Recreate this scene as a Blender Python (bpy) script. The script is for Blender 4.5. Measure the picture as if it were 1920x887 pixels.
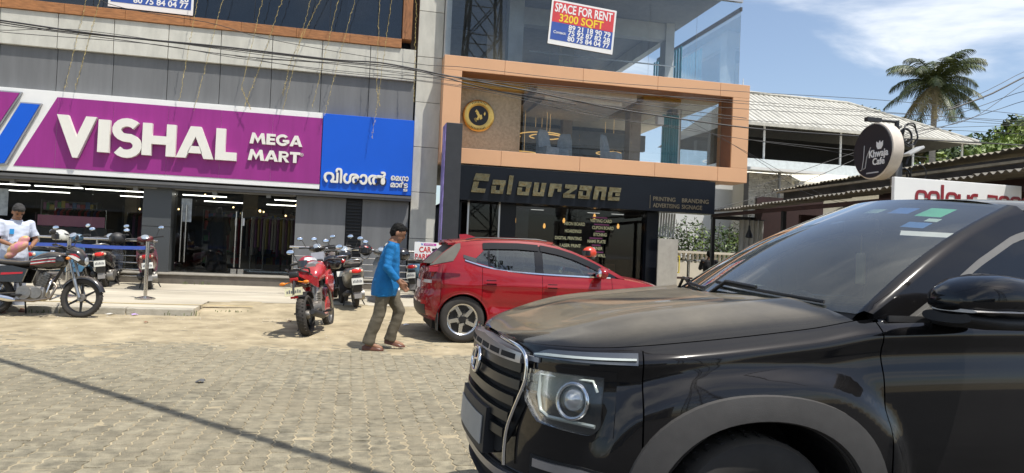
import bpy, bmesh, math, random
import numpy as np
from math import sin, cos, pi, radians as R, sqrt, atan2
from mathutils import Vector, Matrix, Euler, noise
random.seed(7)
for o in list(bpy.data.objects): bpy.data.objects.remove(o)
scene = bpy.context.scene
COL = scene.collection

# ------------------------------------------------------------------ camera, sky, sun, exposure
CAM_H = 1.32
cd = bpy.data.cameras.new('camera'); cam = bpy.data.objects.new('camera', cd); COL.objects.link(cam)
cd.sensor_width = 36; cd.lens = 36 * 1350 / 1920; cd.clip_start = 0.05; cd.clip_end = 3000
_yaw, _roll, _pitch = R(-12.6), R(2.43), R(1.378)
_f0 = Vector((-sin(_yaw), cos(_yaw), 0)); _r0 = Vector((cos(_yaw), sin(_yaw), 0)); _u0 = Vector((0, 0, 1))
_f = _f0 * cos(_pitch) + _u0 * sin(_pitch); _u1 = _u0 * cos(_pitch) - _f0 * sin(_pitch)
_u = _u1 * cos(_roll) - _r0 * sin(_roll); _r = _r0 * cos(_roll) + _u1 * sin(_roll)
cam.matrix_world = Matrix(((_r.x, _u.x, -_f.x, 0), (_r.y, _u.y, -_f.y, 0), (_r.z, _u.z, -_f.z, CAM_H), (0, 0, 0, 1)))
scene.camera = cam

SUN_DIR = Vector((0.31, -0.33, 1.0)).normalized()          # towards the sun
sl = bpy.data.lights.new('sun', 'SUN'); sl.energy = 4.9; sl.angle = R(0.53); sl.color = (1.0, 0.955, 0.88)
so = bpy.data.objects.new('sun', sl); COL.objects.link(so)
so.rotation_euler = SUN_DIR.to_track_quat('Z', 'Y').to_euler(); so.location = (5, -5, 30)

w = bpy.data.worlds.new('World'); scene.world = w; w.use_nodes = True
nt = w.node_tree; nt.nodes.clear()
def _n(t, **k):
    n = nt.nodes.new(t)
    for a, b in k.items(): setattr(n, a, b)
    return n
out = _n('ShaderNodeOutputWorld'); bg = _n('ShaderNodeBackground'); bg.inputs['Strength'].default_value = 0.15
sky = _n('ShaderNodeTexSky', sky_type='NISHITA'); sky.sun_disc = False
sky.sun_elevation = math.asin(SUN_DIR.z); sky.sun_rotation = atan2(SUN_DIR.x, SUN_DIR.y)
sky.air_density = 1.0; sky.dust_density = 1.2; sky.ozone_density = 1.3; sky.altitude = 20
tc = _n('ShaderNodeTexCoord'); sep = _n('ShaderNodeSeparateXYZ'); nt.links.new(tc.outputs['Generated'], sep.inputs[0])
def _m(op, a, b=None, c=None, clamp=False):
    n = _n('ShaderNodeMath', operation=op); n.use_clamp = clamp
    for i, v in enumerate((a, b, c)):
        if v is None: continue
        if hasattr(v, 'links'): nt.links.new(v, n.inputs[i])
        else: n.inputs[i].default_value = v
    return n.outputs[0]
zc = _m('ADD', _m('MAXIMUM', sep.outputs['Z'], 0.0), 0.16)     # clouds lie on a layer overhead
cb = _n('ShaderNodeCombineXYZ')
nt.links.new(_m('DIVIDE', sep.outputs['X'], zc), cb.inputs[0]); nt.links.new(_m('DIVIDE', sep.outputs['Y'], zc), cb.inputs[1])
mp = _n('ShaderNodeMapping'); nt.links.new(cb.outputs[0], mp.inputs[0])
mp.inputs['Rotation'].default_value = (0, 0, R(35)); mp.inputs['Scale'].default_value = (0.55, 1.15, 1); mp.inputs['Location'].default_value = (3.1, 0.35, 0)
nz = _n('ShaderNodeTexNoise'); nz.inputs['Scale'].default_value = 1.05; nz.inputs['Detail'].default_value = 9; nz.inputs['Roughness'].default_value = 0.56; nz.inputs['Distortion'].default_value = 0.35
nt.links.new(mp.outputs[0], nz.inputs['Vector'])
rmp = _n('ShaderNodeMapRange'); rmp.interpolation_type = 'SMOOTHSTEP'
rmp.inputs['From Min'].default_value = 0.50; rmp.inputs['From Max'].default_value = 0.66; rmp.inputs['To Min'].default_value = 0.05; rmp.inputs['To Max'].default_value = 0.95
nt.links.new(nz.outputs['Fac'], rmp.inputs['Value'])
mx = _n('ShaderNodeMix', data_type='RGBA'); nt.links.new(rmp.outputs[0], mx.inputs['Factor']); nt.links.new(sky.outputs[0], mx.inputs['A'])
mx.inputs['B'].default_value = (7.4, 7.6, 7.8, 1)
nt.links.new(mx.outputs['Result'], bg.inputs['Color']); nt.links.new(bg.outputs[0], out.inputs[0])

scene.view_settings.view_transform = 'Standard'; scene.view_settings.look = 'None'
scene.view_settings.exposure = 0.12; scene.view_settings.gamma = 1; scene.view_settings.use_curve_mapping = False
scene.render.engine = 'CYCLES'
scene.cycles.max_bounces = 8; scene.cycles.transparent_max_bounces = 16; scene.cycles.glossy_bounces = 4
scene.cycles.caustics_reflective = False; scene.cycles.caustics_refractive = False

# ------------------------------------------------------------------ helpers: materials
MATS = {}
def mat(name, col, rough=0.6, metal=0.0, var=0.12, sc=6.0, bump=0.0, bs=60.0, spec=0.5, coat=0.0, dust=0.0, dsc=7.0, rand=0.0, col2=None, dcol=(0.42, 0.35, 0.25), stretch=None, emit=0.0, pos=False, dmin=0.45, dside=.1):
    if name in MATS: return MATS[name]
    m = bpy.data.materials.new(name); m.use_nodes = True; MATS[name] = m
    t = m.node_tree; b = t.nodes['Principled BSDF']; L = t.links.new
    c = (*col, 1); b.inputs['Roughness'].default_value = rough; b.inputs['Metallic'].default_value = metal
    b.inputs['Specular IOR Level'].default_value = spec
    if coat: b.inputs['Coat Weight'].default_value = coat; b.inputs['Coat Roughness'].default_value = 0.04
    tcn = t.nodes.new('ShaderNodeTexCoord'); vec = tcn.outputs['Object']
    if pos: vec = t.nodes.new('ShaderNodeNewGeometry').outputs['Position']
    if stretch:
        mpn = t.nodes.new('ShaderNodeMapping'); mpn.inputs['Scale'].default_value = stretch; L(vec, mpn.inputs[0]); vec = mpn.outputs[0]
    n = t.nodes.new('ShaderNodeTexNoise'); n.inputs['Scale'].default_value = sc; n.inputs['Detail'].default_value = 6; n.inputs['Roughness'].default_value = 0.62
    L(vec, n.inputs['Vector'])
    mr = t.nodes.new('ShaderNodeMapRange'); mr.inputs['From Min'].default_value = 0.3; mr.inputs['From Max'].default_value = 0.7; L(n.outputs['Fac'], mr.inputs['Value'])
    mi = t.nodes.new('ShaderNodeMix'); mi.data_type = 'RGBA'; L(mr.outputs[0], mi.inputs['Factor'])
    a = col if col2 is None else col
    mi.inputs['A'].default_value = (*[max(0, v * (1 - var)) for v in a], 1)
    mi.inputs['B'].default_value = (*[v * (1 + var) for v in (col2 or col)], 1)
    res = mi.outputs['Result']
    if rand:
        oi = t.nodes.new('ShaderNodeObjectInfo'); hv = t.nodes.new('ShaderNodeHueSaturation'); r2 = t.nodes.new('ShaderNodeMapRange')
        L(oi.outputs['Random'], r2.inputs['Value']); r2.inputs['To Min'].default_value = 1 - rand; r2.inputs['To Max'].default_value = 1 + rand
        L(r2.outputs[0], hv.inputs['Value']); L(res, hv.inputs['Color']); res = hv.outputs[0]
    if dust:
        g = t.nodes.new('ShaderNodeNewGeometry'); s = t.nodes.new('ShaderNodeSeparateXYZ'); L(g.outputs['Normal'], s.inputs[0])
        d1 = t.nodes.new('ShaderNodeMapRange'); d1.interpolation_type = 'SMOOTHSTEP'; L(s.outputs['Z'], d1.inputs['Value']); d1.inputs['From Min'].default_value = dmin; d1.inputs['From Max'].default_value = 0.985
        n2 = t.nodes.new('ShaderNodeTexNoise'); n2.inputs['Scale'].default_value = dsc; n2.inputs['Detail'].default_value = 8; n2.inputs['Roughness'].default_value = 0.7; L(tcn.outputs['Object'], n2.inputs['Vector'])
        d2 = t.nodes.new('ShaderNodeMapRange'); L(n2.outputs['Fac'], d2.inputs['Value']); d2.inputs['From Min'].default_value = 0.25; d2.inputs['From Max'].default_value = 0.75; d2.inputs['To Min'].default_value = 0.55 * dust; d2.inputs['To Max'].default_value = dust
        d3 = t.nodes.new('ShaderNodeMapRange'); L(d1.outputs[0], d3.inputs['Value']); d3.inputs['To Min'].default_value = dside; d3.inputs['To Max'].default_value = 1
        mu = t.nodes.new('ShaderNodeMath'); mu.operation = 'MULTIPLY'; L(d3.outputs[0], mu.inputs[0]); L(d2.outputs[0], mu.inputs[1])
        m2 = t.nodes.new('ShaderNodeMix'); m2.data_type = 'RGBA'; L(mu.outputs[0], m2.inputs['Factor']); L(res, m2.inputs['A']); m2.inputs['B'].default_value = (*dcol, 1); res = m2.outputs['Result']
        rr = t.nodes.new('ShaderNodeMapRange'); L(mu.outputs[0], rr.inputs['Value']); rr.inputs['To Min'].default_value = rough; rr.inputs['To Max'].default_value = 0.75; L(rr.outputs[0], b.inputs['Roughness'])
        if coat:
            rc = t.nodes.new('ShaderNodeMapRange'); L(mu.outputs[0], rc.inputs['Value']); rc.inputs['To Min'].default_value = coat; rc.inputs['To Max'].default_value = coat * 0.15; L(rc.outputs[0], b.inputs['Coat Weight'])
    if pos:      # drifts of dust lying over many pieces
        n4 = t.nodes.new('ShaderNodeTexNoise'); n4.inputs['Scale'].default_value = 1.1; n4.inputs['Detail'].default_value = 9; n4.inputs['Roughness'].default_value = .68; L(vec, n4.inputs['Vector'])
        r4 = t.nodes.new('ShaderNodeMapRange'); L(n4.outputs['Fac'], r4.inputs['Value']); r4.inputs['From Min'].default_value = .36; r4.inputs['From Max'].default_value = .68; r4.inputs['To Max'].default_value = .70
        m4 = t.nodes.new('ShaderNodeMix'); m4.data_type = 'RGBA'; L(r4.outputs[0], m4.inputs['Factor']); L(res, m4.inputs['A']); m4.inputs['B'].default_value = (*dcol, 1); res = m4.outputs['Result']
    L(res, b.inputs['Base Color'])
    if emit: L(res, b.inputs['Emission Color']); b.inputs['Emission Strength'].default_value = emit
    if bump:
        nb = t.nodes.new('ShaderNodeTexNoise'); nb.inputs['Scale'].default_value = bs; nb.inputs['Detail'].default_value = 5; L(vec, nb.inputs['Vector'])
        bp = t.nodes.new('ShaderNodeBump'); bp.inputs['Strength'].default_value = bump; bp.inputs['Distance'].default_value = 0.02; L(nb.outputs['Fac'], bp.inputs['Height']); L(bp.outputs[0], b.inputs['Normal'])
    return m
def glass(name, tint=(0.75, 0.8, 0.82), ior=1.5, mul=1.0, rough=0.0, film=None):
    """thin pane: mirror reflection by angle over a tinted see-through sheet; film = a dull layer of dust and painted glare (colour, share)"""
    if name in MATS: return MATS[name]
    m = bpy.data.materials.new(name); m.use_nodes = True; MATS[name] = m
    t = m.node_tree; t.nodes.clear(); L = t.links.new
    o = t.nodes.new('ShaderNodeOutputMaterial'); tr = t.nodes.new('ShaderNodeBsdfTransparent'); tr.inputs[0].default_value = (*tint, 1)
    gl = t.nodes.new('ShaderNodeBsdfGlossy'); gl.inputs['Roughness'].default_value = rough; gl.inputs[0].default_value = (1, 1, 1, 1)
    fr = t.nodes.new('ShaderNodeFresnel'); fr.inputs[0].default_value = ior
    ml = t.nodes.new('ShaderNodeMath'); ml.operation = 'MULTIPLY'; ml.use_clamp = True; L(fr.outputs[0], ml.inputs[0]); ml.inputs[1].default_value = mul
    mx = t.nodes.new('ShaderNodeMixShader'); L(ml.outputs[0], mx.inputs[0]); L(gl.outputs[0], mx.inputs[2])
    if film:
        df = t.nodes.new('ShaderNodeBsdfDiffuse'); df.inputs[0].default_value = (*film[0], 1)
        m0 = t.nodes.new('ShaderNodeMixShader')
        tcn = t.nodes.new('ShaderNodeTexCoord'); n2 = t.nodes.new('ShaderNodeTexNoise'); n2.inputs['Scale'].default_value = 3.0; n2.inputs['Detail'].default_value = 6; L(tcn.outputs['Object'], n2.inputs['Vector'])
        d2 = t.nodes.new('ShaderNodeMapRange'); L(n2.outputs['Fac'], d2.inputs['Value']); d2.inputs['From Min'].default_value = .25; d2.inputs['From Max'].default_value = .75; d2.inputs['To Min'].default_value = film[1] * .5; d2.inputs['To Max'].default_value = film[1] * 1.4
        L(d2.outputs[0], m0.inputs[0]); L(tr.outputs[0], m0.inputs[1]); L(df.outputs[0], m0.inputs[2]); L(m0.outputs[0], mx.inputs[1])
    else: L(tr.outputs[0], mx.inputs[1])
    L(mx.outputs[0], o.inputs[0]); return m
def glow(name, col, s):
    if name in MATS: return MATS[name]
    m = bpy.data.materials.new(name); m.use_nodes = True; MATS[name] = m
    b = m.node_tree.nodes['Principled BSDF']; b.inputs['Base Color'].default_value = (*col, 1); b.inputs['Emission Color'].default_value = (*col, 1); b.inputs['Emission Strength'].default_value = s
    return m

# ------------------------------------------------------------------ helpers: meshes
def rotm(rx=0, ry=0, rz=0, loc=(0, 0, 0)): return Matrix.Translation(loc) @ Euler((rx, ry, rz)).to_matrix().to_4x4()
class MB:
    def __init__(s): s.v = []; s.f = []; s.m = []
    def add(s, vs, fs, mi=0, M=None):
        k = len(s.v)
        s.v += [tuple(M @ Vector(p)) if M else tuple(p) for p in vs]
        s.f += [tuple(i + k for i in f) for f in fs]; s.m += [mi] * len(fs); return s
    def box(s, x0, x1, y0, y1, z0, z1, mi=0, M=None, bev=0.0):
        if x0 > x1: x0, x1 = x1, x0
        if y0 > y1: y0, y1 = y1, y0
        if z0 > z1: z0, z1 = z1, z0
        if bev > 0:
            b = min(bev, (x1 - x0) / 2.2, (y1 - y0) / 2.2, (z1 - z0) / 2.2); bm = bmesh.new(); bmesh.ops.create_cube(bm, size=1)
            for v in bm.verts: v.co = Vector(((x0 + x1) / 2 + v.co.x * (x1 - x0), (y0 + y1) / 2 + v.co.y * (y1 - y0), (z0 + z1) / 2 + v.co.z * (z1 - z0)))
            bmesh.ops.bevel(bm, geom=bm.edges[:], offset=b, segments=2, affect='EDGES', profile=0.5)
            bm.verts.index_update(); s.add([v.co.copy() for v in bm.verts], [[v.index for v in f.verts] for f in bm.faces], mi, M); bm.free(); return s
        v = [(x0, y0, z0), (x1, y0, z0), (x1, y1, z0), (x0, y1, z0), (x0, y0, z1), (x1, y0, z1), (x1, y1, z1), (x0, y1, z1)]
        return s.add(v, [(0, 3, 2, 1), (4, 5, 6, 7), (0, 1, 5, 4), (1, 2, 6, 5), (2, 3, 7, 6), (3, 0, 4, 7)], mi, M)
    def tube(s, pts, r, n=8, mi=0, M=None, closed=False, cap=True):
        pts = [Vector(p) for p in pts]; rs = r if isinstance(r, (list, tuple)) else [r] * len(pts)
        N = len(pts); rings = []; up = None
        for i, p in enumerate(pts):
            a = pts[(i - 1) % N] if (i > 0 or closed) else p; b = pts[(i + 1) % N] if (i < N - 1 or closed) else p
            d = (b - a)
            d = d.normalized() if d.length > 1e-9 else Vector((0, 0, 1))
            if up is None:
                up = Vector((0, 0, 1)) if abs(d.z) < 0.9 else Vector((1, 0, 0))
            u = (up - d * up.dot(d)); u = u.normalized() if u.length > 1e-6 else d.orthogonal().normalized(); up = u; q = d.cross(u)
            rr = rs[i]; ra, rb = rr if isinstance(rr, (list, tuple)) else (rr, rr)
            rings.append([p + u * (rb * sin(2 * pi * k / n)) + q * (ra * cos(2 * pi * k / n)) for k in range(n)])
        vs = [v for g in rings for v in g]; fs = []
        for i in range(N if closed else N - 1):
            j = (i + 1) % N
            for k in range(n): fs.append((i * n + k, i * n + (k + 1) % n, j * n + (k + 1) % n, j * n + k))
        if cap and not closed: fs += [tuple(range(n))[::-1], tuple((N - 1) * n + k for k in range(n))]
        return s.add(vs, fs, mi, M)
    def cyl(s, a, b, r, n=16, mi=0, M=None, r2=None): return s.tube([a, b], [r, r if r2 is None else r2], n, mi, M)
    def lathe(s, prof, n=24, mi=0, M=None, axis='Z', cap=True):
        """prof: (radius, height) list turned about an axis"""
        vs = []; fs = []
        for (r, h) in prof:
            for k in range(n):
                c, d = cos(2 * pi * k / n), sin(2 * pi * k / n)
                vs.append((r * c, r * d, h) if axis == 'Z' else (r * c, h, r * d) if axis == 'Y' else (h, r * c, r * d))
        for i in range(len(prof) - 1):
            for k in range(n): fs.append((i * n + k, i * n + (k + 1) % n, (i + 1) * n + (k + 1) % n, (i + 1) * n + k))
        if prof[0] == prof[-1]: cap = False
        if cap and prof[0][0] > 1e-5: fs.append(tuple(range(n))[::-1])
        if cap and prof[-1][0] > 1e-5: fs.append(tuple((len(prof) - 1) * n + k for k in range(n)))
        return s.add(vs, fs, mi, M)
    def prism(s, poly, a, b, axis='Y', mi=0, M=None):
        """polygon (2-D) extruded between a and b along an axis; axis Y: poly in (x,z)"""
        n = len(poly); f = (lambda p, t: (p[0], t, p[1])) if axis == 'Y' else (lambda p, t: (t, p[0], p[1])) if axis == 'X' else (lambda p, t: (p[0], p[1], t))
        vs = [f(p, a) for p in poly] + [f(p, b) for p in poly]
        fs = [tuple(range(n)), tuple(range(2 * n - 1, n - 1, -1))] + [(i, (i + 1) % n + 0, (i + 1) % n + n, i + n) for i in range(n)]
        return s.add(vs, fs, mi, M)
    def loft(s, rings, mi=0, M=None, cap=True, closed=True):
        n = len(rings[0]); vs = [p for g in rings for p in g]; fs = []
        for i in range(len(rings) - 1):
            for k in range(n if closed else n - 1): fs.append((i * n + k, i * n + (k + 1) % n, (i + 1) * n + (k + 1) % n, (i + 1) * n + k))
        if cap and closed: fs += [tuple(range(n))[::-1], tuple((len(rings) - 1) * n + k for k in range(n))]
        return s.add(vs, fs, mi, M)
    def ell(s, c, r, n=16, m=10, mi=0, M=None):
        prof = [(sin(pi * i / m), -cos(pi * i / m)) for i in range(m + 1)]; T = Matrix.Translation(c) @ Matrix.Diagonal((r[0], r[1], r[2], 1))
        prof[0] = (1e-4, -1); prof[-1] = (1e-4, 1)
        return s.lathe(prof, n, mi, (M @ T) if M else T)
    def grid(s, P, mi=0, M=None, flip=False):
        a, b = len(P), len(P[0]); vs = [p for r in P for p in r]; fs = []
        for i in range(a - 1):
            for j in range(b - 1):
                q = (i * b + j, (i + 1) * b + j, (i + 1) * b + j + 1, i * b + j + 1); fs.append(q[::-1] if flip else q)
        return s.add(vs, fs, mi, M)
    def mesh(s, name, fix=True):
        me = bpy.data.meshes.new(name); me.from_pydata(s.v, [], s.f)
        if any(s.m): me.polygons.foreach_set('material_index', s.m)
        if fix:
            bm = bmesh.new(); bm.from_mesh(me); bmesh.ops.recalc_face_normals(bm, faces=bm.faces[:]); bm.to_mesh(me); bm.free()
        return me
def smooth(me, ang=40):
    me.polygons.foreach_set('use_smooth', [True] * len(me.polygons))
    me.set_sharp_from_angle(angle=R(ang))
def obj(name, mb, m=None, parent=None, sm=None, fix=True, M=None):
    me = mb if isinstance(mb, bpy.types.Mesh) else mb.mesh(name, fix)
    if m is not None and len(me.materials) == 0:
        for x in (m if isinstance(m, (list, tuple)) else [m]): me.materials.append(x)
    if sm: smooth(me, sm)
    o = bpy.data.objects.new(name, me); COL.objects.link(o)
    if parent: o.parent = parent
    if M is not None: o.matrix_local = M
    return o
def tag(o, label, cat, group=None):
    o['label'] = label; o['category'] = cat
    if group: o['group'] = group
    return o
def thing(name, label, cat, loc=(0, 0, 0), rz=0.0, group=None, rot=None):
    o = bpy.data.objects.new(name, None); o.empty_display_size = 0.1; COL.objects.link(o); o.location = loc
    o.rotation_euler = rot if rot else (0, 0, rz)
    return tag(o, label, cat, group)
def struct(o): o['kind'] = 'structure'; return o
def stuff(o): o['kind'] = 'stuff'; return o
CH = {}
def children(o): return [c for c in bpy.data.objects if c.parent == o]
def copy_tree(o, parent=None):
    c = o.copy(); COL.objects.link(c); c.parent = parent
    for ch in children(o): copy_tree(ch, c)
    return c
def clone(root, loc, rz, label, rot=None):
    c = copy_tree(root); c.location = loc; c.rotation_euler = rot if rot else (0, 0, rz); c['label'] = label; return c
WORK = bpy.data.scenes.new('workbench')          # scratch scene for evaluating modifiers and lettering; removed at the end
def evalmesh(o):
    vl = WORK.view_layers[0]; vl.update(); dg = vl.depsgraph; dg.update(); return bpy.data.meshes.new_from_object(o.evaluated_get(dg), depsgraph=dg)
def text_mb(body, size, depth=0.0, weight=0.0, M=None, width=None, align='LEFT', spacing=1.0, shear=0.0, res=3):
    """flat lettering in the XZ plane facing -Y, origin at the left end of the base line"""
    cu = bpy.data.curves.new('lettering', 'FONT'); cu.body = body; cu.size = size; cu.extrude = depth / 2; cu.offset = weight; cu.resolution_u = res; cu.space_character = spacing; cu.shear = shear; cu.align_x = 'LEFT'
    to = bpy.data.objects.new('lettering', cu); WORK.collection.objects.link(to)
    me = evalmesh(to); bpy.data.objects.remove(to); bpy.data.curves.remove(cu)
    vs = [tuple(v.co) for v in me.vertices]; fs = [tuple(p.vertices) for p in me.polygons]; bpy.data.meshes.remove(me)
    if not vs: return MB()
    x0 = min(v[0] for v in vs); x1 = max(v[0] for v in vs); k = (width / (x1 - x0)) if width else 1.0; wd = (x1 - x0) * k
    sh = {'LEFT': 0, 'CENTER': -wd / 2, 'RIGHT': -wd}[align]
    vs = [((v[0] - x0) * k + sh, -v[2], v[1]) for v in vs]
    return MB().add(vs, fs, 0, M)
def blob(name, mb, voxel=0.015, sm=4, m=None, parent=None, fac=0.5):
    """closed overlapping shapes melted into one continuous skin"""
    me = mb.mesh('tmp'); o = bpy.data.objects.new('tmp', me); WORK.collection.objects.link(o)
    a = o.modifiers.new('r', 'REMESH'); a.mode = 'VOXEL'; a.voxel_size = voxel
    if sm: b = o.modifiers.new('s', 'SMOOTH'); b.iterations = sm; b.factor = fac
    r = evalmesh(o); bpy.data.objects.remove(o); bpy.data.meshes.remove(me)
    r.polygons.foreach_set('use_smooth', [True] * len(r.polygons)); r.materials.clear()
    if m: r.materials.append(m)
    ob = bpy.data.objects.new(name, r); COL.objects.link(ob)
    if parent: ob.parent = parent
    return ob
def lerp(a, b, t): return a + (b - a) * t
def interp(x, pts):
    """smooth (monotone-ish) interpolation through (x, value) points"""
    if x <= pts[0][0]: return pts[0][1]
    for i in range(len(pts) - 1):
        (a, u), (b, v) = pts[i], pts[i + 1]
        if x <= b:
            t = (x - a) / (b - a)
            m0 = (v - pts[i - 1][1]) / (b - pts[i - 1][0]) if i > 0 else (v - u) / (b - a)
            m1 = (pts[i + 2][1] - u) / (pts[i + 2][0] - a) if i + 2 < len(pts) else (v - u) / (b - a)
            h = b - a; return (2 * t**3 - 3 * t**2 + 1) * u + (t**3 - 2 * t**2 + t) * h * m0 + (-2 * t**3 + 3 * t**2) * v + (t**3 - t**2) * h * m1
    return pts[-1][1]
def lin(x, pts):
    if x <= pts[0][0]: return pts[0][1]
    for (a, u), (b, v) in zip(pts, pts[1:]):
        if x <= b: return u + (v - u) * (x - a) / (b - a)
    return pts[-1][1]

def wrinkle(o, fn):
    """push every vertex along its normal by fn(co)"""
    me = o.data; n = len(me.vertices); co = np.empty(n * 3); nr = np.empty(n * 3); me.vertices.foreach_get('co', co)
    nr = np.array([c for v in me.vertex_normals for c in v.vector]); co2 = co.copy()
    for i in range(n):
        p = Vector(co[3 * i:3 * i + 3]); d = fn(p); co2[3 * i:3 * i + 3] += nr[3 * i:3 * i + 3] * d
    me.vertices.foreach_set('co', co2); me.update()
# ------------------------------------------------------------------ ground: sand sheet, pavers, pavement, kerb
KX = -2.45                                                     # the raised kerb ends here
def pav_z(Y): return lin(Y, [(12.7, 0.20), (14, 0.245), (17.4, 0.33), (60, 0.36)])
def road_z(Y): return lin(Y, [(9.6, 0.0), (12.5, 0.085), (12.9, 0.09)])
def gz(X, Y):
    if Y < 12.6: return road_z(Y)
    if X < KX: return pav_z(Y)
    return lin(Y, [(12.6, 0.087), (13.5, 0.226), (13.6, 0.231), (17.4, 0.33), (60, 0.36)])
def sheet_z(X, Y):
    n = noise.noise(Vector((X * .9, Y * .9, 3.7))); n2 = noise.noise(Vector((X * 4, Y * 4, 1.7))); n3 = noise.noise(Vector((X * 13, Y * 13, 9.1)))
    if Y < 12.55:
        k = lin(Y + n * .9 + n2 * .25, [(8.9, 0.0), (11.0, 1.0)])       # sand drifts over the pavers towards the shops
        return road_z(Y) + lerp(-.0045, .009, k) + (.0018 + .003 * k) * n2 + .0016 * n3 + .003 * k * n
    if Y < 14.8 and X > KX - .12: return gz(max(X, KX + .01), Y) + .012 * n2 + lin(Y, [(13.4, .008), (14.7, -.022)]) + .008 * n + (.0 if X > KX else -.05)
    return gz(X, Y) - .06
xs = [-900, -300, -120, -60, -30, -18] + [lerp(-12, 9, i / 300) for i in range(301)] + [10, 12, 15, 20, 40, 100, 300, 900]
ys = [-900, -300, -100, -40, -20, -10, -4, -1, 1, 2, 2.6] + [lerp(3, 14.9, i / 205) for i in range(206)] + [15.2, 16, 18, 22, 30, 60, 120, 300, 1200]
g = MB().grid([[(x, y, sheet_z(x, y)) for y in ys] for x in xs])
M_sand = mat('sand', (0.305, 0.255, 0.165), .95, var=.18, sc=2.6, bump=.45, bs=60, col2=(0.41, 0.345, 0.23), spec=.15)
struct(obj('ground', g, M_sand, sm=60))

# asphalt carriageway the viewer stands on; unseen, carried under the SUV for darker reflections
rd = MB(); rxs = rng_ = [lerp(-120, 120, i / 120) for i in range(121)]
rd.grid([[(x, y + .05 * noise.noise(Vector((x * .6, y, 0))), .014 + .002 * noise.noise(Vector((x, y, 2)))) for y in (-11, -8, -4, 0, 2, 4.05)] for x in rxs])
struct(obj('road', rd, mat('asphalt', (.055, .052, .048), .85, var=.25, sc=3, bump=.3, bs=90)))
# wavy interlocking pavers: long edges along Y
PW, PL, PZ = 0.125, 0.25, 0.06
def paver_mesh(k):
    rnd = random.Random(k); e = []
    zig = lambda t: .017 * (1 if (t % 1.0) < .5 else -1)
    left = []; nseg = 8
    for i in range(nseg + 1):
        t = i / nseg; off = .010 * (abs(((t * 4) % 2) - 1) * 2 - 1); left.append((off, (t - .5) * (PL - .009)))
    hw = PW / 2 - .0045
    poly = [(-hw + a, b) for a, b in left] + [(hw + a, b) for a, b in reversed(left)]
    mbb = MB(); n = len(poly); c = .955
    vs = [(x, y, -.03) for x, y in poly] + [(x, y, -.004) for x, y in poly] + [(x * c, y * .98, 0) for x, y in poly]
    vs = [(a + rnd.uniform(-.002, .002), b + rnd.uniform(-.002, .002), z + (rnd.uniform(-.0015, .0015) if z == 0 else 0)) for a, b, z in vs]
    fs = []
    for r in range(2):
        for i in range(n): fs.append((r * n + i, r * n + (i + 1) % n, (r + 1) * n + (i + 1) % n, (r + 1) * n + i))
    fs.append(tuple(2 * n + i for i in range(n)))
    return vs, fs
M_pav = mat('paver_concrete', (0.155, 0.145, 0.110), .9, var=.28, sc=9, bump=.8, bs=90, rand=.16, pos=True, dcol=(.31, .268, .185), col2=(0.29, 0.258, 0.182), spec=.2)
pvar = [paver_mesh(k) for k in range(6)]
pme = []
for vs, fs in pvar:
    me = MB().add(vs, fs).mesh('paver'); me.materials.append(M_pav); pme.append(me)
spots = []
for i in range(-62, 74):
    for j in range(0, 37):
        X = i * PW; Y = 2.55 + (j + (.5 if i % 2 else 0)) * PL
        if Y > 11.3: continue
        # in view?
        d = Vector((X, Y, 0)) - Vector((0, 0, CAM_H)); z = d.dot(_f)
        if z < .5: continue
        u = 960 + 1350 * d.dot(_r) / z; v = 443.5 - 1350 * d.dot(_u) / z
        inv = (-60 < u < 1000 and v < 900) or (-200 < u < 2200 and v < 1400 and Y < 9)
        if not inv: continue
        vis = -20 < u < 905 and 560 < v < 880 and not (u > 870 and v > 640)
        spots.append((X, Y, road_z(Y) + random.uniform(-.0025, .0015) + .0025 * noise.noise(Vector((X * 1.3, Y * 1.3, 0))), z if vis else 99))
spots.sort(key=lambda s: s[3])
pav_root = struct(obj('paving', MB().box(-8, 9.3, 2.3, 9.2, -.2, -.03), mat('bedding', (0.2, 0.17, 0.12), .95)))
rest = MB()
for n, (X, Y, z, d) in enumerate(spots):
    k = n % 6
    if n < 300:
        o = bpy.data.objects.new('paver', pme[k]); COL.objects.link(o); o.parent = pav_root; o.location = (X, Y, z)
        o.rotation_euler = (random.uniform(-.006, .006) + math.atan((road_z(Y + .1) - road_z(Y)) / .1), random.uniform(-.006, .006), random.uniform(-.012, .012))
    else:
        vs, fs = pvar[k]; rest.add([(a + X, b + Y, c + z) for a, b, c in vs], fs)
ro = stuff(obj('distant_pavers', rest, M_pav, pav_root, fix=False))

# pavement, kerb stones
M_pvm = mat('pavement_concrete', (0.40, 0.36, 0.28), .92, var=.16, sc=1.1, bump=.25, bs=50, col2=(0.50, 0.455, 0.36), spec=.15, stretch=(.35, 1.3, 1))
px_ = [lerp(-40, 40, i / 80) for i in range(81)]; py_ = [12.74, 13.2, 13.8, 14.5, 15.3, 16.2, 17.0, 17.42, 20, 30]
pv = MB()
def pvz(x, y): return pav_z(y) + .006 * noise.noise(Vector((x * .5, y * .7, 5)))
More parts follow.
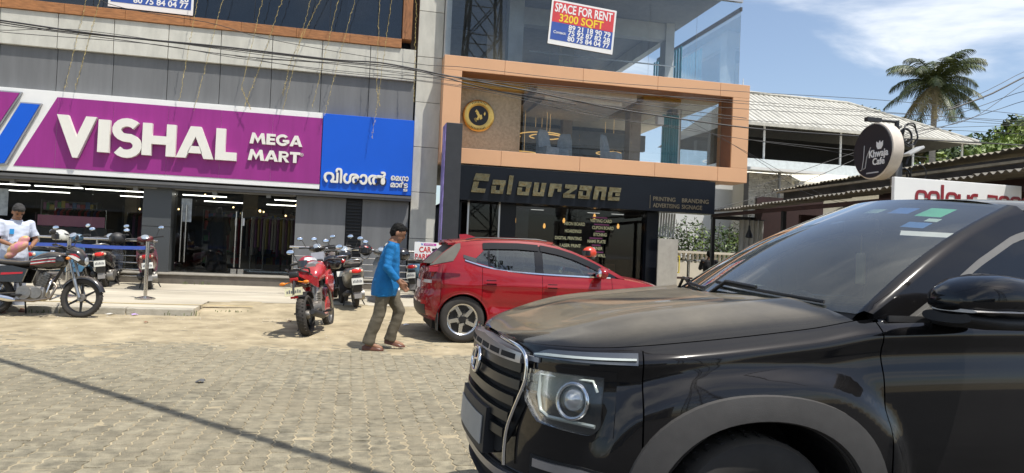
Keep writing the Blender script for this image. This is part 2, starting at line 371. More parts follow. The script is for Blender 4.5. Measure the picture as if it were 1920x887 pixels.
# kerbed part left, sand-covered ramp part right
for xa, xb, yy in ((-40, KX, py_), (KX, 45, py_[2:])):
    cols = [lerp(xa, xb, i / 60) for i in range(61)]
    pv.grid([[(x, y, pvz(x, y)) for y in yy] for x in cols])
pv.grid([[(x, 12.74, -.05), (x, 12.74, pvz(x, 12.74))] for x in (-40, KX)])
pv.grid([[(KX, y, -.05), (KX, y, pvz(KX, y))] for y in py_[:3]])
pvo = struct(obj('pavement', pv, M_pvm, sm=40))
M_kerb = mat('kerb_concrete', (0.40, 0.37, 0.30), .9, var=.2, sc=4, bump=.4, bs=40, rand=.08)
kx = KX
while kx > -16:
    ln = random.uniform(.9, 1.05)
    obj('kerb_stone', MB().box(kx - ln + .008, kx - .004, 12.6, 12.736, .0, .2 + random.uniform(-.004, .004), bev=.018), M_kerb, pvo)
    kx -= ln
# faded yellow line and seams on the pavement
stain = MB()
for a, b, y0, y1 in ((-5.4, -1.6, 13.15, 13.21),):
    n = 24; stain.grid([[(lerp(a, b, i / n), y0, pvz(lerp(a, b, i / n), y0) + .006), (lerp(a, b, i / n), y1 + .01 * noise.noise(Vector((i * .7, 0, 0))), pvz(lerp(a, b, i / n), y1) + .006)] for i in range(n + 1)])
struct(obj('painted_line', stain, mat('faded_yellow_paint', (0.50, 0.38, 0.16), .9, var=.25, sc=5)))
# pebbles and crumbs of mortar along the road edge
peb = MB(); rr = random.Random(3)
for i in range(1500):
    X = rr.uniform(-5.5, 4); Y = rr.choice((rr.gauss(12.3, .25), rr.uniform(9.5, 13.4), rr.uniform(4.5, 12)))
    s = rr.uniform(.003, .015) ** 1.0 * (1 if Y > 9 else .6); z = max(sheet_z(X, Y), 0 if Y < 10 else -1)
    if Y > 12.6: continue
    vs = [(X + s * rr.uniform(.7, 1.3) * a, Y + s * rr.uniform(.7, 1.3) * b, z + s * rr.uniform(.5, .8) * c) for a, b, c in ((1, 0, 0), (-1, 0, 0), (0, 1, 0), (0, -1, 0), (0, 0, 1), (0, 0, -1))]
    peb.add(vs, [(0, 2, 4), (2, 1, 4), (1, 3, 4), (3, 0, 4), (2, 0, 5), (1, 2, 5), (3, 1, 5), (0, 3, 5)])
so_ = stuff(obj('gravel', peb, mat('pebble', (0.42, 0.37, 0.29), .9, var=.3, sc=30))); tag(so_, 'loose pebbles and grit scattered along the sandy road edge', 'gravel')

# weeds along the kerb, the step and the road edge
wd = MB(); rr = random.Random(14)
for X0, Y0_, n_, h_ in ((-2.6, 12.55, 26, .10), (-4.6, 12.5, 14, .07), (-6.4, 12.52, 22, .10), (-3.3, 17.3, 16, .09), (-.6, 17.28, 20, .12), (1.2, 17.3, 22, .14), (3.2, 14.2, 18, .10), (-1.9, 12.9, 14, .06)):
    for _ in range(n_):
        x = X0 + rr.gauss(0, .16); y = Y0_ + rr.gauss(0, .025); z = gz(x, y) if y > 12.6 else sheet_z(x, y); a = rr.uniform(0, 6.28); l = h_ * rr.uniform(.5, 1.2); d = Vector((cos(a), sin(a), 0)) * l * .6; e = Vector((-sin(a), cos(a), 0)) * .006; b0 = Vector((x, y, z)); m0 = b0 + d * .4 + Vector((0, 0, l * .7))
        wd.add([b0 - e, b0 + e, m0 + e, m0 - e, b0 + d + Vector((0, 0, l * .75))], [(0, 1, 2, 3), (3, 2, 4)])
tag(stuff(obj('weeds', wd, mat('weed_green', (.09, .12, .03), .7, var=.4, sc=6), fix=False)), 'thin dusty weeds sprouting along the kerb and the shop step', 'weeds')
# ------------------------------------------------------------------ store building on the left
M_conc = mat('concrete_panel', (0.55, 0.54, 0.48), .85, var=.12, sc=2.2, stretch=(2.2, 2.2, .8), bump=.12, bs=35, rand=.05, spec=.25)
M_grey = mat('grey_cladding', (0.155, 0.158, 0.16), .55, var=.13, sc=1.5, stretch=(3.5, 3.5, .4), rand=.05)
M_gran = mat('dark_granite', (0.075, 0.08, 0.082), .35, var=.25, sc=70)
M_steel = mat('stainless_steel', (0.62, 0.60, 0.56), .25, 1.0, var=.06, sc=10)
M_alu = mat('aluminium', (0.5, 0.5, 0.5), .35, .9, var=.05)
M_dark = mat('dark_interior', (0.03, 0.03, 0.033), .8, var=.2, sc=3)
M_black = mat('black_panel', (0.012, 0.012, 0.014), .45, var=.2)
M_white = mat('white_paint', (0.80, 0.80, 0.78), .5, var=.03, sc=3)
M_wood = mat('wood_cladding', (0.36, 0.155, 0.055), .55, var=.35, sc=5, stretch=(1.2, 6, 9), rand=.1, bump=.1)
G_shop = glass('shop_glass', (0.84, 0.86, 0.86), 1.5, .7)
G_up = glass('tinted_glass', (0.50, 0.54, 0.58), 1.5, 1.3)
Y0 = 18.0
mart = thing('store_building', 'two storey retail building with grey and concrete cladding, wooden window frame and glass shopfront', 'building', (-3, 18, .33))
def P(name, mb, m, par=mart, sm=None):            # a part of a root placed anywhere, given in world coordinates
    o = obj(name, mb, m, None, sm); o.parent = par; o.matrix_parent_inverse = Matrix.Translation(par.location).inverted() if par.parent is None and par.type == 'EMPTY' else Matrix.Identity(4); return o
XJ = [-13.5, -12.35, -11.2, -10.05, -8.92, -7.77, -6.62, -5.47, -4.32, -3.18, -2.03, -.88, .26, 1.37]
for a, b in zip(XJ, XJ[1:]):
    if b < -9: continue
    P('concrete_panel', MB().box(a + .007, b - .007, 17.90, 18.12, 5.49, 6.27, bev=.006), M_conc)
    P('grey_panel', MB().box(a + .006, b - .006, 17.985, 18.1, 4.3, 5.485, bev=.004), M_grey)
# corner column clad in slabs
zj = [.33, 1.60, 2.75, 3.88, 5.0, 6.14, 7.29, 8.43, 9.6]
for a, b in zip(zj, zj[1:]): P('column_slab', MB().box(1.41, 2.03, 17.96, 18.6, a + .006, b - .006, bev=.006), M_conc)
P('column_core', MB().box(1.43, 2.0, 18.0, 18.58, .3, 9.6), M_dark)
# wooden frame round the upper window
for k in range(10):
    a, b = -11.5 + k * 1.25, -11.5 + (k + 1) * 1.25
    P('wooden_board', MB().box(a + .003, b - .003, 17.86, 18.2, 6.278, 6.5, bev=.005), M_wood)
for k in range(3): P('wooden_board', MB().box(1.005, 1.235, 17.855, 18.2, 6.503 + k * 1.1, 6.503 + (k + 1) * 1.1 - .004, bev=.005), mat('wood_upright', (0.30, 0.125, 0.045), .55, var=.35, sc=5, stretch=(9, 6, 1.2), rand=.1, bump=.1))
P('shadow_gap', MB().box(1.24, 1.405, 18.15, 18.3, 6.28, 9.6), mat('dark_brown', (0.05, 0.035, 0.025), .7))
for k in range(7):
    a = 1.0 - k * 1.75
    P('upper_pane', MB().box(a - 1.74, a, 18.1, 18.112, 6.5, 9.6), G_up)
    P('mullion', MB().box(a - 1.752, a - 1.738, 18.095, 18.118, 6.5, 9.6), M_black)
P('upper_room', MB().box(-12, 1.35, 18.6, 18.9, 6.3, 9.6).box(-12, 1.4, 18.2, 26, 6.2, 6.28).box(-12, 1.4, 18.2, 26, 9.6, 9.8), mat('upper_room_plaster', (0.16, 0.17, 0.18), .8))
P('blind', MB().box(-.35, .98, 18.3, 18.32, 6.5, 9.6), mat('grey_blind', (.30, .32, .36), .8))
# ground floor: step, pillars, soffit, wall panels
M_step = mat('step_stone', (0.10, 0.09, 0.08), .7, var=.3, sc=9)
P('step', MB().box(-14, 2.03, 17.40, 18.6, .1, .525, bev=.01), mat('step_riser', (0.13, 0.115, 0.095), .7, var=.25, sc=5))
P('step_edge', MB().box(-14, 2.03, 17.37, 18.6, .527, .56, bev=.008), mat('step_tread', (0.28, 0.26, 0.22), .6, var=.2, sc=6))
for a, b in ((-4.7, -4.09), (-9.9, -9.3)):
    P('pillar', MB().box(a, b, 18.0, 18.6, 1.605, 2.66, bev=.006).box(a, b, 18.0, 18.6, .56, 1.595, bev=.006), M_gran)
P('wall_panel', MB().box(-1.32, -.15, 17.99, 18.1, .56, 2.50, bev=.006), M_grey)
P('wall_panel', MB().box(.24, 1.36, 17.99, 18.1, .56, 2.50, bev=.006), M_grey)
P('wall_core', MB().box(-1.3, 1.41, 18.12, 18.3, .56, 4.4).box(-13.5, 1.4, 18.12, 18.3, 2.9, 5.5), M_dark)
sl_ = P('louvre', MB().box(-.14, .23, 18.06, 18.1, .56, 2.5), M_black)
for k in range(24): obj('slat', MB().box(-.13, .22, 18.0, 18.07, .62 + k * .078, .64 + k * .078, M=None), M_black, sl_)
P('soffit', MB().box(-13.5, 1.4, 17.75, 18.5, 2.56, 2.62).box(-13.5, 1.4, 17.78, 17.9, 2.5, 2.56).box(-13.5, -1.4, 17.95, 18.02, 2.49, 2.55), mat('soffit_grey', (0.11, 0.11, 0.11), .6))
for X in (-7.4, -6.1, -4.9, -3.2, -2.0): P('shutter_bracket', MB().box(X, X + .1, 17.9, 18.0, 2.40, 2.56).box(X - .4, X + .5, 17.93, 17.97, 2.46, 2.5), mat('bracket_grey', (.2, .2, .19), .6))
P('shutter_roll', MB().cyl((-9.3, 18.1, 2.54), (-4.72, 18.1, 2.54), .07, 12).cyl((-4.05, 18.1, 2.54), (-1.34, 18.1, 2.54), .07, 12), mat('shutter_grey', (.24, .24, .23), .5, .3))
# glazing
def pane(x0, x1, z0, z1, y=18.28, par=mart, g=G_shop, nm='shop_pane'): return P(nm, MB().box(x0, x1, y, y + .012, z0, z1), g, par)
for a, b in ((-9.25, -8.15), (-8.14, -7.0), (-6.99, -5.85), (-5.84, -4.72)): pane(a, b, .56, 2.56)
pane(-4.08, -3.62, .56, 2.56); pane(-1.62, -1.34, .56, 2.56); pane(-3.62, -1.63, 2.16, 2.56)
for a, b, hs in ((-3.60, -2.63, 1), (-2.60, -1.65, 0)):
    d = P('glass_door', MB().box(a, b, 18.22, 18.235, .60, 2.14), G_shop)
    hx = (a + .05) if not hs else (b - .05)
    obj('patch_fitting', MB().box(min(hx - .05, hx + .09) - .03, hx + .08, 18.205, 18.25, .565, .68), M_steel, d)
    obj('door_handle', MB().cyl((hx, 18.16, .72), (hx, 18.16, 2.05), .015, 10).cyl((hx, 18.16, .9), (hx, 18.23, .9), .01, 8).cyl((hx, 18.16, 1.9), (hx, 18.23, 1.9), .01, 8), M_steel, d, 40)
    obj('notice', MB().box(hx - .03 if hs else hx - .0, hx + .05 if not hs else hx + .01, 18.214, 18.219, 1.72, 1.9), M_white, d)
for x in (-4.0, -3.9): P('pull_bar', MB().cyl((x + .1, 18.2, .8), (x + .1, 18.2, 2.15), .017, 10), M_steel, sm=40)
P('poster_panel', MB().box(-3.93, -3.70, 18.262, 18.27, 1.75, 2.3), mat('poster_grey', (.42, .46, .48), .6, var=.35, sc=9))
P('poster_panel', MB().box(-8.1, -7.55, 18.262, 18.27, 1.7, 2.3), mat('poster_dull', (.3, .33, .34), .6, var=.3, sc=8))
# interior
P('shop_floor', MB().box(-13, 1.3, 18.3, 30, .5, .555), mat('floor_tile', (0.30, 0.28, 0.25), .25, var=.1))
P('shop_ceiling', MB().box(-13, 1.3, 18.45, 30, 2.95, 3.05), mat('ceiling_dark', (0.06, 0.06, 0.06), .8))
P('shop_back_wall', MB().box(-13, 1.3, 29.8, 30, .5, 3.0).box(-13.1, -13, 18.3, 30, .5, 3.0).box(1.3, 1.38, 18.3, 30, .5, 3.0), mat('shop_wall', (0.12, 0.105, 0.09), .8, var=.3, sc=1))
for bx_ in ((-3.15, -2.75, 22.5, 22.6, .55, 2.9), (-6.2, -5.9, 22.0, 22.3, .55, 2.94), (-1.5, 1.2, 21.5, 21.6, .55, 2.9)): P('partition', MB().box(*bx_), mat('cream_partition', (0.34, 0.28, 0.19), .7, var=.15))
M_tube = glow('tube_light', (1.0, 0.97, 0.88), 5.0)
tubes = [(-9.2, -7.31, 18.7, 2.42), (-7.21, -6.2, 18.7, 2.42), (-6.14, -4.87, 18.7, 2.41), (-7.85, -6.92, 20.0, 2.365), (-5.76, -5.23, 20.0, 2.36), (-4.01, -3.01, 18.7, 2.40), (-3.65, -2.73, 19.4, 2.31), (-1.89, -1.36, 18.7, 2.4), (-2.15, -1.41, 19.4, 2.31), (-8.6, -8.1, 20.6, 2.38)]
for a, b, y, z in tubes: P('tube_light', MB().box(a, b, y, y + .035, z, z + .022), M_tube)
M_spot = glow('spot_lamp', (1.0, 0.72, 0.32), 5.0)
rs = random.Random(11)
for k in range(22):
    X = rs.uniform(-6.0, -4.8) if k < 11 else rs.uniform(-4.4, -1.9); Y = rs.uniform(20.5, 26); z = rs.uniform(2.05, 2.6) + (Y - 20) * .03
    P('spot_lamp', MB().lathe([(.001, -.02), (.016, -.016), (.024, 0), (.016, .03)], 8, M=Matrix.Translation((X, Y, z))), M_spot)
def clothes_rack(X, Y, cols, lab, n=16):
    t = thing('clothes_rack', lab, 'clothes rack', (X, Y, .556), 0, 'clothes racks inside the store')
    obj('rail', MB().cyl((-.6, 0, 1.45), (.6, 0, 1.45), .015, 8).cyl((-.6, 0, 0), (-.6, 0, 1.45), .015, 8).cyl((.6, 0, 0), (.6, 0, 1.45), .015, 8).box(-.62, .62, -.25, .25, 0, .03), M_steel, t)
    rg = random.Random(X)
    for k in range(n):
        x = -.56 + k * 1.12 / n; c = rg.choice(cols); h = rg.uniform(.75, 1.05)
        ring = lambda z, wd, dx: [(x + dx, -wd, z), (x + .03 + dx, -wd * .9, z), (x + .05 + dx, 0, z), (x + .03 + dx, wd * .9, z), (x + dx, wd, z), (x - .01 + dx, 0, z)]
        obj('garment', MB().loft([ring(1.43, .03, 0), ring(1.36, .2, 0), ring(1.1, .22, .004), ring(1.42 - h, .25, rg.uniform(-.01, .01))]), mat('garment_%d' % c, [(.25, .04, .05), (.05, .06, .16), (.4, .36, .3), (.03, .03, .03), (.35, .28, .08), (.2, .08, .16)][c], .85), t, 50)
clothes_rack(-2.0, 20.3, (2, 4, 5), 'rack of pale and gold garments just inside the right door')
clothes_rack(-3.0, 21.4, (0, 3, 2), 'rack of red and black garments behind the left door')
clothes_rack(-6.9, 20.8, (1, 3, 0), 'rack of dark garments behind the left display window')
clothes_rack(-5.4, 21.6, (0, 5, 3), 'rack of red and plum garments beside the granite pillar')
def shelf_unit(X, Y, wd, lab, seed):
    t = thing('shelf_unit', lab, 'shelf', (X, Y, .556), 0, 'goods shelves inside the store'); rg = random.Random(seed)
    obj('rack', MB().box(-wd / 2, wd / 2, .18, .2, 0, 1.7).box(-wd / 2, -wd / 2 + .03, -.2, .2, 0, 1.7).box(wd / 2 - .03, wd / 2, -.2, .2, 0, 1.7), mat('rack_grey', (.25, .25, .24), .6), t)
    for k in range(5):
        sh = obj('shelf', MB().box(-wd / 2 + .032, wd / 2 - .032, -.2, .178, .1 + k * .33, .12 + k * .33), mat('rack_grey', (.25, .25, .24), .6), t); x = -wd / 2 + .05
        while x < wd / 2 - .12:
            w_ = rg.uniform(.06, .13); c = rg.randrange(6); obj('carton', MB().box(x, x + w_ - .008, -.17, .1, .1215 + k * .33, .12 + k * .33 + rg.uniform(.14, .26)), mat('carton_%d' % c, [(.5, .08, .06), (.55, .45, .1), (.1, .2, .45), (.6, .58, .52), (.15, .35, .15), (.45, .2, .35)][c], .6), sh); x += w_
shelf_unit(-7.6, 22.2, 1.4, 'goods shelf deep behind the left window near its poster', 1); shelf_unit(-5.9, 23.4, 1.4, 'goods shelf behind the plum garments rack', 2); shelf_unit(-3.7, 23.0, 1.2, 'goods shelf seen past the robed woman', 3); shelf_unit(-2.2, 23.2, 1.2, 'goods shelf seen through the right glass door', 4)
t = thing('display_counter', 'dark display counter with a pink banner behind the left window', 'counter', (-6.5, 19.2, .556))
obj('cabinet', MB().box(-.8, .8, -.25, .25, 0, .95, bev=.01), mat('counter_dark', (.05, .045, .045), .5), t)
obj('banner', MB().box(-.72, .72, -.2, -.18, .97, 1.22), mat('pink_banner', (.55, .22, .30), .6, var=.05), t)

# ------------------------------------------------------------------ the store's sign
M_purple = mat('purple_vinyl', (0.29, 0.022, 0.215), .45, var=.10, sc=1.2, stretch=(4, 4, .5), rand=.02)
M_blue = mat('blue_vinyl', (0.0, 0.095, 0.60), .4, var=.03, sc=2)
M_lett = mat('letter_acrylic', (0.78, 0.76, 0.69), .4, var=.03)
M_trim = mat('letter_side', (0.55, 0.53, 0.50), .4, .3, var=.05)
sign = thing('shop_sign', 'long purple and blue shop sign with raised white letters over the store entrance', 'shop sign', (-3, 17.8, 2.64))
def S(name, mb, m, sm=None, par=sign): return P(name, mb, m, par, sm)
S('backing', MB().box(-10.2, -.79, 17.78, 17.98, 2.67, 4.50, bev=.006), M_white)
S('blue_panel', MB().box(-.775, 1.39, 17.76, 17.98, 2.64, 4.49, bev=.006), M_blue)
pj = [-6.48, -5.35, -4.20, -3.06, -1.92, -.79]
ptop, pbot = 4.37, 2.79
sl = .79 / (4.37 - 2.79)
def pxl(z): return -7.29 + (z - pbot) * .50
first = [(-7.29, pbot), (-6.484, pbot), (-6.484, ptop), (-6.50, ptop)]
S('purple_panel', MB().prism(first, 17.772, 17.785), M_purple)
for a, b in zip(pj, pj[1:]): S('purple_panel', MB().box(a + .002, b - .002, 17.772, 17.785, pbot, ptop), M_purple)
# V emblem at the left end: blue right arm, purple left arm
S('emblem_arm', MB().prism([(-7.56, 2.80), (-7.43, 2.83), (-6.81, 4.16), (-7.18, 4.16), (-7.70, 3.10)], 17.68, 17.78), M_blue)
S('emblem_edge', MB().prism([(-7.56, 2.77), (-7.40, 2.80), (-6.78, 4.19), (-7.20, 4.19), (-7.70, 3.07)], 17.70, 17.779), mat('emblem_edge_grey', (.45, .45, .46), .35, .6))
S('emblem_arm', MB().prism([(-8.30, 4.38), (-7.22, 4.38), (-7.56, 3.72), (-7.73, 3.42), (-7.9, 3.55)], 17.69, 17.78), M_purple)
S('emblem_edge', MB().prism([(-8.35, 4.41), (-7.18, 4.41), (-7.54, 3.70), (-7.73, 3.36), (-7.95, 3.5)], 17.71, 17.7785), mat('emblem_edge_grey', (.45, .45, .46), .35, .6))
S('emblem_arm', MB().prism([(-8.3, 4.16), (-7.95, 4.16), (-7.70, 3.45), (-7.75, 2.80), (-7.9, 2.8)], 17.685, 17.775), M_blue)
# letters: base line rises and falls with nothing; heights in metres
lz, lh = 3.215, .775
def letter(name, polys, d=.11, y=17.772): 
    b = MB()
    for p in polys: b.prism(p, y - d, y)
    return S(name, b, M_lett)
zb, zt = 3.20, 3.93
def prof(pts, x, w): return [(x + a * w, zb + b * (zt - zb)) for a, b in pts]
V = [(0, 1.06), (.28, 1.06), (.51, .42), (.73, 1.06), (1, 1.06), (.56, -.22), (.44, -.22)]
letter('letter', [prof(V, -6.45, .80)])
letter('letter', [prof([(0, 0), (1, 0), (1, 1), (0, 1)], -5.61, .235)])
# S as a thick stroke
def stroke(pts, wd):
    L_, R_ = [], []
    for i, p in enumerate(pts):
        a = Vector(pts[max(0, i - 1)]); b = Vector(pts[min(len(pts) - 1, i + 1)]); d = (b - a).normalized(); nrm = Vector((-d.y, d.x))
        L_.append(tuple(Vector(p) + nrm * wd / 2)); R_.append(tuple(Vector(p) - nrm * wd / 2))
    return [[L_[i], L_[i + 1], R_[i + 1], R_[i]] for i in range(len(pts) - 1)]
sp = []
cx, rx = -5.02, .215
for k in range(13): a = R(35 + k * (235 / 12)); sp.append((cx + rx * cos(a), 3.735 + .175 * sin(a)))
for k in range(1, 13): a = R(90 - k * (235 / 12)); sp.append((cx + rx * 1.05 * cos(a), 3.385 + .185 * sin(a)))
b = MB()
L1, R1 = [], []
for q in stroke(sp, .185): L1.append(q[0]); R1.append(q[3])
L1.append(stroke(sp, .185)[-1][1]); R1.append(stroke(sp, .185)[-1][2])
b.loft([[(l[0], 17.662, l[1]), (r[0], 17.662, r[1]), (r[0], 17.772, r[1]), (l[0], 17.772, l[1])] for l, r in zip(L1, R1)])
S('letter', b, M_lett)
letter('letter', [prof(p, -4.70, .70) for p in ([(0, 0), (.28, 0), (.28, .36), (.72, .36), (.72, 0), (1, 0), (1, 1), (.72, 1), (.72, .62), (.28, .62), (.28, 1), (0, 1)],)])
letter('letter', [prof(p, -3.98, .80) for p in ([(0, 0), (.26, 0), (.34, .22), (.40, .42), (.50, .68), (.60, .42), (.66, .22), (.74, 0), (1, 0), (.64, 1), (.36, 1)], [(.30, .16), (.70, .16), (.62, .38), (.38, .38)])])
letter('letter', [prof([(0, 0), (1, 0), (1, .26), (.45, .26), (.45, 1), (0, 1)], -3.14, .46)])
def words(body, x, z, size, wd, m, y, depth, wt, par, nm='letter', bold=0.0):
    b = text_mb(body, size, depth, wt, Matrix.Translation((x, y - depth / 2, z)), wd)
    if bold:            # heavier strokes: the same outline laid side by side, each a hair deeper
        v0, f0 = list(b.v), list(b.f)
        for k, (dx, dz) in enumerate(((1, 0), (0, 1), (1, 1), (.5, -.4), (.5, .5))): b.add([(a + dx * bold, c - .0012 * (k + 1), e + dz * bold * .8) for a, c, e in v0], f0)
    return P(nm, b, m, par)
def word_letters(body, x, z, size, wd, m, y, depth, wt, par):
    """one part per letter, spread over the given width"""
    full = text_mb(body, size, depth, wt, None, None); fx = max(v[0] for v in full.v); k = wd / fx; cur = 0
    for i, ch in enumerate(body):
        if ch == ' ': continue
        pre = text_mb(body[:i + 1], size, depth, wt, None, None); one = text_mb(ch, size, depth, wt, None, None)
        x1 = max(v[0] for v in pre.v); ow = max(v[0] for v in one.v)
        one.v = [((v[0] + x1 - ow) * k + x, v[1] + y - depth / 2, v[2] + z) for v in one.v]
        P('letter', one, m, par)
def arc_band(cx, cz, rx, rz, wd, a0, a1, n=14):
    o_ = [(cx + rx * cos(R(lerp(a0, a1, i / n))), cz + rz * sin(R(lerp(a0, a1, i / n)))) for i in range(n + 1)]
    i_ = [(cx + (rx - wd) * cos(R(lerp(a0, a1, i / n))), cz + (rz - wd) * sin(R(lerp(a0, a1, i / n)))) for i in range(n + 1)]
    return o_ + i_[::-1]
SMALL = {'M': [[(0, 0), (.22, 0), (.30, .58), (.50, .05), (.70, .58), (.78, 0), (1, 0), (.86, 1), (.70, 1), (.50, .47), (.30, 1), (.14, 1)]],
         'E': [[(0, 0), (1, 0), (1, .23), (.40, .23), (.40, .39), (.92, .39), (.92, .61), (.40, .61), (.40, .77), (1, .77), (1, 1), (0, 1)]],
         'G': [arc_band(.5, .5, .5, .53, .23, 42, 318, 20), [(.52, .33), (1.0, .33), (1.0, .54), (.52, .54)], [(.80, .14), (1.0, .25), (1.0, .329), (.76, .329)]],
         'A': [[(0, 0), (.26, 0), (.34, .22), (.40, .42), (.50, .68), (.60, .42), (.66, .22), (.74, 0), (1, 0), (.64, 1), (.36, 1)], [(.345, .18), (.655, .18), (.59, .38), (.41, .38)]],
         'R': [[(0, 0), (.30, 0), (.30, 1), (0, 1)], arc_band(.52, .70, .40, .30, .20, -90, 90, 10), [(.305, .80), (.52, .80), (.52, 1), (.305, 1)], [(.305, .40), (.52, .40), (.52, .60), (.305, .60)], [(.40, .395), (.68, .395), (1.02, 0), (.68, 0)]],
         'T': [[(0, .76), (1, .76), (1, 1), (0, 1)], [(.33, 0), (.67, 0), (.67, .755), (.33, .755)]]}
for wd_, x_, z_, ws in (('MEGA', -2.41, 3.64, (.36, .20, .30, .29)), ('MART', -2.43, 3.25, (.36, .30, .24, .23))):
    for chq, w_ in zip(wd_, ws):
        b = MB()
        for pl in SMALL[chq]: b.prism([(x_ + a * w_, z_ + c * .255) for a, c in pl], 17.702, 17.772)
        S('letter', b, M_lett); x_ += w_ + .012
words('®', -1.27, 3.42, .11, None, M_lett, 17.772, .01, .0, sign)
words('വിശാൽ', -.70, 2.845, .40, 1.46, M_lett, 17.76, .04, .0, sign, bold=.022)
words('െമഗാ', .88, 2.985, .19, .42, M_lett, 17.76, .025, .0, sign, bold=.009)
words('മാർട', .88, 2.82, .18, .41, M_lett, 17.76, .025, .0, sign, bold=.009); words('ട', 1.19, 2.735, .10, .10, M_lett, 17.76, .025, .0, sign, bold=.006)

# ------------------------------------------------------------------ rent posters behind the glass
def rent_poster(M4, wd, ht, lab, full=True):
    t = thing('rent_poster', lab, 'poster'); t.matrix_world = M4
    obj('sheet', MB().box(0, wd, 0, .012, 0, ht), M_white, t)
    obj('red_field', MB().box(.05, wd - .05, -.004, 0, ht * .5, ht - .05), mat('poster_red', (.62, .05, .06), .5), t)
    obj('blue_field', MB().box(.05, wd - .05, -.004, 0, .12, ht * .5 - .002), mat('poster_blue', (.035, .09, .36), .5), t)
    W_ = mat('poster_white_ink', (.82, .82, .80), .5, var=.01)
    obj('wording', text_mb('SPACE FOR RENT', ht * .27, .004, ht * .006, Matrix.Translation((.10, -.006, ht * .735)), wd - .2), W_, t)
    obj('wording', text_mb('3200 SQFT', ht * .24, .004, ht * .005, Matrix.Translation((.24, -.006, ht * .53)), wd * .68), mat('poster_yellow_ink', (.85, .62, .03), .5, var=.01), t)
    for k, s_ in enumerate(('89 21 18 90 79', '75 92 87 82 28', '80 75 84 04 77')):
        obj('number', text_mb(s_, ht * .155, .004, ht * .0035, Matrix.Translation((wd * .29, -.006, ht * (.375 - k * .125))), wd * .65), W_, t)
    obj('wording', text_mb('Contact:', ht * .09, .004, .001, Matrix.Translation((wd * .07, -.006, ht * .25)), wd * .19), W_, t)
    return t

# ------------------------------------------------------------------ print shop building with the orange frame
prn = thing('print_shop_building', 'glass fronted commercial building with a projecting orange box frame above a black shopfront', 'building', (6, 18, .33))
def Q(name, mb, m, sm=None, par=prn): return P(name, mb, m, par, sm)
M_org = mat('orange_cladding', (0.66, 0.375, 0.205), .5, var=.04, sc=1.2, rand=.03)
M_orgd = mat('shaded_reveal', (0.20, 0.10, 0.06), .5, var=.08)  # frame orange darkened: shade on the reveals put into the colour
fx0, fx1, fz0, fz1, fy = 2.03, 10.32, 3.49, 6.13, 17.5
ix0, ix1, iz0, iz1 = 2.48, 9.83, 3.87, 5.77
jx = [fx0, 3.55, 5.6, 7.65, 9.45, fx1]
for a, b in zip(jx, jx[1:]):
    Q('frame_panel', MB().box(a + .003, b - .003, fy, 18.3, iz1 + .002, fz1, bev=.006), M_org)
    Q('frame_panel', MB().box(a + .003, b - .003, fy, 18.3, fz0, iz0 - .002, bev=.006), M_org)
Q('frame_panel', MB().box(fx0 + .003, ix0, fy + .002, 18.3, iz0, iz1, bev=.006), M_org)
Q('frame_panel', MB().box(ix1, fx1 - .003, fy + .002, 18.3, iz0, iz1, bev=.006), M_org)
Q('frame_reveal', MB().box(ix1 - .012, ix1 - .002, fy + .05, 18.1, iz0 + .002, iz1 - .002), M_orgd)
Q('frame_reveal', MB().box(ix0 + .002, ix1 - .02, fy + .05, 18.1, iz1 - .012, iz1 - .002), M_orgd)
# first floor glass and room
G_ff = glass('clear_glass', (0.97, 0.98, 0.98), 1.5, .55)
fpx = [ix0, 4.2, 5.75, 7.2, 8.35, 9.2, ix1 - .012]
for a, b in zip(fpx[1:], fpx[2:]): Q('window_pane', MB().box(a + .004, b - .004, 18.08, 18.092, iz0, iz1), G_ff)
Q('floor_slab', MB().box(2.05, 10.0, 18.1, 24, 3.5, 3.84), M_conc)
M_stone = mat('beige_stone', (0.42, 0.36, 0.25), .7, var=.2, sc=14, bump=.2, bs=50, col2=(.43, .37, .26))
Q('stone_wall', MB().box(2.3, 4.2, 18.35, 18.6, 3.84, 5.72), M_stone)
M_gold = mat('gold_ceiling', (0.42, 0.26, 0.05), .4, .2, var=.12, sc=3)
Q('ceiling', MB().box(2.05, 9.9, 18.11, 24, 5.78, 6.1), mat('ceiling_beige', (0.66, 0.61, 0.52), .8))
Q('ceiling_panel', MB().box(2.5, 4.35, 18.12, 18.34, 5.55, 5.775), M_gold)
Q('ceiling_panel', MB().box(7.6, 8.7, 18.3, 21, 5.62, 5.775), M_gold)
Q('ceiling_panel', MB().box(4.6, 7.4, 18.3, 21.5, 5.60, 5.775).box(4.9, 7.1, 18.6, 21.2, 5.50, 5.6), mat('ceiling_white', (0.78, 0.76, 0.71), .7))
Q('room_wall', MB().box(2.1, 9.2, 23.6, 23.8, 3.84, 5.8).box(2.05, 2.3, 18.3, 24, 3.84, 5.8), mat('room_dark', (0.07, 0.075, 0.085), .6, var=.3))
for X, wd in ((7.75, .34), (9.05, .30), (6.2, .3)): Q('room_column', MB().box(X, X + wd, 19.6 if X > 7 else 21.2, 20.0 if X > 7 else 21.5, 3.84, 5.78), mat('column_beige', (0.30, 0.25, 0.19), .7))
for k in range(14):
    x = 8.68 + k * .036; ring = lambda z: [(x + .02 * cos(a) + .003 * sin(z * 3), 19.4 + .05 * sin(a) * (1 if k % 2 else .5), z) for a in (0, 1.05, 2.1, 3.14, 4.2, 5.2)]
    Q('curtain_fold', MB().loft([ring(3.86), ring(4.4), ring(5.0), ring(5.55)]), mat('teal_curtain', (0.03, 0.30, 0.36), .7, var=.15), 60)
Q('white_post', MB().box(9.16, 9.22, 19.4, 19.46, 3.86, 5.75), M_white)
side_g = glass('side_glass', (0.94, 0.97, 0.98), 1.5, .5)
Q('side_pane', MB().box(9.88, 9.89, 18.3, 20.2, 3.86, 5.78), side_g); Q('side_pane', MB().box(9.88, 9.89, 20.22, 22.2, 3.86, 5.78), side_g)
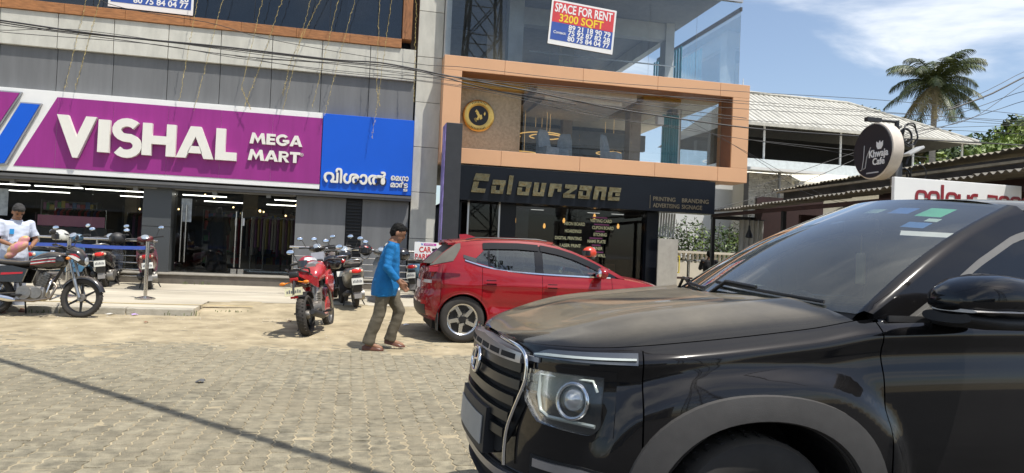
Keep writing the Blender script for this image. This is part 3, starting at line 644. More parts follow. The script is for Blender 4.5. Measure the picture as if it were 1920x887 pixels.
M_ring = mat('brass', (0.75, 0.48, 0.18), .25, 1.0)
for cx_, cy_, r_, z_ in ((5.45, 21, .68, 4.92), (5.6, 21, .48, 4.90), (4.9, 21.4, .62, 4.38), (8.0, 22, .4, 4.7)):
    Q('ring_lamp', MB().tube([(cx_ + r_ * cos(a * pi / 18), cy_ + r_ * sin(a * pi / 18), z_) for a in range(36)], .016, 6, closed=True).cyl((cx_, cy_ + r_, z_), (cx_, cy_ + r_, 5.78), .004, 5).cyl((cx_, cy_ - r_, z_), (cx_, cy_ - r_, 5.78), .004, 5), glow('ring_glow', (1, .62, .2), .6))
Q('wall_unit', MB().box(8.12, 8.32, 18.5, 18.7, 5.05, 5.32, bev=.03), M_white, 40)
Q('cornice', MB().box(4.22, 9.0, 21.4, 21.6, 4.75, 5.25), mat('cornice_grey', (.20, .2, .2), .6))
M_cov = mat('pale_cover', (0.30, 0.36, 0.42), .8, var=.2)
def chair(X, Y, rz, lab):
    t = thing('covered_chair', lab, 'chair', (X, Y, 3.841), rz, 'cloth covered chairs on the first floor')
    obj('cover', MB().loft([[(-.24, -.24, 0), (.24, -.24, 0), (.24, .26, 0), (-.24, .26, 0)], [(-.22, -.23, .46), (.22, -.23, .46), (.22, .24, .46), (-.22, .24, .46)]]).loft([[(-.22, .12, .44), (.22, .12, .44), (.22, .25, .44), (-.22, .25, .44)], [(-.2, .2, .8), (.2, .2, .8), (.2, .28, .8), (-.2, .28, .8)], [(-.14, .24, .98), (.14, .24, .98), (.14, .29, .98), (-.14, .29, .98)]]), M_cov, t, 30)
    for a, b_ in ((-1, -1), (1, -1), (-1, 1), (1, 1)): obj('leg', MB().cyl((a * .18, b_ * .18, 0), (a * .18, b_ * .18, .1), .02, 6), M_black, t)
chair(5.2, 19.2, .4, 'pale covered chair left of the middle of the first floor window')
chair(5.75, 19.6, -.5, 'pale covered chair behind the middle of the first floor window')
chair(7.1, 19.3, .8, 'pale covered chair near the beige column on the first floor')
em = thing('round_emblem', 'round gold and black emblem with a gold figure mounted on the beige stone wall', 'emblem', (3.07, 18.34, 4.85))
Mg = mat('gold_metal', (0.72, 0.45, 0.12), .28, .9, var=.15, sc=5)
obj('rim', MB().lathe([(.26, 0), (.26, -.05), (.30, -.065), (.39, -.065), (.41, -.05), (.41, 0)], 40, axis='Y', cap=False), Mg, em, 50)
obj('disc', MB().lathe([(.001, -.045), (.262, -.045), (.262, 0)], 40, axis='Y'), M_black, em)
for nm, pl in (('figure', [(-.06, -.10), (-.02, -.02), (-.07, .06), (-.03, .13), (0, .09), (.03, .02), (.08, .03), (.10, -.07), (.04, -.11), (.02, -.04), (0, -.12)]), ('figure_head', [(-.10, .10), (-.06, .16), (-.03, .12), (-.07, .08)]), ('figure_leaf', [(.13, .05), (.16, .12), (.18, .06), (.16, .0)])):
    obj(nm, MB().prism(pl, -.056, -.044), Mg, em)
for k in range(4): obj('stroke', MB().tube([(.02 - .16 * cos(R(a)) * (.6 + .1 * k), -.05, -.02 + .19 * sin(R(a)) * (.6 + .1 * k)) for a in range(-60, -10, 10)], .005, 5), Mg, em)
for k in range(10):
    a = R(60 + k * 60 / 9); b2 = R(240 + k * 60 / 9)
    for q in (a, b2): obj('rim_mark', MB().box(-.008, .008, -.069, -.064, -.022, .022, M=Matrix.Translation((.345 * cos(q), 0, .345 * sin(q))) @ Euler((0, -q + pi / 2, 0)).to_matrix().to_4x4()), M_black, em)

# second floor: open concrete frame behind clear glass
G_sf = glass('mirror_tint_glass', (0.90, 0.93, 0.94), 1.5, 1.0)
spx = [2.06, 3.4, 4.75, 6.1, 7.45, 8.8, 10.09]
for a, b in zip(spx, spx[1:]): Q('upper_pane', MB().box(a + .004, b - .004, 17.7, 17.712, 6.132, 8.43), G_sf)
for k in range(5): Q('side_pane', MB().box(10.085, 10.095, 17.72 + k * 1.1, 18.81 + k * 1.1, 6.132, 8.2), side_g)
Q('top_rail', MB().box(10.06, 10.12, 17.69, 23.2, 8.2, 8.3), mat('rail_dark', (.06, .06, .065), .5))
Q('top_rail', MB().box(2.05, 10.12, 17.66, 17.76, 8.43, 8.5), M_alu)
M_conb = mat('bare_concrete', (0.62, 0.62, 0.60), .9, var=.15, sc=2)
Q('roof_slab', MB().box(2.05, 9.55, 17.75, 26, 8.45, 8.7), mat('slab_grey', (.26, .265, .27), .9))
Q('slab', MB().box(2.05, 10.1, 17.74, 26, 5.9, 6.13), M_conb)
for X, Y, wd in ((4.02, 19.5, .42), (8.95, 20.0, .27), (6.6, 23, .4)): Q('concrete_column', MB().box(X, X + wd, Y, Y + .4, 6.13, 8.45), M_conb)
Q('concrete_beam', MB().box(4.1, 9.2, 20.05, 20.35, 7.95, 8.44), M_conb)
Q('concrete_beam', MB().box(8.98, 9.2, 20.36, 26, 8.0, 8.44), M_conb)
Q('conduit', MB().cyl((4.6, 19.4, 6.98), (9.0, 19.4, 6.98), .02, 8), M_white, 40)
Q('rear_wall', MB().box(2.05, 4.0, 22.8, 23, 6.13, 8.44).box(5.8, 8.6, 25.8, 26, 6.13, 8.44), mat('rear_wall_grey', (.34, .35, .37), .9))
Q('rear_wall', MB().box(2.05, 2.2, 17.8, 26, 6.13, 8.44), M_conb)
for k in range(11): Q('blind_strip', MB().box(9.75, 9.77, 20.6 + k * .2, 20.72 + k * .2, 6.2, 8.0 - .0 * k), mat('blue_blind', (0.05, 0.28, 0.38), .7, var=.2))
p1 = rent_poster(Matrix.Translation((4.66, 17.66, 6.73)) @ Euler((0, R(3.8), 0)).to_matrix().to_4x4(), 1.76, 1.16, 'red white and blue rent poster on the upper glass of the orange framed building')
p2 = rent_poster(Matrix.Translation((-5.68, 18.06, 6.60)) @ Euler((0, R(.4), 0)).to_matrix().to_4x4(), 1.82, 1.2, 'rent poster in the store\'s upper window above the wooden sill')

# ground floor shopfront
M_fas = mat('black_fascia', (0.008, 0.010, 0.015), .25, var=.1, sc=2, spec=.2)
fas = thing('fascia_sign', 'black fascia sign with mirror gold block letters under the orange frame', 'shop sign', (6, 17.5, 2.58))
P('board', MB().box(2.47, 9.38, 17.46, 17.95, 2.59, 3.455, bev=.008), M_fas, fas)
M_mir = mat('mirror_gold', (0.20, 0.155, 0.09), .12, 1.0, var=.35, sc=7, bump=.35, bs=9)
# block letters on a grid, 1 unit = letter height, leaning
GL = {'C': ([(0, .62), (.78, .62), (.86, 1), (.12, 1)], [(-.1, 0), (.62, 0), (.66, .22), (.22, .22), (.30, .56), (.02, .56)]),
      'o': ([(0, 0), (.62, 0), (.64, .18), (0, .18)], [(0, .18), (.24, .18), (.26, .4), (.02, .4)], [(.44, .18), (.64, .18), (.68, .4), (.46, .4)], [(.05, .46), (.72, .46), (.76, .72), (.08, .72)], [(.46, .4), (.68, .4), (.7, .46), (.47, .46)]),
      'l': ([(0, 0), (.22, 0), (.34, 1), (.1, 1)],),
      'u': ([(0, 0), (.6, 0), (.62, .2), (.02, .2)], [(.02, .2), (.26, .2), (.34, .72), (.08, .72)], [(.4, .2), (.62, .2), (.72, .72), (.46, .72)]),
      'r': ([(0, 0), (.24, 0), (.34, .46), (.06, .46)], [(.06, .46), (.7, .46), (.74, .72), (.1, .72)], [(.5, .3), (.7, .3), (.72, .46), (.52, .46)]),
      'z': ([(0, 0), (.64, 0), (.66, .2), (.0, .2)], [(0, .2), (.3, .2), (.7, .5), (.4, .5)], [(.08, .5), (.72, .5), (.76, .72), (.1, .72)]),
      'n': ([(0, 0), (.24, 0), (.32, .46), (.05, .46)], [(.42, 0), (.66, 0), (.72, .46), (.48, .46)], [(.05, .46), (.72, .46), (.74, .72), (.1, .72)]),
      'e': ([(0, 0), (.64, 0), (.66, .2), (0, .2)], [(0, .2), (.22, .2), (.26, .46), (.02, .46)], [(.4, .26), (.66, .26), (.68, .42), (.42, .42)], [(.05, .46), (.7, .46), (.74, .72), (.08, .72)])}
x = 2.86; hz = .47; zb_ = 2.79
for ch in 'Colourzone':
    b = MB(); dx = random.uniform(-.01, .01)
    for pl in GL[ch]:
        pl2 = [(x + a * hz * 1.03, zb_ + c * hz) for a, c in pl]; b.prism(pl2, 17.40, 17.462)
    bm_ = b.mesh('letter'); o = obj('letter', bm_, M_mir); o.parent = fas; o.matrix_parent_inverse = Matrix.Translation(fas.location).inverted()
    x += {'C': .44, 'l': .25}.get(ch, .385) * 1.0 + .012
M_brz = mat('bronze_lettering', (0.22, 0.18, 0.12), .35, .6, var=.25, sc=4)
for s_, X, z in (('PRINTING', 7.62, 2.86), ('BRANDING', 8.43, 2.86), ('ADVERTISING', 7.62, 2.69), ('SIGNAGE', 8.43, 2.69)): P('wording', text_mb(s_, .155, .012, .0005, Matrix.Translation((X, 17.452, z)), {'PRINTING': .62, 'BRANDING': .76, 'ADVERTISING': .74, 'SIGNAGE': .58}[s_]), M_brz, fas)
P('divider', MB().box(7.53, 7.54, 17.45, 17.459, 2.66, 3.0), M_brz, fas)
Q('shop_pier', MB().box(7.62, 7.95, 17.8, 18.3, .34, 2.585, bev=.01), M_fas)
Q('shop_pier', MB().box(2.47, 2.66, 17.8, 18.3, .34, 2.585), M_fas); Q('shop_pier', MB().box(3.68, 4.08, 17.9, 18.2, .34, 2.585), M_fas)
Q('shop_base', MB().box(2.47, 7.95, 17.75, 18.5, .2, .40), M_gran)
G_cz = glass('dark_shop_glass', (0.62, 0.64, 0.66), 1.5, .55)
Q('shop_door', MB().box(2.88, 3.63, 17.95, 17.965, .42, 2.56), G_cz)
for X in (2.83, 3.63): Q('door_post', MB().box(X, X + .045, 17.92, 17.98, .41, 2.58), M_alu)
for a, b in ((4.09, 5.75), (5.76, 7.6)): Q('shop_pane', MB().box(a, b, 17.98, 17.992, .41, 2.58), G_cz)
Q('pale_strip', MB().box(4.12, 4.45, 18.03, 18.05, .42, 2.5), mat('strip_grey', (.12, .12, .125), .6))
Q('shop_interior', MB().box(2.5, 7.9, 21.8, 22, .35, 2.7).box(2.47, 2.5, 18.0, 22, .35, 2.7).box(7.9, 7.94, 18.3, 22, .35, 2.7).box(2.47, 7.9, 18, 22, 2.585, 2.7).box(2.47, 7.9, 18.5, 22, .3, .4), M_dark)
Q('notice_row', MB().box(2.85, 3.4, 18.02, 18.03, 1.52, 1.62), mat('notice_pale', (.55, .52, .45), .6, var=.4, sc=18))
Q('shop_counter', MB().box(5.6, 7.3, 19.2, 19.7, .4, 1.15, bev=.01), mat('counter_wood', (.22, .12, .05), .5, var=.3))
for X, Y, z in ((4.35, 19.0, 2.2), (5.75, 19.2, 2.28), (6.5, 18.8, 2.42), (7.35, 19.2, 2.2), (5.3, 19.6, 2.12)):
    Q('pendant_lamp', MB().lathe([(.001, .1), (.02, .09), (.04, .02), (.03, -.03), (.001, -.05)], 10, M=Matrix.Translation((X, Y, z))), glow('warm_lamp', (1, .5, .12), 2.2), 60)
for X in (4.7, 6.3, 7.0): Q('tube_light', MB().box(X, X + .35, 18.8, 18.83, 2.53, 2.545), glow('dim_tube', (1, .95, .85), 1.2))
M_vin = mat('window_lettering', (0.62, 0.60, 0.36), .5, var=.1, sc=20)
M_vin2 = mat('window_lettering_purple', (0.20, 0.04, 0.14), .5, var=.1, sc=20)
for k, (s_, X, wd) in enumerate((('VISITING CARD', 6.30, .60), ('CLIPON BOARD', 6.36, .60), ('ETCHING', 6.41, .36), ('NAME PLATE', 6.25, .50), ('BANNER', 6.32, .35), ('LED WALL', 6.38, .38))):
    Q('window_wording', text_mb(s_, .118, .004, .002, Matrix.Translation((X - .2, 17.972, 2.245 - k * .182)), wd), M_vin)
    Q('window_strip', MB().box(X - .15, X - .15 + wd * .7, 17.974, 17.976, 2.35 - k * .182, 2.385 - k * .182), M_vin2)
for k, (s_, X, wd) in enumerate((('NEON BOARD', 5.60, .56), ('HOARDINGS', 5.62, .45), ('DIGITAL PRINTING', 5.36, .72), ('LASER PRINT', 5.50, .57))):
    Q('window_wording', text_mb(s_, .118, .004, .002, Matrix.Translation((X - .2, 17.972, 2.13 - k * .19)), wd), M_vin)

# black totem with a purple edge
t = thing('totem_sign', 'tall black totem sign with a purple edge beside the concrete column', 'sign', (2.24, 17.0, .33))
obj('panel', MB().box(-.18, .20, -.28, .30, 0, 4.0, bev=.008), mat('totem_black', (.028, .030, .034), .5), t)
obj('edge_panel', MB().box(-.195, -.183, -.27, .29, .02, 3.98), mat('totem_purple', (0.13, 0.10, 0.36), .45, var=.5, sc=3, col2=(.32, .25, .55)), t)

# steel telecom tower across the road (seen mirrored in the upper glass)
t = thing('lattice_tower', 'steel lattice telecom tower standing across the road behind the viewer', 'tower', (9.3, -20, 0))
M_tw = mat('galvanised_dark', (.10, .10, .10), .6, .4)
b = MB(); hw = lambda z: 1.9 - z * .035
for sx in (-1, 1):
    for sy in (-1, 1): obj('mast_leg', MB().tube([(sx * hw(z), sy * hw(z), z) for z in range(0, 43, 6)], .11, 8), M_tw, t)
for k in range(14):
    z0_, z1_ = k * 3, k * 3 + 3; br = MB()
    for (ax, ay), (bx, by) in (((-1, -1), (1, -1)), ((1, -1), (1, 1)), ((1, 1), (-1, 1)), ((-1, 1), (-1, -1))):
        br.cyl((ax * hw(z0_), ay * hw(z0_), z0_), (bx * hw(z1_), by * hw(z1_), z1_), .05, 6).cyl((bx * hw(z0_), by * hw(z0_), z0_), (ax * hw(z1_), ay * hw(z1_), z1_), .05, 6).cyl((ax * hw(z1_), ay * hw(z1_), z1_), (bx * hw(z1_), by * hw(z1_), z1_), .05, 6)
    obj('bracing', br, M_tw, t)
# shops on the other side of the road (only seen as reflections)
t = thing('opposite_shops', 'low cream shop row across the road behind the viewer', 'building', (0, -14, 0))
obj('wall', MB().box(-30, 3.5, -6, 0, 0, 4.6), mat('cream_wall', (.42, .38, .30), .85), t)
obj('canopy', MB().box(-30, 3.5, 0, 1.2, 2.9, 3.05), M_conb, t)
for k in range(9): obj('shutter', MB().box(-29 + k * 3.6, -26.2 + k * 3.6, .002, .05, .1, 2.6), mat('shutter_paint', (.16, .2, .24), .5, rand=.4), t)

# ------------------------------------------------------------------ right-hand plot: cafe shed, signs, neighbour house, hedge, trees
def at(name, label, cat, loc, rz=0, group=None): return thing(name, label, cat, loc, rz, group)
M_corr = mat('fibre_cement', (0.17, 0.155, 0.13), .9, var=.25, sc=3, rand=.06)
M_mar = mat('maroon_dark', (0.035, 0.014, 0.014), .7, var=.2)
shed = at('cafe_shed', 'low dark cafe shed with corrugated sheet roof behind the white sign board', 'shed', (12, 14, .34))
def corr_sheet(x0, z0, x1, z1, ya, yb, pitch=.146, amp=.024, th=.008):
    n = int((yb - ya) / pitch * 6); top = []; bot = []
    b = MB(); A = []; B = []
    for i in range(n + 1):
        y = lerp(ya, yb, i / n); h = amp * cos(2 * pi * (y - ya) / pitch)
        A.append((y, h))
    ring = [[(x0, y, z0 + h), (x1, y, z1 + h), (x1, y, z1 + h - th), (x0, y, z0 + h - th)] for y, h in A]
    return b.loft(ring)
ya = 6.6; k = 0
while ya < 18.6:
    zz = lerp(2.93, 2.74, (ya - 7) / 11.5)
    P('roof_sheet', corr_sheet(9.75 + random.uniform(-.03, .03), zz, 11.5, zz + .20, ya, ya + 1.06), M_corr, shed, 60); ya += 1.022; k += 1
P('eave_beam', MB().box(9.95, 10.03, 6.6, 18.7, 2.60, 2.69), M_mar, shed)
P('eave_beam', MB().box(9.95, 13, 18.66, 18.74, 2.55, 2.66), M_black, shed)
for Y in (18.6, 15.2, 11.6, 8.0): P('post', MB().box(9.94, 10.03, Y, Y + .09, .3, 2.6), M_black, shed)
P('back_wall', MB().box(13.2, 13.4, 6.6, 16.0, .3, 3.4).box(10.9, 13.2, 15.9, 16.0, .3, 2.6), M_mar, shed)
P('back_wall', MB().box(11.25, 13.4, 18.5, 18.6, .3, 3.25), M_mar, shed)
P('upper_wall', MB().box(11.5, 11.62, 6.6, 17.6, 3.05, 3.42), mat('dark_wall', (.07, .065, .06), .9, var=.4, sc=2), shed)  # dark wall with a blotchy tone
ya = 6.6
while ya < 17.5:
    zz = lerp(3.62, 3.36, (ya - 7) / 11)
    P('roof_sheet', corr_sheet(11.35, zz, 15.5, zz + .55, ya, ya + 1.06, .146, .02), mat('mossy_fibre_cement', (.26, .235, .18), .95, var=.35, sc=2.5), shed, 60); ya += 1.022
P('roof_edge', MB().box(11.28, 11.4, 6.6, 17.6, 3.28, 3.33), mat('edge_dirt', (.28, .24, .17), .9, var=.3, sc=6), shed)
t = at('pendant_lamp', 'small black pendant lamp hanging under the shed eave', 'lamp', (10.5, 17.6, 2.02))
obj('shade', MB().lathe([(.02, .34), (.035, .22), (.09, .08), (.10, .02), (.07, 0)], 16), M_black, t, 50); obj('cord', MB().cyl((0, 0, .33), (0, 0, .62), .006, 6), M_black, t)
t = at('canvas_screen', 'pale hanging canvas screen under the shed roof', 'screen', (10.6, 18.3, .35))
obj('cloth', MB().grid([[(lerp(0, .75, i / 24) - .0 * j, .03 * sin(i * 1.3), z - (.25 * (1 - i / 24) if j == 0 else 0)) for j, z in enumerate((.9, 1.5, 2.2))] for i in range(25)]), mat('canvas', (.45, .45, .43), .9, var=.1), t, 60)
obj('rod', MB().cyl((-.05, 0, 2.21), (.8, 0, 2.21), .015, 8), M_black, t)
# white colour zone board on two posts
bd = at('sign_board', 'white sign board with dark red rounded lettering beyond the black car roof', 'sign', (8.8, 9.0, 0))
obj('board', MB().box(-1.12, 1.14, 0, .06, 1.75, 2.68, bev=.008), M_white, bd)
for X in (-.95, .95): obj('post', MB().box(X - .03, X + .03, .065, .125, 0, 2.6), M_steel, bd)
M_red = mat('dark_red_letter', (.24, .014, .024), .4)
def rstroke(pts, wd, n=6):     # rounded stroke letter part in XZ
    return [(p[0], p[1]) for p in pts]
XH = .30
def blk(ch):
    w, h = .2, XH
    arc = lambda cx, cz, r, a0, a1: [(cx + r * cos(R(a)), cz + r * sin(R(a))) for a in np.linspace(a0, a1, 5)]
    o_ = lambda: [arc(.06, .06, .06, 180, 270) + arc(.14, .06, .06, 270, 360) + arc(.14, h - .06, .06, 0, 90) + arc(.06, h - .06, .06, 90, 180) + [(0, .06)]]
    return {'c': [[(.2, .05)] + arc(.14, .06, .06, 300, 270)[::1] + arc(.06, .06, .06, 270, 180) + arc(.06, h - .06, .06, 180, 90) + arc(.14, h - .06, .06, 90, 0) + [(.2, h - .09)]],
            'o': o_(), 'l': [[(.02, .42), (.02, .06), (.06, .0), (.09, 0)]], 'u': [[(0, h)] + [(0, .06)] + arc(.06, .06, .06, 180, 270) + arc(.14, .06, .06, 270, 360) + [(.2, h)]],
            'r': [[(0, 0), (0, h - .06)] + arc(.06, h - .06, .06, 180, 90) + [(.14, h)]], 'z': [[(0, h), (.2, h), (.2, h * .55), (0, h * .4), (0, 0), (.2, 0)]],
            'n': [[(0, 0), (0, h - .06)] + arc(.06, h - .06, .06, 180, 90) + arc(.14, h - .06, .06, 90, 0) + [(.2, 0)]], 'e': [[(.0, h / 2), (.2, h / 2), (.2, h - .06)] + arc(.14, h - .06, .06, 0, 90) + arc(.06, h - .06, .06, 90, 180) + [(0, .06)] + arc(.06, .06, .06, 180, 270) + [(.19, 0)]]}[ch]
xx = -.74
for ch in 'colour zone':
    if ch == ' ': xx += .08; continue
    b = MB()
    for pts in blk(ch):
        qs = stroke([(xx + a * .82, 2.19 + c) for a, c in pts], .046)
        for q in qs: b.prism(q, -.010, -.002)
    obj('letter', b, M_red, bd); xx += .10 if ch == 'l' else .215
# round cafe sign on a black bracket post
t = at('bracket_post', 'black iron post with scroll brackets and coiled cable beside the round sign', 'post', (8.12, 9.5, 0))
obj('post', MB().cyl((0, 0, 0), (0, 0, 3.62), .035, 10), M_black, t, 40)
obj('arm', MB().cyl((0, 0, 3.60), (-.52, 0, 3.60), .022, 8).box(-.55, -.3, -.04, .04, 3.57, 3.63), M_black, t, 40)
spir = lambda cx, cz, r, turns, s0: [(cx + (r - r * .55 * i / 40) * cos(s0 + turns * 2 * pi * i / 40), 0, cz + (r - r * .55 * i / 40) * sin(s0 + turns * 2 * pi * i / 40)) for i in range(41)]
obj('scroll', MB().tube(spir(.15, 3.40, .16, 1.5, 2.0), .016, 6), M_black, t, 60); obj('scroll', MB().tube(spir(.14, 2.78, .14, 1.5, 4.0), .014, 6), M_black, t, 60)
obj('cable_coil', MB().tube([(.2 + .13 * cos(a * pi / 12), -.05 + .02 * sin(a), 3.42 + .17 * sin(a * pi / 12)) for a in range(24)], .012, 6, closed=True).tube([(.21 + .14 * cos(a * pi / 12), -.03, 3.40 + .17 * sin(a * pi / 12)) for a in range(24)], .01, 6, closed=True), M_black, t, 60)
obj('cable_coil', MB().tube([(.36 + .14 * cos(a * pi / 12), -.06, 2.82 + .14 * sin(a * pi / 12)) for a in range(24)], .008, 6, closed=True), M_black, t, 60)
obj('junction_box', MB().box(-.05, .08, -.06, .06, 2.62, 2.98, bev=.02), mat('box_grey', (.12, .12, .12), .6), t)
t = at('flood_lamp', 'small pale flood lamp on the bracket post', 'lamp', (8.22, 9.4, 3.0))
obj('housing', MB().box(.0, .30, -.08, .08, 0, .045, M=rotm(0, R(-28), 0, (.0, 0, .06)), bev=.012), mat('lamp_alu', (.55, .55, .52), .4, .3), t, 40); obj('bracket', MB().cyl((0, 0, -.06), (.06, 0, .1), .014, 6), M_black, t)
rs_ = thing('round_cafe_sign', 'round black cafe sign with white lettering and a thick pale rim', 'sign', (7.80, 9.5, 3.12), -pi / 2)
obj('rim', MB().lathe([(.415, .10), (.43, .09), (.43, -.09), (.415, -.10)], 48, axis='Y'), mat('cream_rim', (.60, .53, .45), .5), rs_, 40)
obj('face', MB().lathe([(.001, -.112), (.405, -.112), (.412, -.10), (.38, -.095), (.001, -.095)], 48, axis='Y'), mat('cafe_black', (.012, .012, .014), .35), rs_, 30)
obj('wording', text_mb('Khwaja', .155, .008, .003, Matrix.Translation((-.05, -.116, -.10)), .40), M_white, rs_); obj('wording', text_mb('Cafe', .145, .008, .003, Matrix.Translation((.03, -.116, -.22)), .25), M_white, rs_)
obj('caption_line', MB().box(-.10, .16, -.117, -.112, -.345, -.325), mat('mark_grey', (.45, .45, .45), .6), rs_)
obj('cup_mark', MB().prism([(.10, .06), (.13, .01), (.20, .01), (.235, .06), (.235, .13), (.19, .10), (.17, .14), (.14, .10), (.10, .13)], -.117, -.111), M_white, rs_)
obj('figure_mark', MB().tube([(-.16, -.115, .10), (-.17, -.115, -.1), (-.20, -.115, -.27), (-.24, -.115, -.28)], .008, 5).tube([(-.02, -.115, .06), (-.1, -.115, -.08), (-.13, -.115, -.25), (-.17, -.115, -.26)], .007, 5), mat('mark_grey', (.45, .45, .45), .6), rs_)

# neighbour house
hs = at('neighbour_house', 'white two storey house with a broad corrugated hip roof over an open terrace', 'house', (21, 30, .35))
M_roof = mat('roof_sheet_pale', (.47, .455, .40), .85, var=.2, sc=.9, stretch=(3, 1, 1))
M_hw = mat('house_white', (.66, .66, .64), .8, var=.08, sc=1)
ez, rz_ = 7.2, 9.4; ex0, ex1, ey0, ey1 = 15.4, 27.4, 27.0, 35.0; rx0, rx1, ry = 17.6, 23.6, 31.0
b = MB(); b.add([(ex0, ey0, ez), (ex1, ey0, ez), (rx1, ry, rz_), (rx0, ry, rz_)], [(0, 1, 2, 3)]); b.add([(ex1, ey0, ez), (ex1, ey1, ez), (rx1, ry, rz_)], [(0, 1, 2)]); b.add([(ex0, ey1, ez), (ex0, ey0, ez), (rx0, ry, rz_)], [(0, 1, 2)]); b.add([(ex1, ey1, ez), (ex0, ey1, ez), (rx0, ry, rz_), (rx1, ry, rz_)], [(0, 1, 2, 3)])
rf = P('roof', b, mat('roof_underlay', (.16, .155, .14), .9), hs)
# ribs of the front slope: corrugation built as ridges
for i in range(44):
    x = ex0 + .14 + i * (ex1 - ex0 - .28) / 43
    # rise along slope until hip line
    tmax = min((x - ex0) / (rx0 - ex0), (ex1 - x) / (ex1 - rx1), 1.0)
    y1, z1 = ey0 + (ry - ey0) * tmax, ez + (rz_ - ez) * tmax
    if tmax < .04: continue
    o = obj('roof_rib', MB().prism([(x - .112, 0), (x - .07, .06), (x + .07, .06), (x + .112, 0)], 0, 1, 'Y'), M_roof, rf)
    for v in o.data.vertices:
        u = v.co.y; v.co.y = lerp(ey0 - .06, y1, u); v.co.z = lerp(ez - .02, z1, u) + v.co.z + .006
obj('gable_vent', MB().prism([(0, 0), (1.5, 0), (.75, .95)], -.02, .02, 'X', M=Matrix.Translation((rx0 + .35, ry - .75, rz_ - .62))), mat('lattice_dark', (.09, .085, .08), .8), rf)
obj('ridge_cap', MB().tube([(rx0 + .25, ry, rz_ + .1), (rx1, ry, rz_ + .06)], .09, 8), M_roof, rf); obj('finial', MB().cyl((rx0 + .3, ry, rz_ + .1), (rx0 + .3, ry, rz_ + .75), .05, 6, r2=.01), M_conb, rf)
obj('hip_cap', MB().tube([(ex0, ey0, ez + .05), (rx0, ry, rz_ + .07)], .08, 8), M_roof, rf); obj('hip_cap', MB().tube([(ex1, ey0, ez + .05), (rx1, ry, rz_ + .07)], .08, 8), M_roof, rf)
obj('gutter', MB().box(ex0, ex1, ey0 - .14, ey0 - .06, ez - .1, ez + .0), M_roof, rf)
for X in (16.9, 20.6, 24.3, 26.9): P('terrace_post', MB().cyl((X, 27.4, 5.4), (X, 27.4, 7.2), .045, 8), M_hw, hs)
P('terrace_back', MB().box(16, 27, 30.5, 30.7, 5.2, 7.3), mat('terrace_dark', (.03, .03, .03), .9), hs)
P('parapet', MB().box(15.6, 27, 27.2, 27.35, 5.15, 5.75), mat('parapet_blue_white', (.55, .60, .62), .8), hs)
P('sunshade', MB().add([(15.3, 25.6, 4.72), (27.2, 25.6, 4.72), (27.2, 27.25, 5.32), (15.3, 27.25, 5.32), (15.3, 25.6, 4.6), (27.2, 25.6, 4.6), (27.2, 27.25, 5.2), (15.3, 27.25, 5.2)], [(0, 1, 2, 3), (7, 6, 5, 4), (0, 4, 5, 1), (1, 5, 6, 2), (2, 6, 7, 3), (3, 7, 4, 0)]), mat('sunshade_cream', (.78, .74, .62), .8, var=.06), hs)
P('wall', MB().box(15.2, 27, 27.4, 35, .3, 5.6), M_hw, hs); P('porch_wall', MB().box(11.0, 15.0, 26.5, 30, .3, 4.9), M_hw, hs)
P('porch_slab', MB().add([(14.4, 24.2, 4.95), (17.6, 24.2, 4.95), (17.6, 26.2, 5.2), (14.4, 26.2, 5.2), (14.4, 24.2, 4.85), (17.6, 24.2, 4.85), (17.6, 26.2, 5.05), (14.4, 26.2, 5.05)], [(0, 1, 2, 3), (7, 6, 5, 4), (0, 4, 5, 1), (1, 5, 6, 2), (2, 6, 7, 3), (3, 7, 4, 0)]), M_hw, hs)
P('porch_post', MB().cyl((16.0, 24.8, .3), (16.0, 24.8, 4.9), .06, 8), mat('post_grey', (.2, .2, .2), .6), hs)
wl = P('stone_wall', MB().box(14.85, 16.7, 25.05, 25.4, .3, 4.85), mat('mortar_dark', (.12, .11, .1), .9), hs)
sb = MB(); rg = random.Random(5); z = 2.4
while z < 4.8:
    h = rg.uniform(.045, .075); x = 14.85
    while x < 16.7:
        w_ = rg.uniform(.12, .38); sb.box(x, min(x + w_ - .012, 16.7), 25.05 - rg.uniform(.005, .045), 25.06, z, z + h - .01); x += w_
    z += h
stuff(obj('ledge_stones', sb, mat('ledge_stone', (.40, .38, .34), .9, var=.35, sc=5), wl))
P('window_box', MB().box(17.6, 18.2, 25.5, 26, 3.9, 4.5), mat('ac_grey', (.2, .2, .2), .6), hs)
P('white_pier', MB().box(17.2, 17.45, 25.3, 25.6, .3, 4.7), M_hw, hs)
# arch of a further porch roof
P('arched_canopy', MB().grid([[(lerp(19, 22, i / 20), 24.6 + 1.2 * j, 4.05 + .75 * sin(pi * i / 20)) for j in range(2)] for i in range(21)]), M_hw, hs, 60)

# garden wall with balusters, hedge behind it
gw = at('garden_wall', 'cream garden wall topped with short balusters below the hedge', 'wall', (13, 23, .34))
M_cream = mat('cream_plaster', (.50, .46, .38), .85, var=.12, sc=1.5)
P('wall_base', MB().box(9.5, 18, 23.0, 23.2, .3, 1.28), M_cream, gw); P('coping', MB().box(9.5, 18, 22.96, 23.24, 1.60, 1.68), M_cream, gw)
bme = MB().lathe([(.05, 0), (.055, .04), (.035, .08), (.06, .17), (.04, .26), (.055, .30), (.05, .318)], 8).mesh('baluster'); bme.materials.append(M_cream)
for k in range(36):
    o = bpy.data.objects.new('baluster', bme); COL.objects.link(o); o.parent = gw; o.matrix_parent_inverse = Matrix.Translation(gw.location).inverted(); o.location = (9.6 + k * .17, 23.1, 1.282)
M_leafd = mat('leaf_dark', (.030, .055, .016), .6, var=.4, sc=3, col2=(.06, .10, .025), rand=.0)
M_leafl = mat('leaf_light', (.11, .18, .03), .55, var=.35, sc=2, col2=(.18, .25, .055))
M_leafy = mat('leaf_yellowgreen', (.20, .26, .055), .55, var=.35, sc=2)
M_bark = mat('bark', (.13, .105, .075), .9, var=.3, sc=8, bump=.4, bs=20)
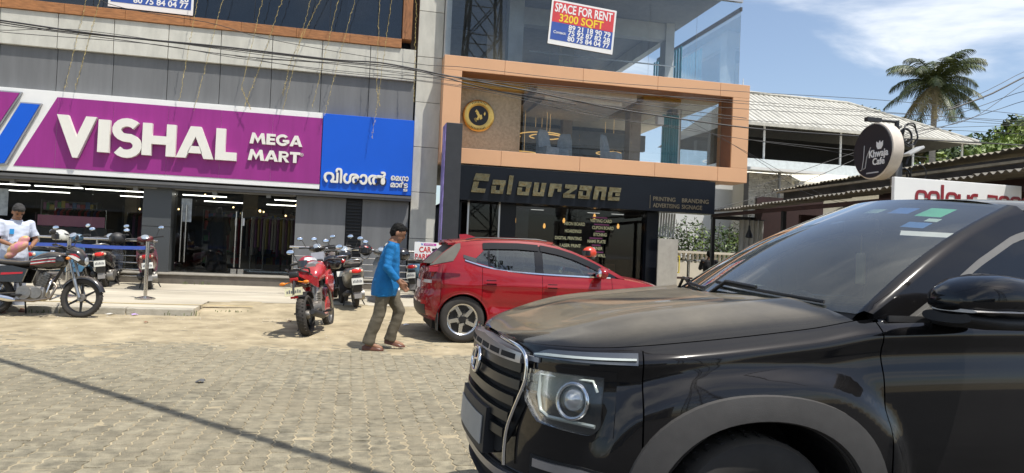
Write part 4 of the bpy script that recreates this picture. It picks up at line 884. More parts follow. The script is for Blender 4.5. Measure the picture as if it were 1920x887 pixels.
def leaves(mb, c, r, n, size, rg, mi=0, flat=.75, shell=.5):
    for i in range(n):
        d = Vector((rg.gauss(0, 1), rg.gauss(0, 1), rg.gauss(0, 1))); d.normalize(); k = shell + (1 - shell) * rg.random() ** .6
        p = Vector(c) + Vector((d.x * r[0], d.y * r[1], d.z * r[2])) * k
        s = size * rg.uniform(.6, 1.35); nrm = (d * .4 + Vector((rg.gauss(0, .5), rg.gauss(0, .5), rg.uniform(.1, 1)))).normalized(); u = nrm.orthogonal().normalized(); q = Matrix.Rotation(rg.uniform(0, 6.28), 3, nrm) @ u; v = nrm.cross(q)
        tip = p + q * s; mb.add([p - q * s * .7, p + v * s * .36 - nrm * s * .08, tip - nrm * s * .18, p - v * s * .36 - nrm * s * .08], [(0, 1, 2), (0, 2, 3)], mi)
hd = at('hedge', 'tall leafy green hedge with pale leaf tips above the garden wall', 'hedge', (12.5, 23.9, .3))
hb = MB(); rg = random.Random(21)
for k in range(22):
    cx_ = lerp(-3.0, 4.2, k / 21); leaves(hb, (cx_, rg.uniform(-.2, .3), rg.uniform(1.4, 2.0)), (.55, .45, .75), 260, .085, rg, 0 if k % 4 else 1)
obj('foliage', hb, [M_leafd, M_leafl], hd, fix=False)
for k in range(16):
    x_ = lerp(-2.8, 4, k / 15); obj('stem', MB().tube([(x_, 0, 0), (x_ + rg.uniform(-.1, .1), rg.uniform(-.1, .1), 1.2), (x_ + rg.uniform(-.3, .3), rg.uniform(-.3, .1), 2.5)], [.03, .02, .008], 6), M_bark, hd)
def tree(name, lab, base, trunk_h, blobs, nleaf, size, mats, seed, group='trees behind the houses'):
    t = at(name, lab, 'tree', base, 0, group); rg = random.Random(seed); tb = MB(); cr = MB()
    tb.tube([(0, 0, 0), (.1, .05, trunk_h * .5), (0, 0, trunk_h)], [.28, .2, .14], 8)
    for (c, r) in blobs:
        tb.tube([(0, 0, trunk_h * .8), (c[0] * .5, c[1] * .5, (trunk_h * .8 + c[2]) * .52), tuple(c)], [.1, .06, .02], 6)
        for _ in range(10):
            d = Vector((rg.gauss(0, 1), rg.gauss(0, 1), rg.gauss(0, .8))).normalized() * rg.uniform(.35, .95)
            cc = (c[0] + d.x * r, c[1] + d.y * r, c[2] + d.z * r * .75); leaves(cr, cc, (r * .42, r * .42, r * .3), int(nleaf / 10), size, rg, rg.choice(range(len(mats))), shell=.35)
    obj('trunk', tb, M_bark, t, 50); obj('crown', cr, mats, t, fix=False); return t
tree('leafy_tree', 'bright green broadleaf tree at the right edge behind the shed', (39, 37, .3), 5, [((-2.5, 0, 7.2), 2.2), ((.4, .4, 8.6), 2.2), ((3.6, -.5, 7.6), 2.4), ((1.2, -.8, 9.6), 1.7), ((-.6, -1.5, 6.2), 2.2), ((5.8, 0, 9.0), 2.2), ((3, -1, 5.4), 2.2), ((-4.6, -1, 6.4), 1.8), ((-3, -2, 5.0), 1.8)], 1600, .22, [M_leafl, M_leafl, M_leafy, M_leafd], 3)
tree('leafy_tree', 'lower sunlit green tree filling the gap beneath the palm', (34.5, 38, .3), 4, [((0, 0, 7.0), 2.2), ((-2.6, .5, 6.6), 2.0), ((2.2, 0, 7.4), 2.0), ((.5, -1, 5.2), 2.0)], 1300, .25, [M_leafl, M_leafd, M_leafy], 8)
tree('leafy_tree', 'bright yellow green tree spreading beside the right end of the corrugated roof', (29.8, 28.6, .3), 3.4, [((0, 0, 6.2), 1.6), ((1.6, .2, 7.0), 1.7), ((-1.5, -.3, 5.0), 1.5), ((3.2, 0, 6.0), 1.7), ((1.0, -.6, 4.8), 1.6), ((2.6, -.4, 4.4), 1.5), ((-3.2, -.6, 4.4), 1.2)], 1200, .17, [M_leafl, M_leafy, M_leafl, M_leafd], 17)
tree('leafy_tree', 'dark tree rising behind the ridge of the corrugated roof', (36.5, 44, .3), 6, [((0, 0, 10.6), 2.2), ((-2.6, 0, 11.2), 1.8), ((2.6, 0, 10.0), 2.2), ((-4.6, 1, 11.4), 1.7), ((-6.4, 0, 11.0), 1.5), ((4.8, 0, 9.4), 1.8)], 900, .26, [M_leafd, M_leafd, mat('leaf_brown', (.09, .085, .05), .7, var=.4)], 12)
# coconut palm
pm = at('coconut_palm', 'tall coconut palm with drooping fronds rising above the house roof', 'palm tree', (33.3, 36, .3))
obj('trunk', MB().tube([(0, 0, 0), (.1, 0, 4), (-.05, 0, 8), (.05, 0, 12.1)], [.24, .19, .17, .15], 10), mat('palm_bark', (.30, .27, .23), .9, var=.25, sc=3, stretch=(1, 1, 6)), pm, 50)
M_fr = mat('palm_frond', (.045, .07, .02), .5, var=.35, sc=1.2, col2=(.09, .11, .035)); M_fry = mat('palm_frond_dry', (.20, .16, .07), .7, var=.3)
rg = random.Random(31)
fr_list = [(i * 2.399, rg.uniform(.15, 1.1) if i > 6 else rg.uniform(.95, 1.4)) for i in range(22)] + [(rg.uniform(0, 6.28), rg.uniform(-.8, -.1)) for _ in range(12)]
for i, (az, el) in enumerate(fr_list):
    ln = rg.uniform(2.7, 3.3); pts = []; p = Vector((0, 0, 12.15)); e = el
    for s in range(15):
        pts.append(p.copy()); st = ln / 14; p = p + Vector((cos(az) * cos(e), sin(az) * cos(e), sin(e))) * st; e -= (.055 + .030 * s / 3) * (1.0 if el > 0 else .5)
    b = MB(); b.tube(pts, [.04 - .0023 * s for s in range(15)], 5)
    for s in range(1, 15):
        for sub in range(7):
            f = (s - 1 + sub / 7) / 14; c = pts[s - 1].lerp(pts[s], sub / 7); d = (pts[s] - pts[s - 1]).normalized(); sd = d.cross(Vector((0, 0, 1))); sd = sd.normalized() if sd.length > .01 else Vector((1, 0, 0)); L_ = .72 * sin(pi * (.12 + .85 * f)) ** .7 + .08
            for sg in (-1, 1):
                q = (sd * sg * (.7 + .3 * rg.random()) + d * .65 + Vector((0, 0, -.30 - .5 * rg.random()))).normalized(); a = c + q * L_ * .5 + Vector((0, 0, .05)); tip = c + q * L_ + Vector((0, 0, -.16 * L_)); wv = d * .015
                b.add([c - wv, c + wv, a + wv * 1.2, a - wv * 1.2, tip], [(0, 1, 2, 3), (3, 2, 4)])
    obj('frond', b, M_fr if (el > -.3 or i % 2) else M_fry, pm, fix=False)
for k in range(7): obj('coconut', MB().ell((.25 * cos(k), .25 * sin(k), 11.85 - .1 * (k % 3)), (.13, .13, .16), 8, 6), mat('coconut', (.20, .17, .05), .6), pm, 60)

# small things in the passage beside the print shop
t = at('grey_panel', 'upright grey display panel with a yellow grip beside the black shop pier', 'display panel', (8.12, 17.5, .34))
obj('sheet', MB().box(-.29, .27, 0, .05, .22, 1.54, bev=.006), mat('panel_taupe', (.36, .34, .30), .6), t); obj('grip', MB().box(.285, .32, -.02, .02, .66, .69).box(.285, .32, -.02, .02, 1.09, 1.12).box(.31, .325, -.02, .02, .66, 1.12), mat('yellow_plastic', (.75, .60, .05), .5), t)
for X in (-.2, .2): obj('foot', MB().box(X - .02, X + .02, -.14, .2, 0, .22), M_black, t)
t = at('slat_screen', 'white vertical slat screen hanging beside the black shop pier', 'screen', (8.14, 18.5, 1.98))
for k in range(8): obj('slat', MB().box(k * .078, k * .078 + .048, 0, .03, 0, .66, M=Euler((0, .04, 0)).to_matrix().to_4x4()), mat('slat_pale', (.62, .65, .64), .6, rand=.08), t)
obj('rail', MB().box(0, .66, .0, .04, .665, .71), M_white, t)
t = at('wooden_bench', 'low dark bench with slanted legs behind the display panel', 'bench', (8.5, 18.1, .34))
obj('seat', MB().box(-.5, .55, -.18, .18, .50, .55, bev=.006), M_mar, t)
for X, s in ((-.42, -1), (.0, 1), (.1, -1), (.48, 1)): obj('leg', MB().cyl((X, 0, .5), (X + s * .14, 0, 0), .022, 6), M_black, t)
t = at('bar_table', 'round steel pedestal table in the passage before the garden wall', 'table', (9.45, 19.0, .34))
obj('top', MB().lathe([(.001, .99), (.33, .99), (.34, 1.0), (.34, 1.02), (.33, 1.03), (.001, 1.03)], 28), M_steel, t, 40); obj('pedestal', MB().cyl((0, 0, .03), (0, 0, .99), .045, 14), M_steel, t, 40); obj('base', MB().lathe([(.24, 0), (.24, .015), (.06, .035)], 24), M_steel, t, 40)

# ------------------------------------------------------------------ overhead wires and hanging garland strings
M_wire = mat('wire_black', (.016, .016, .018), .6)
def wire(pts, r, lab, n=14):
    """a cable through the given points, hung smoothly between them"""
    out_ = []; pts = [Vector(p) for p in pts]
    if pts[0].x < -4: d = (pts[0] - pts[1]).normalized(); d.z = abs(d.z) * .5; pts = [pts[0] + d * 14] + pts      # on to the poles beyond the street corner
    if pts[-1].x > 8.5: d = (pts[-1] - pts[-2]).normalized(); d.z *= .3; pts = pts + [pts[-1] + d * 12]
    xs_ = np.linspace(pts[0][0], pts[-1][0], n * (len(pts) - 1))
    for x in xs_: out_.append((x, interp(x, [(p[0], p[1]) for p in pts]), interp(x, [(p[0], p[2]) for p in pts])))
    return tag(obj('overhead_wire', MB().tube(out_, r, 5), M_wire, sm=60), lab, 'wire', 'overhead wires along the street')
M_garl = mat('garland_tinsel', (.42, .33, .12), .6, var=.5, sc=20)
GL_ORD = ('leftmost', 'second', 'third', 'fourth', 'fifth', 'sixth', 'seventh', 'eighth', 'ninth', 'tenth', 'eleventh', 'twelfth', 'rightmost')
def garland(pts, k):
    rg = random.Random(k); b = MB(); n = 110; Ls = []; pts = [tuple(Vector(pts[0]) + (Vector(pts[0]) - Vector(pts[1])) * (1.9 / (pts[0][2] - pts[1][2])))] + pts
    for i in range(n + 1):
        u = i / n * (len(pts) - 1); j = min(int(u), len(pts) - 2); p = Vector(pts[j]).lerp(Vector(pts[j + 1]), u - j)
        Ls.append(p + Vector((rg.gauss(0, .008), rg.gauss(0, .008), 0)))
    b.tube(Ls, .0045, 4)
    for p in Ls:
        if rg.random() < .8:
            for _ in range(3):
                d = Vector((rg.gauss(0, 1), rg.gauss(0, 1), rg.gauss(0, 1))).normalized() * rg.uniform(.012, .032); e = d.orthogonal().normalized() * .006; q = p + Vector((0, 0, rg.uniform(-.03, .03)))
                b.add([q - e, q + e, q + d], [(0, 1, 2)])
    tag(obj('garland_string', b, M_garl, fix=False), f'{GL_ORD[k]} dried tinsel string hanging over the store front, counted from the left', 'garland', 'tinsel strings over the store front')
wire([(-6.65, 14.2, 5.04), (-6.16, 14.2, 5.02), (-4.46, 14.2, 4.94), (-2.47, 14.2, 4.94), (-0.34, 14.2, 4.9), (0.42, 14.2, 4.93), (1.95, 14.2, 4.78), (3.49, 14.2, 4.64), (5.23, 14.2, 4.45), (8.39, 14.2, 4.29), (11.0, 14.2, 4.32), (16.19, 14.2, 4.46)], 0.016, 'thick black cable bundle sagging across both shopfronts')
wire([(-6.68, 14.25, 5.04), (-6.18, 14.25, 5.0), (-5.25, 14.25, 4.95), (-3.58, 14.25, 4.94), (-0.34, 14.25, 4.89), (0.89, 14.25, 4.88), (2.84, 14.25, 4.59), (4.43, 14.25, 4.47)], 0.012, 'second heavy cable strapped below the main bundle')
wire([(-6.7, 14.3, 4.99), (-6.2, 14.3, 4.97), (-4.31, 14.3, 4.91), (-2.1, 14.3, 4.82), (0.27, 14.3, 4.88), (2.4, 14.3, 4.8), (5.02, 14.3, 4.65), (8.37, 14.3, 4.52)], 0.008, 'thin wire just below the heavy cable bundle')
wire([(-6.6, 14.1, 4.81), (-6.11, 14.1, 4.82), (-5.03, 14.1, 4.96), (-3.09, 14.1, 4.89), (-1.12, 14.1, 4.81), (1.3, 14.1, 4.76), (4.59, 14.1, 4.79), (8.37, 14.1, 4.79), (12.3, 14.1, 4.9), (16.06, 14.1, 5.02)], 0.006, 'thin wire ending high at the right over the corrugated roof')
wire([(-6.55, 14.0, 4.81), (-6.07, 14.0, 4.77), (-3.52, 14.0, 4.81), (-2.24, 14.0, 4.71), (-0.32, 14.0, 4.65), (1.61, 14.0, 4.7), (4.91, 14.0, 4.73), (8.18, 14.0, 4.82), (15.48, 14.0, 4.93)], 0.006, 'lowest thin wire crossing the concrete band')
wire([(-4.96, 13.8, 5.67), (-4.27, 13.8, 5.38), (-2.6, 13.8, 5.24), (-1.86, 13.8, 5.09), (-0.34, 13.8, 4.95), (1.26, 13.8, 4.87), (1.88, 13.8, 4.9), (4.49, 13.8, 4.87), (8.06, 13.8, 4.97), (11.48, 13.8, 5.09), (15.25, 13.8, 5.09)], 0.006, 'topmost thin wire rising to the left edge')
wire([(-2.3, 14.4, 4.84), (-0.74, 14.4, 4.72), (1.12, 14.4, 4.71), (3.54, 14.4, 4.6), (5.91, 14.4, 4.52), (8.7, 14.4, 4.51), (15.93, 14.4, 4.77)], 0.006, "wire crossing the lower edge of the orange frame's opening")
wire([(-1.93, 14.5, 4.85), (-0.54, 14.5, 4.89), (1.88, 14.5, 4.78), (4.73, 14.5, 4.73), (8.48, 14.5, 4.77), (12.66, 14.5, 4.91), (16.68, 14.5, 5.03)], 0.006, 'wire crossing the emblem wall and the frame')
wire([(0.29, 14.6, 4.78), (2.46, 14.6, 4.66), (4.78, 14.6, 4.36), (6.63, 14.6, 4.24), (8.57, 14.6, 4.11), (11.32, 14.6, 3.94), (12.79, 14.6, 3.56)], 0.006, 'wire drooping steeply to the cafe shed')
wire([(2.02, 14.7, 4.77), (3.62, 14.7, 4.6), (5.79, 14.7, 4.33), (7.7, 14.7, 4.2), (8.91, 14.7, 3.68), (10.31, 14.7, 2.98)], 0.005, "slack wire falling past the frame's right jamb")
wire([(7.22, 14.8, 4.47), (8.7, 14.8, 3.86), (9.8, 14.8, 3.39), (10.94, 14.8, 2.94)], 0.005, 'short drop wire from the frame to the shed roof')
wire([(7.92, 13.5, 3.9), (10.47, 13.5, 3.86), (13.21, 13.5, 3.84), (15.4, 13.5, 3.92)], 0.006, 'wire crossing the neighbour house terrace')
wire([(6.45, 12.0, 2.29), (7.96, 12.0, 2.78), (9.31, 12.0, 3.39), (10.48, 12.0, 3.98), (11.97, 12.0, 4.41), (13.77, 12.0, 5.47)], 0.006, 'service wire climbing from the shed eave to the right edge')
wire([(10.98, 11.5, 4.41), (11.82, 11.5, 4.75), (13.19, 11.5, 5.37)], 0.016, 'thick service cable rising to the right edge')
wire([(10.86, 11.5, 4.38), (11.82, 11.5, 4.85), (13.19, 11.5, 5.48)], 0.006, 'thin wire above the thick service cable at the right edge')
wire([(10.13, 11.6, 3.91), (11.56, 11.6, 4.48), (13.32, 11.6, 5.07)], 0.006, 'upper thin wire below the thick service cable')
wire([(10.23, 11.7, 3.83), (12.04, 11.7, 4.47), (13.44, 11.7, 4.91)], 0.006, 'lower thin wire below the thick service cable')
wire([(7.41, 12.2, 2.78), (8.99, 12.2, 3.39), (10.42, 12.2, 3.9), (11.4, 12.2, 4.21)], 0.005, 'faint drop wire before the neighbour house terrace')
garland([(-5.96, 17.62, 6.68), (-6.31, 17.62, 4.52)], 0)
garland([(-5.69, 17.62, 6.71), (-6.1, 17.62, 4.57)], 1)
garland([(-3.67, 17.62, 6.96), (-3.96, 17.62, 4.47)], 2)
garland([(-3.12, 17.62, 7.02), (-3.63, 17.62, 4.31)], 3)
garland([(-2.25, 17.62, 7.13), (-2.64, 17.62, 4.9), (-2.41, 17.62, 4.42)], 4)
garland([(-1.81, 17.62, 7.18), (-2.27, 17.62, 5.37), (-2.55, 17.62, 4.47)], 5)
garland([(-1.17, 17.62, 7.26), (-1.7, 17.62, 4.45)], 6)
garland([(-0.92, 17.62, 7.29), (-1.58, 17.62, 5.63), (-1.72, 17.62, 4.79)], 7)
garland([(-0.53, 17.62, 7.34), (-1.04, 17.62, 4.57)], 8)
garland([(-0.15, 17.62, 7.38), (-0.75, 17.62, 4.43)], 9)
garland([(0.41, 17.62, 7.45), (0.44, 17.62, 5.18), (0.53, 17.62, 4.74)], 10)
garland([(0.7, 17.62, 7.49), (0.51, 17.62, 5.19), (0.38, 17.62, 3.95)], 11)
garland([(1.29, 17.62, 7.56), (1.32, 17.62, 5.98), (1.34, 17.62, 4.94)], 12)
# heavy cable crossing the road above the viewer: its shadow lies on the pavers
def over(p, h=6.4): q = Vector(p) + SUN_DIR * (h / SUN_DIR.z); return q
a = over((-6.2, 11.5, 0), 7.0); b_ = over((4.6, -.6, 0), 6.4); m_ = over((-1.66, 6.4, 0), 6.2)
pts = []
for i in range(25):
    t_ = i / 24; pts.append(tuple(a * (1 - t_) ** 2 + (m_ * 2 - (a + b_) / 2) * 2 * t_ * (1 - t_) + b_ * t_ ** 2))
tag(obj('road_cable', MB().tube(pts, .052, 8), M_wire, sm=60), 'heavy cable bundle slung over the road above the viewer', 'wire')

# ------------------------------------------------------------------ car body builder
class Body:
    """a car body: nose at x=0, tail at x=L, wall surface addressed by a (path length round the plan outline) and z"""
    def __init__(s, d):
        s.__dict__.update(d); th = np.linspace(0, pi / 2, 60)
        xf = s.xe * (1 - np.cos(th) ** (2 / s.nf)); yf = np.sin(th) ** (2 / s.nf)
        xs_ = np.linspace(s.xe, s.L - s.xr, 160)[1:-1]
        xr = s.L - s.xr * (1 - np.cos(th[::-1]) ** (2 / s.nr)); yr = np.sin(th[::-1]) ** (2 / s.nr)
        X = np.concatenate([xf, xs_, xr]); Yw = np.concatenate([yf, np.ones(len(xs_)), yr]); Wx = np.array([interp(x, s.wx) for x in X])
        s.PX = X; s.PY = Yw * Wx; s.A = np.concatenate([[0], np.cumsum(np.hypot(np.diff(s.PX), np.diff(s.PY)))]); s.AL = s.A[-1]
    def a_of(s, x): return float(np.interp(x, s.PX, s.A))
    def x_of(s, a): return float(np.interp(abs(a), s.A, s.PX))
    def S(s, a, z, off=0.0):
        sg = -1 if a >= 0 else 1; a = abs(a)
        x = np.interp(a, s.A, s.PX); y = np.interp(a, s.A, s.PY); e = .012
        a0, a1 = max(0, a - e), min(s.AL, a + e)
        tx = np.interp(a1, s.A, s.PX) - np.interp(a0, s.A, s.PX); ty = np.interp(a1, s.A, s.PY) - np.interp(a0, s.A, s.PY)
        if a < e: tx, ty = 0, 1
        if a > s.AL - e: tx, ty = 0, -1
        l = sqrt(tx * tx + ty * ty); nx, ny = -ty / l, tx / l
        z0, z1 = interp(x, s.z0), interp(x, s.zs); v = (z - z0) / (z1 - z0)
        ins = interp(v, s.side) * ny * ny + (interp(z, s.front) if nx < 0 else interp(z, s.rear)) * nx * nx
        for xw in (s.xw1, s.xw2):
            r = sqrt((x - xw) ** 2 + (max(z, s.zw - .1) - s.zw) ** 2); ins -= s.fl * math.exp(-((r - s.rf) / s.fw) ** 2) * ny * ny
        if getattr(s, 'plateau', None):
            pr, ph, pw, pn = s.plateau
            for xw in (s.xw1, s.xw2):
                r = (abs((x - xw) / pr[0]) ** pn + abs(max(0, z - s.zw) / pr[1]) ** pn) ** (1 / pn); q = min(1, max(0, (1 - r) / pw)); ins -= ph * (q * q * (3 - 2 * q)) * ny * ny
        if s.crease: 
            for zc_, hgt, wd, xa, xb in s.crease:
                if xa < x < xb: ins -= hgt * math.exp(-((z - (zc_ + .0)) / wd) ** 2) * ny * ny
        return (float(x - nx * (ins - off)), float(sg * (y - ny * (ins - off))), float(z))
    def strip(s, as_, lo, hi, off=.004, nz=6, th=.02, mi=0, mb=None):
        """slab lying on the wall between two height curves over a range of a"""
        b = mb or MB(); lo_ = lo if callable(lo) else (lambda a: lo); hi_ = hi if callable(hi) else (lambda a: hi)
        F = [[s.S(a, lerp(lo_(a), hi_(a), j / nz), off) for j in range(nz + 1)] for a in as_]; G = [[s.S(a, lerp(lo_(a), hi_(a), j / nz), off - th) for j in range(nz + 1)] for a in as_]
        n = len(as_); rings = []
        for i in range(n): rings.append(F[i] + G[i][::-1])
        return b.loft(rings, mi)
def mirror_mb(mb):
    m = MB(); m.v = [(x, -y, z) for x, y, z in mb.v]; m.f = [f[::-1] for f in mb.f]; m.m = list(mb.m); return m
def body_panels(B, cuts, stas, vs, sgn=1, gap=.003):
    """wall split into panels at the given x cuts; wheel openings are cut and their edges drawn onto the arch"""
    res = {}
    names = [c[0] for c in cuts]
    for name, xa, xb, vlo, vhi in cuts:
        aa = (B.a_of(xa) + gap) if xa > 0 else 0.0; ab = (B.a_of(xb) - gap) if xb < B.L else B.AL
        st = [aa] + [a for a in stas if aa + .006 < a < ab - .006] + [ab]
        vv = [v for v in vs if vlo - 1e-6 <= v <= vhi + 1e-6]; b = MB(); idx = {}; pts = []
        for i, a in enumerate(st):
            x = B.x_of(a); z0, z1 = interp(x, B.z0), interp(x, B.zs)
            for j, v in enumerate(vv): idx[i, j] = len(pts); pts.append(list(B.S(a * sgn, z0 + v * (z1 - z0))))
        inside = lambda p: any(((p[0] - xw) ** 2 + (p[2] - B.zw) ** 2 < B.ra ** 2) if p[2] > B.zw else abs(p[0] - xw) < B.ra for xw in (B.xw1, B.xw2))
        keep, drop = [], set()
        for i in range(len(st) - 1):
            for j in range(len(vv) - 1):
                q = (idx[i, j], idx[i + 1, j], idx[i + 1, j + 1], idx[i, j + 1]); c = [sum(pts[k][m] for k in q) / 4 for m in range(3)]
                if inside(c) and abs(c[1]) > .4: drop |= set(q)
                else: keep.append(q)
        used = set(k for q in keep for k in q)
        for k in used & drop:
            p = pts[k]
            for xw in (B.xw1, B.xw2):
                if abs(p[0] - xw) < B.ra + .08:
                    if p[2] > B.zw - .01:
                        r = sqrt((p[0] - xw) ** 2 + (p[2] - B.zw) ** 2)
                        if r > .05: p[0] = xw + (p[0] - xw) * B.ra / r; p[2] = B.zw + (p[2] - B.zw) * B.ra / r
                    else: p[0] = xw + B.ra * (1 if p[0] > xw else -1)
        remap = {k: n for n, k in enumerate(sorted(used))}
        b.add([pts[k] for k in sorted(used)], [tuple(remap[k] for k in q) for q in keep]); res[name] = b
    return res
def thicken(me, t=.004):
    return me
def wheel(parent, loc, R_, rim, wd, style, side=-1, name='wheel'):
    """wheel with axle along Y, outer face towards side*Y"""
    t = bpy.data.objects.new(name, None); t.empty_display_size = .1; COL.objects.link(t); t.parent = parent; t.location = loc
    if side > 0: t.rotation_euler = (0, 0, pi)
    h = wd / 2
    tyre = MB().lathe([(rim - .005, -h * .92), (rim + .012, -h), (R_ - .045, -h * 1.02), (R_ - .014, -h * .93), (R_, -h * .72), (R_, h * .72), (R_ - .014, h * .93), (R_ - .045, h * 1.02), (rim + .012, h), (rim - .005, h * .92), (rim - .03, 0), (rim - .005, -h * .92)], 56, axis='Y')
    for k in range(40):
        a = 2 * pi * k / 40
        for yy in (-h * .45, 0, h * .45): tyre.box(-.006, .006, yy - h * .16, yy + h * .16, R_ - .004, R_ + .003, M=Euler((0, a + yy, 0)).to_matrix().to_4x4())
    obj('tyre', tyre, M_tyre, t, 40)
    obj('rim', MB().lathe([(rim - .004, -h * .93), (rim + .004, -h * .96), (rim - .012, -h * .86), (rim - .03, -h * .6), (rim - .03, h * .8), (rim - .002, h * .9)], 48, axis='Y', cap=False), M_alloy if style != 'dark' else M_blkm, t, 40)
    obj('brake_disc', MB().lathe([(.001, -h * .15), (rim * .72, -h * .15), (rim * .72, 0), (.001, 0)], 32, axis='Y'), M_disc, t, 30)
    y0 = -h * .80
    if style == 'twist':          # five swept two-tone spokes with dark pockets
        dk = MB().lathe([(.001, y0 + .03), (rim - .02, y0 + .03), (rim - .02, y0 + .06), (.001, y0 + .06)], 40, axis='Y'); obj('pocket', dk, M_blkm, t, 30)
        for k in range(5):
            M5 = Euler((0, 2 * pi * k / 5 + .2, 0)).to_matrix().to_4x4(); r = rim
            obj('spoke', MB().prism([(-.04 * r, .26 * r), (.30 * r, .18 * r), (.46 * r, .48 * r), (.60 * r, .76 * r), (.42 * r, .90 * r), (.10 * r, .985 * r), (.02 * r, .92 * r), (.33 * r, .74 * r), (.14 * r, .42 * r)], y0 - .004, y0 + .028, M=M5), M_alloy, t)
            obj('spoke_dark_side', MB().prism([(-.30 * r, .25 * r), (.02 * r, .30 * r), (.15 * r, .44 * r), (.05 * r, .60 * r), (-.2 * r, .4 * r)], y0 + .012, y0 + .03, M=M5), M_blkm, t)
        obj('hub', MB().lathe([(.001, y0 - .006), (.045, y0 - .006), (.06, y0 + .01), (.06, y0 + .03)], 20, axis='Y'), M_blkm, t, 40)
        for k in range(5): a = 2 * pi * k / 5; obj('lug_nut', MB().cyl((.075 * cos(a), y0 - .004, .075 * sin(a)), (.075 * cos(a), y0 + .02, .075 * sin(a)), .011, 6), M_alloy, t)
    else:
        for k in range(10):
            M5 = Euler((0, 2 * pi * k / 10, 0)).to_matrix().to_4x4(); r = rim
            obj('spoke', MB().prism([(-.05 * r, .2 * r), (.05 * r, .2 * r), (.09 * r, .97 * r), (-.09 * r, .97 * r)], y0, y0 + .03, M=M5), M_alloyd, t)
        obj('hub', MB().lathe([(.001, y0 - .01), (.05, y0 - .008), (.08, y0 + .01), (.08, y0 + .03)], 20, axis='Y'), M_alloyd, t, 40)
    return t
M_tyre = mat('tyre_rubber', (.030, .028, .026), .85, var=.3, sc=9, dust=.35, dcol=(.26, .21, .15))
M_alloy = mat('machined_alloy', (.72, .72, .72), .25, 1.0, var=.05); M_alloyd = mat('grey_alloy', (.25, .25, .25), .35, 1.0)
M_blkm = mat('black_satin', (.012, .012, .012), .4); M_disc = mat('brake_steel', (.25, .23, .21), .4, 1.0, var=.2, sc=20)
M_plast = mat('black_plastic', (.025, .025, .026), .55, var=.1, bump=.1, bs=200)
M_chrome = mat('chrome', (.80, .80, .80), .08, 1.0, var=.02)
M_inner = mat('inner_black', (.008, .008, .008), .8)
G_lamp = glass('lamp_lens', (.96, .97, .97), 1.5, .5)
def wheel_well(B, xw, sgn):
    yo, yi = B.W - .03, B.W - .42; b = MB(); n = 24; g = []
    for i in range(n + 1):
        a = R(-35 + 250 * i / n); g.append([(xw + (B.ra + .012) * cos(a), -sgn * yo, B.zw + (B.ra + .012) * sin(a)), (xw + (B.ra + .012) * cos(a), -sgn * yi, B.zw + (B.ra + .012) * sin(a))])
    b.grid(g); b.add([p[1] for p in g], [tuple(range(n + 1))]); return b
def gside_fn(G):
    """side of the cabin: y as a function of height"""
    def f(x, z, off=0.0, sg=1):
        s_ = max(0, (z - G['zb']) / (G['zr'] - G['zb'])); k = interp(x, G['wx'])
        y = (G['yb'] - (G['yb'] - G['yr']) * s_ ** 1.25) * k
        return (x, -sg * (y + off), z + off * .25)
    return f
def gstrip(f, xs_, lo, hi, off=.0, nz=6, th=.012, sg=1, mb=None):
    b = mb or MB(); L1 = lo if callable(lo) else (lambda x: lo); H1 = hi if callable(hi) else (lambda x: hi); rings = []
    for x in xs_:
        rings.append([f(x, lerp(L1(x), H1(x), j / nz), off, sg) for j in range(nz + 1)] + [f(x, lerp(L1(x), H1(x), j / nz), off - th, sg) for j in range(nz, -1, -1)])
    return b.loft(rings)
def rng(a, b, n): return [lerp(a, b, i / n) for i in range(n + 1)]

# ------------------------------------------------------------------ black SUV in the foreground
M_bp = mat('black_paint', (.0035, .0038, .0050), .18, var=.05, coat=.8, spec=.05, dust=.46, dsc=3.0, dcol=(.46, .40, .29), dmin=.84)
M_bps = mat('black_paint_side', (.0035, .0038, .0050), .14, var=.05, coat=.8, spec=.05, dust=.05, dsc=5, dcol=(.30, .255, .20), dside=.40)
M_clad = mat('grey_cladding_plastic', (.052, .049, .046), .6, var=.12, sc=20, bump=.08, bs=300)
suv = thing('black_suv', 'large black SUV with a dusty bonnet in the right foreground', 'car', (.605, 3.20, 0))
SB = Body(dict(L=4.34, W=.90, xe=.62, nf=2.55, xr=.45, nr=2.8, wx=[(0, .875), (.6, .885), (1.2, .895), (2.5, .90), (3.6, .895), (4.34, .87)],
    z0=[(0, .24), (.4, .24), (.85, .26), (1.4, .25), (3, .25), (4.34, .28)],
    zs=[(0, .965), (.12, .975), (.3, .985), (.7, 1.02), (1.1, 1.07), (1.4, 1.12), (2.5, 1.15), (3.5, 1.17), (4.1, 1.16), (4.34, 1.12)],
    side=[(0, .09), (.06, .05), (.2, .034), (.45, .022), (.62, .026), (.76, .034), (.85, .056), (.895, .052), (.935, .040), (.965, .050), (1.0, .085)],
    front=[(.2, .12), (.32, .04), (.42, .0), (.6, .0), (.75, .012), (.9, .03), (1.02, .055)], rear=[(.2, .1), (.35, .0), (.6, .0), (.9, .02), (1.15, .08)],
    xw1=.855, xw2=3.49, zw=.34, ra=.435, fl=.0, rf=.50, fw=.10, plateau=((.66, .63), .046, .12, 2.7), crease=[(.50, -.012, .1, 1.4, 3.2)]))
stas = [SB.A[i] for i in range(0, 60, 2)] + [SB.a_of(x) for x in np.arange(.64, 3.9, .024)] + [SB.A[-1 - i] for i in range(0, 60, 4)]
stas = sorted(stas); vs = [0, .03, .07, .12] + list(np.linspace(.17, .80, 24)) + [.83, .86, .89, .92, .945, .965, .985, 1.0]
cutsS = [('front_bumper', 0, .41, 0, 1), ('front_fender', .41, 1.37, 0, 1), ('front_door', 1.37, 2.62, .06, 1), ('rear_door', 2.62, 3.42, .06, 1), ('rear_quarter', 3.42, 4.34, 0, 1)]
doors = {}
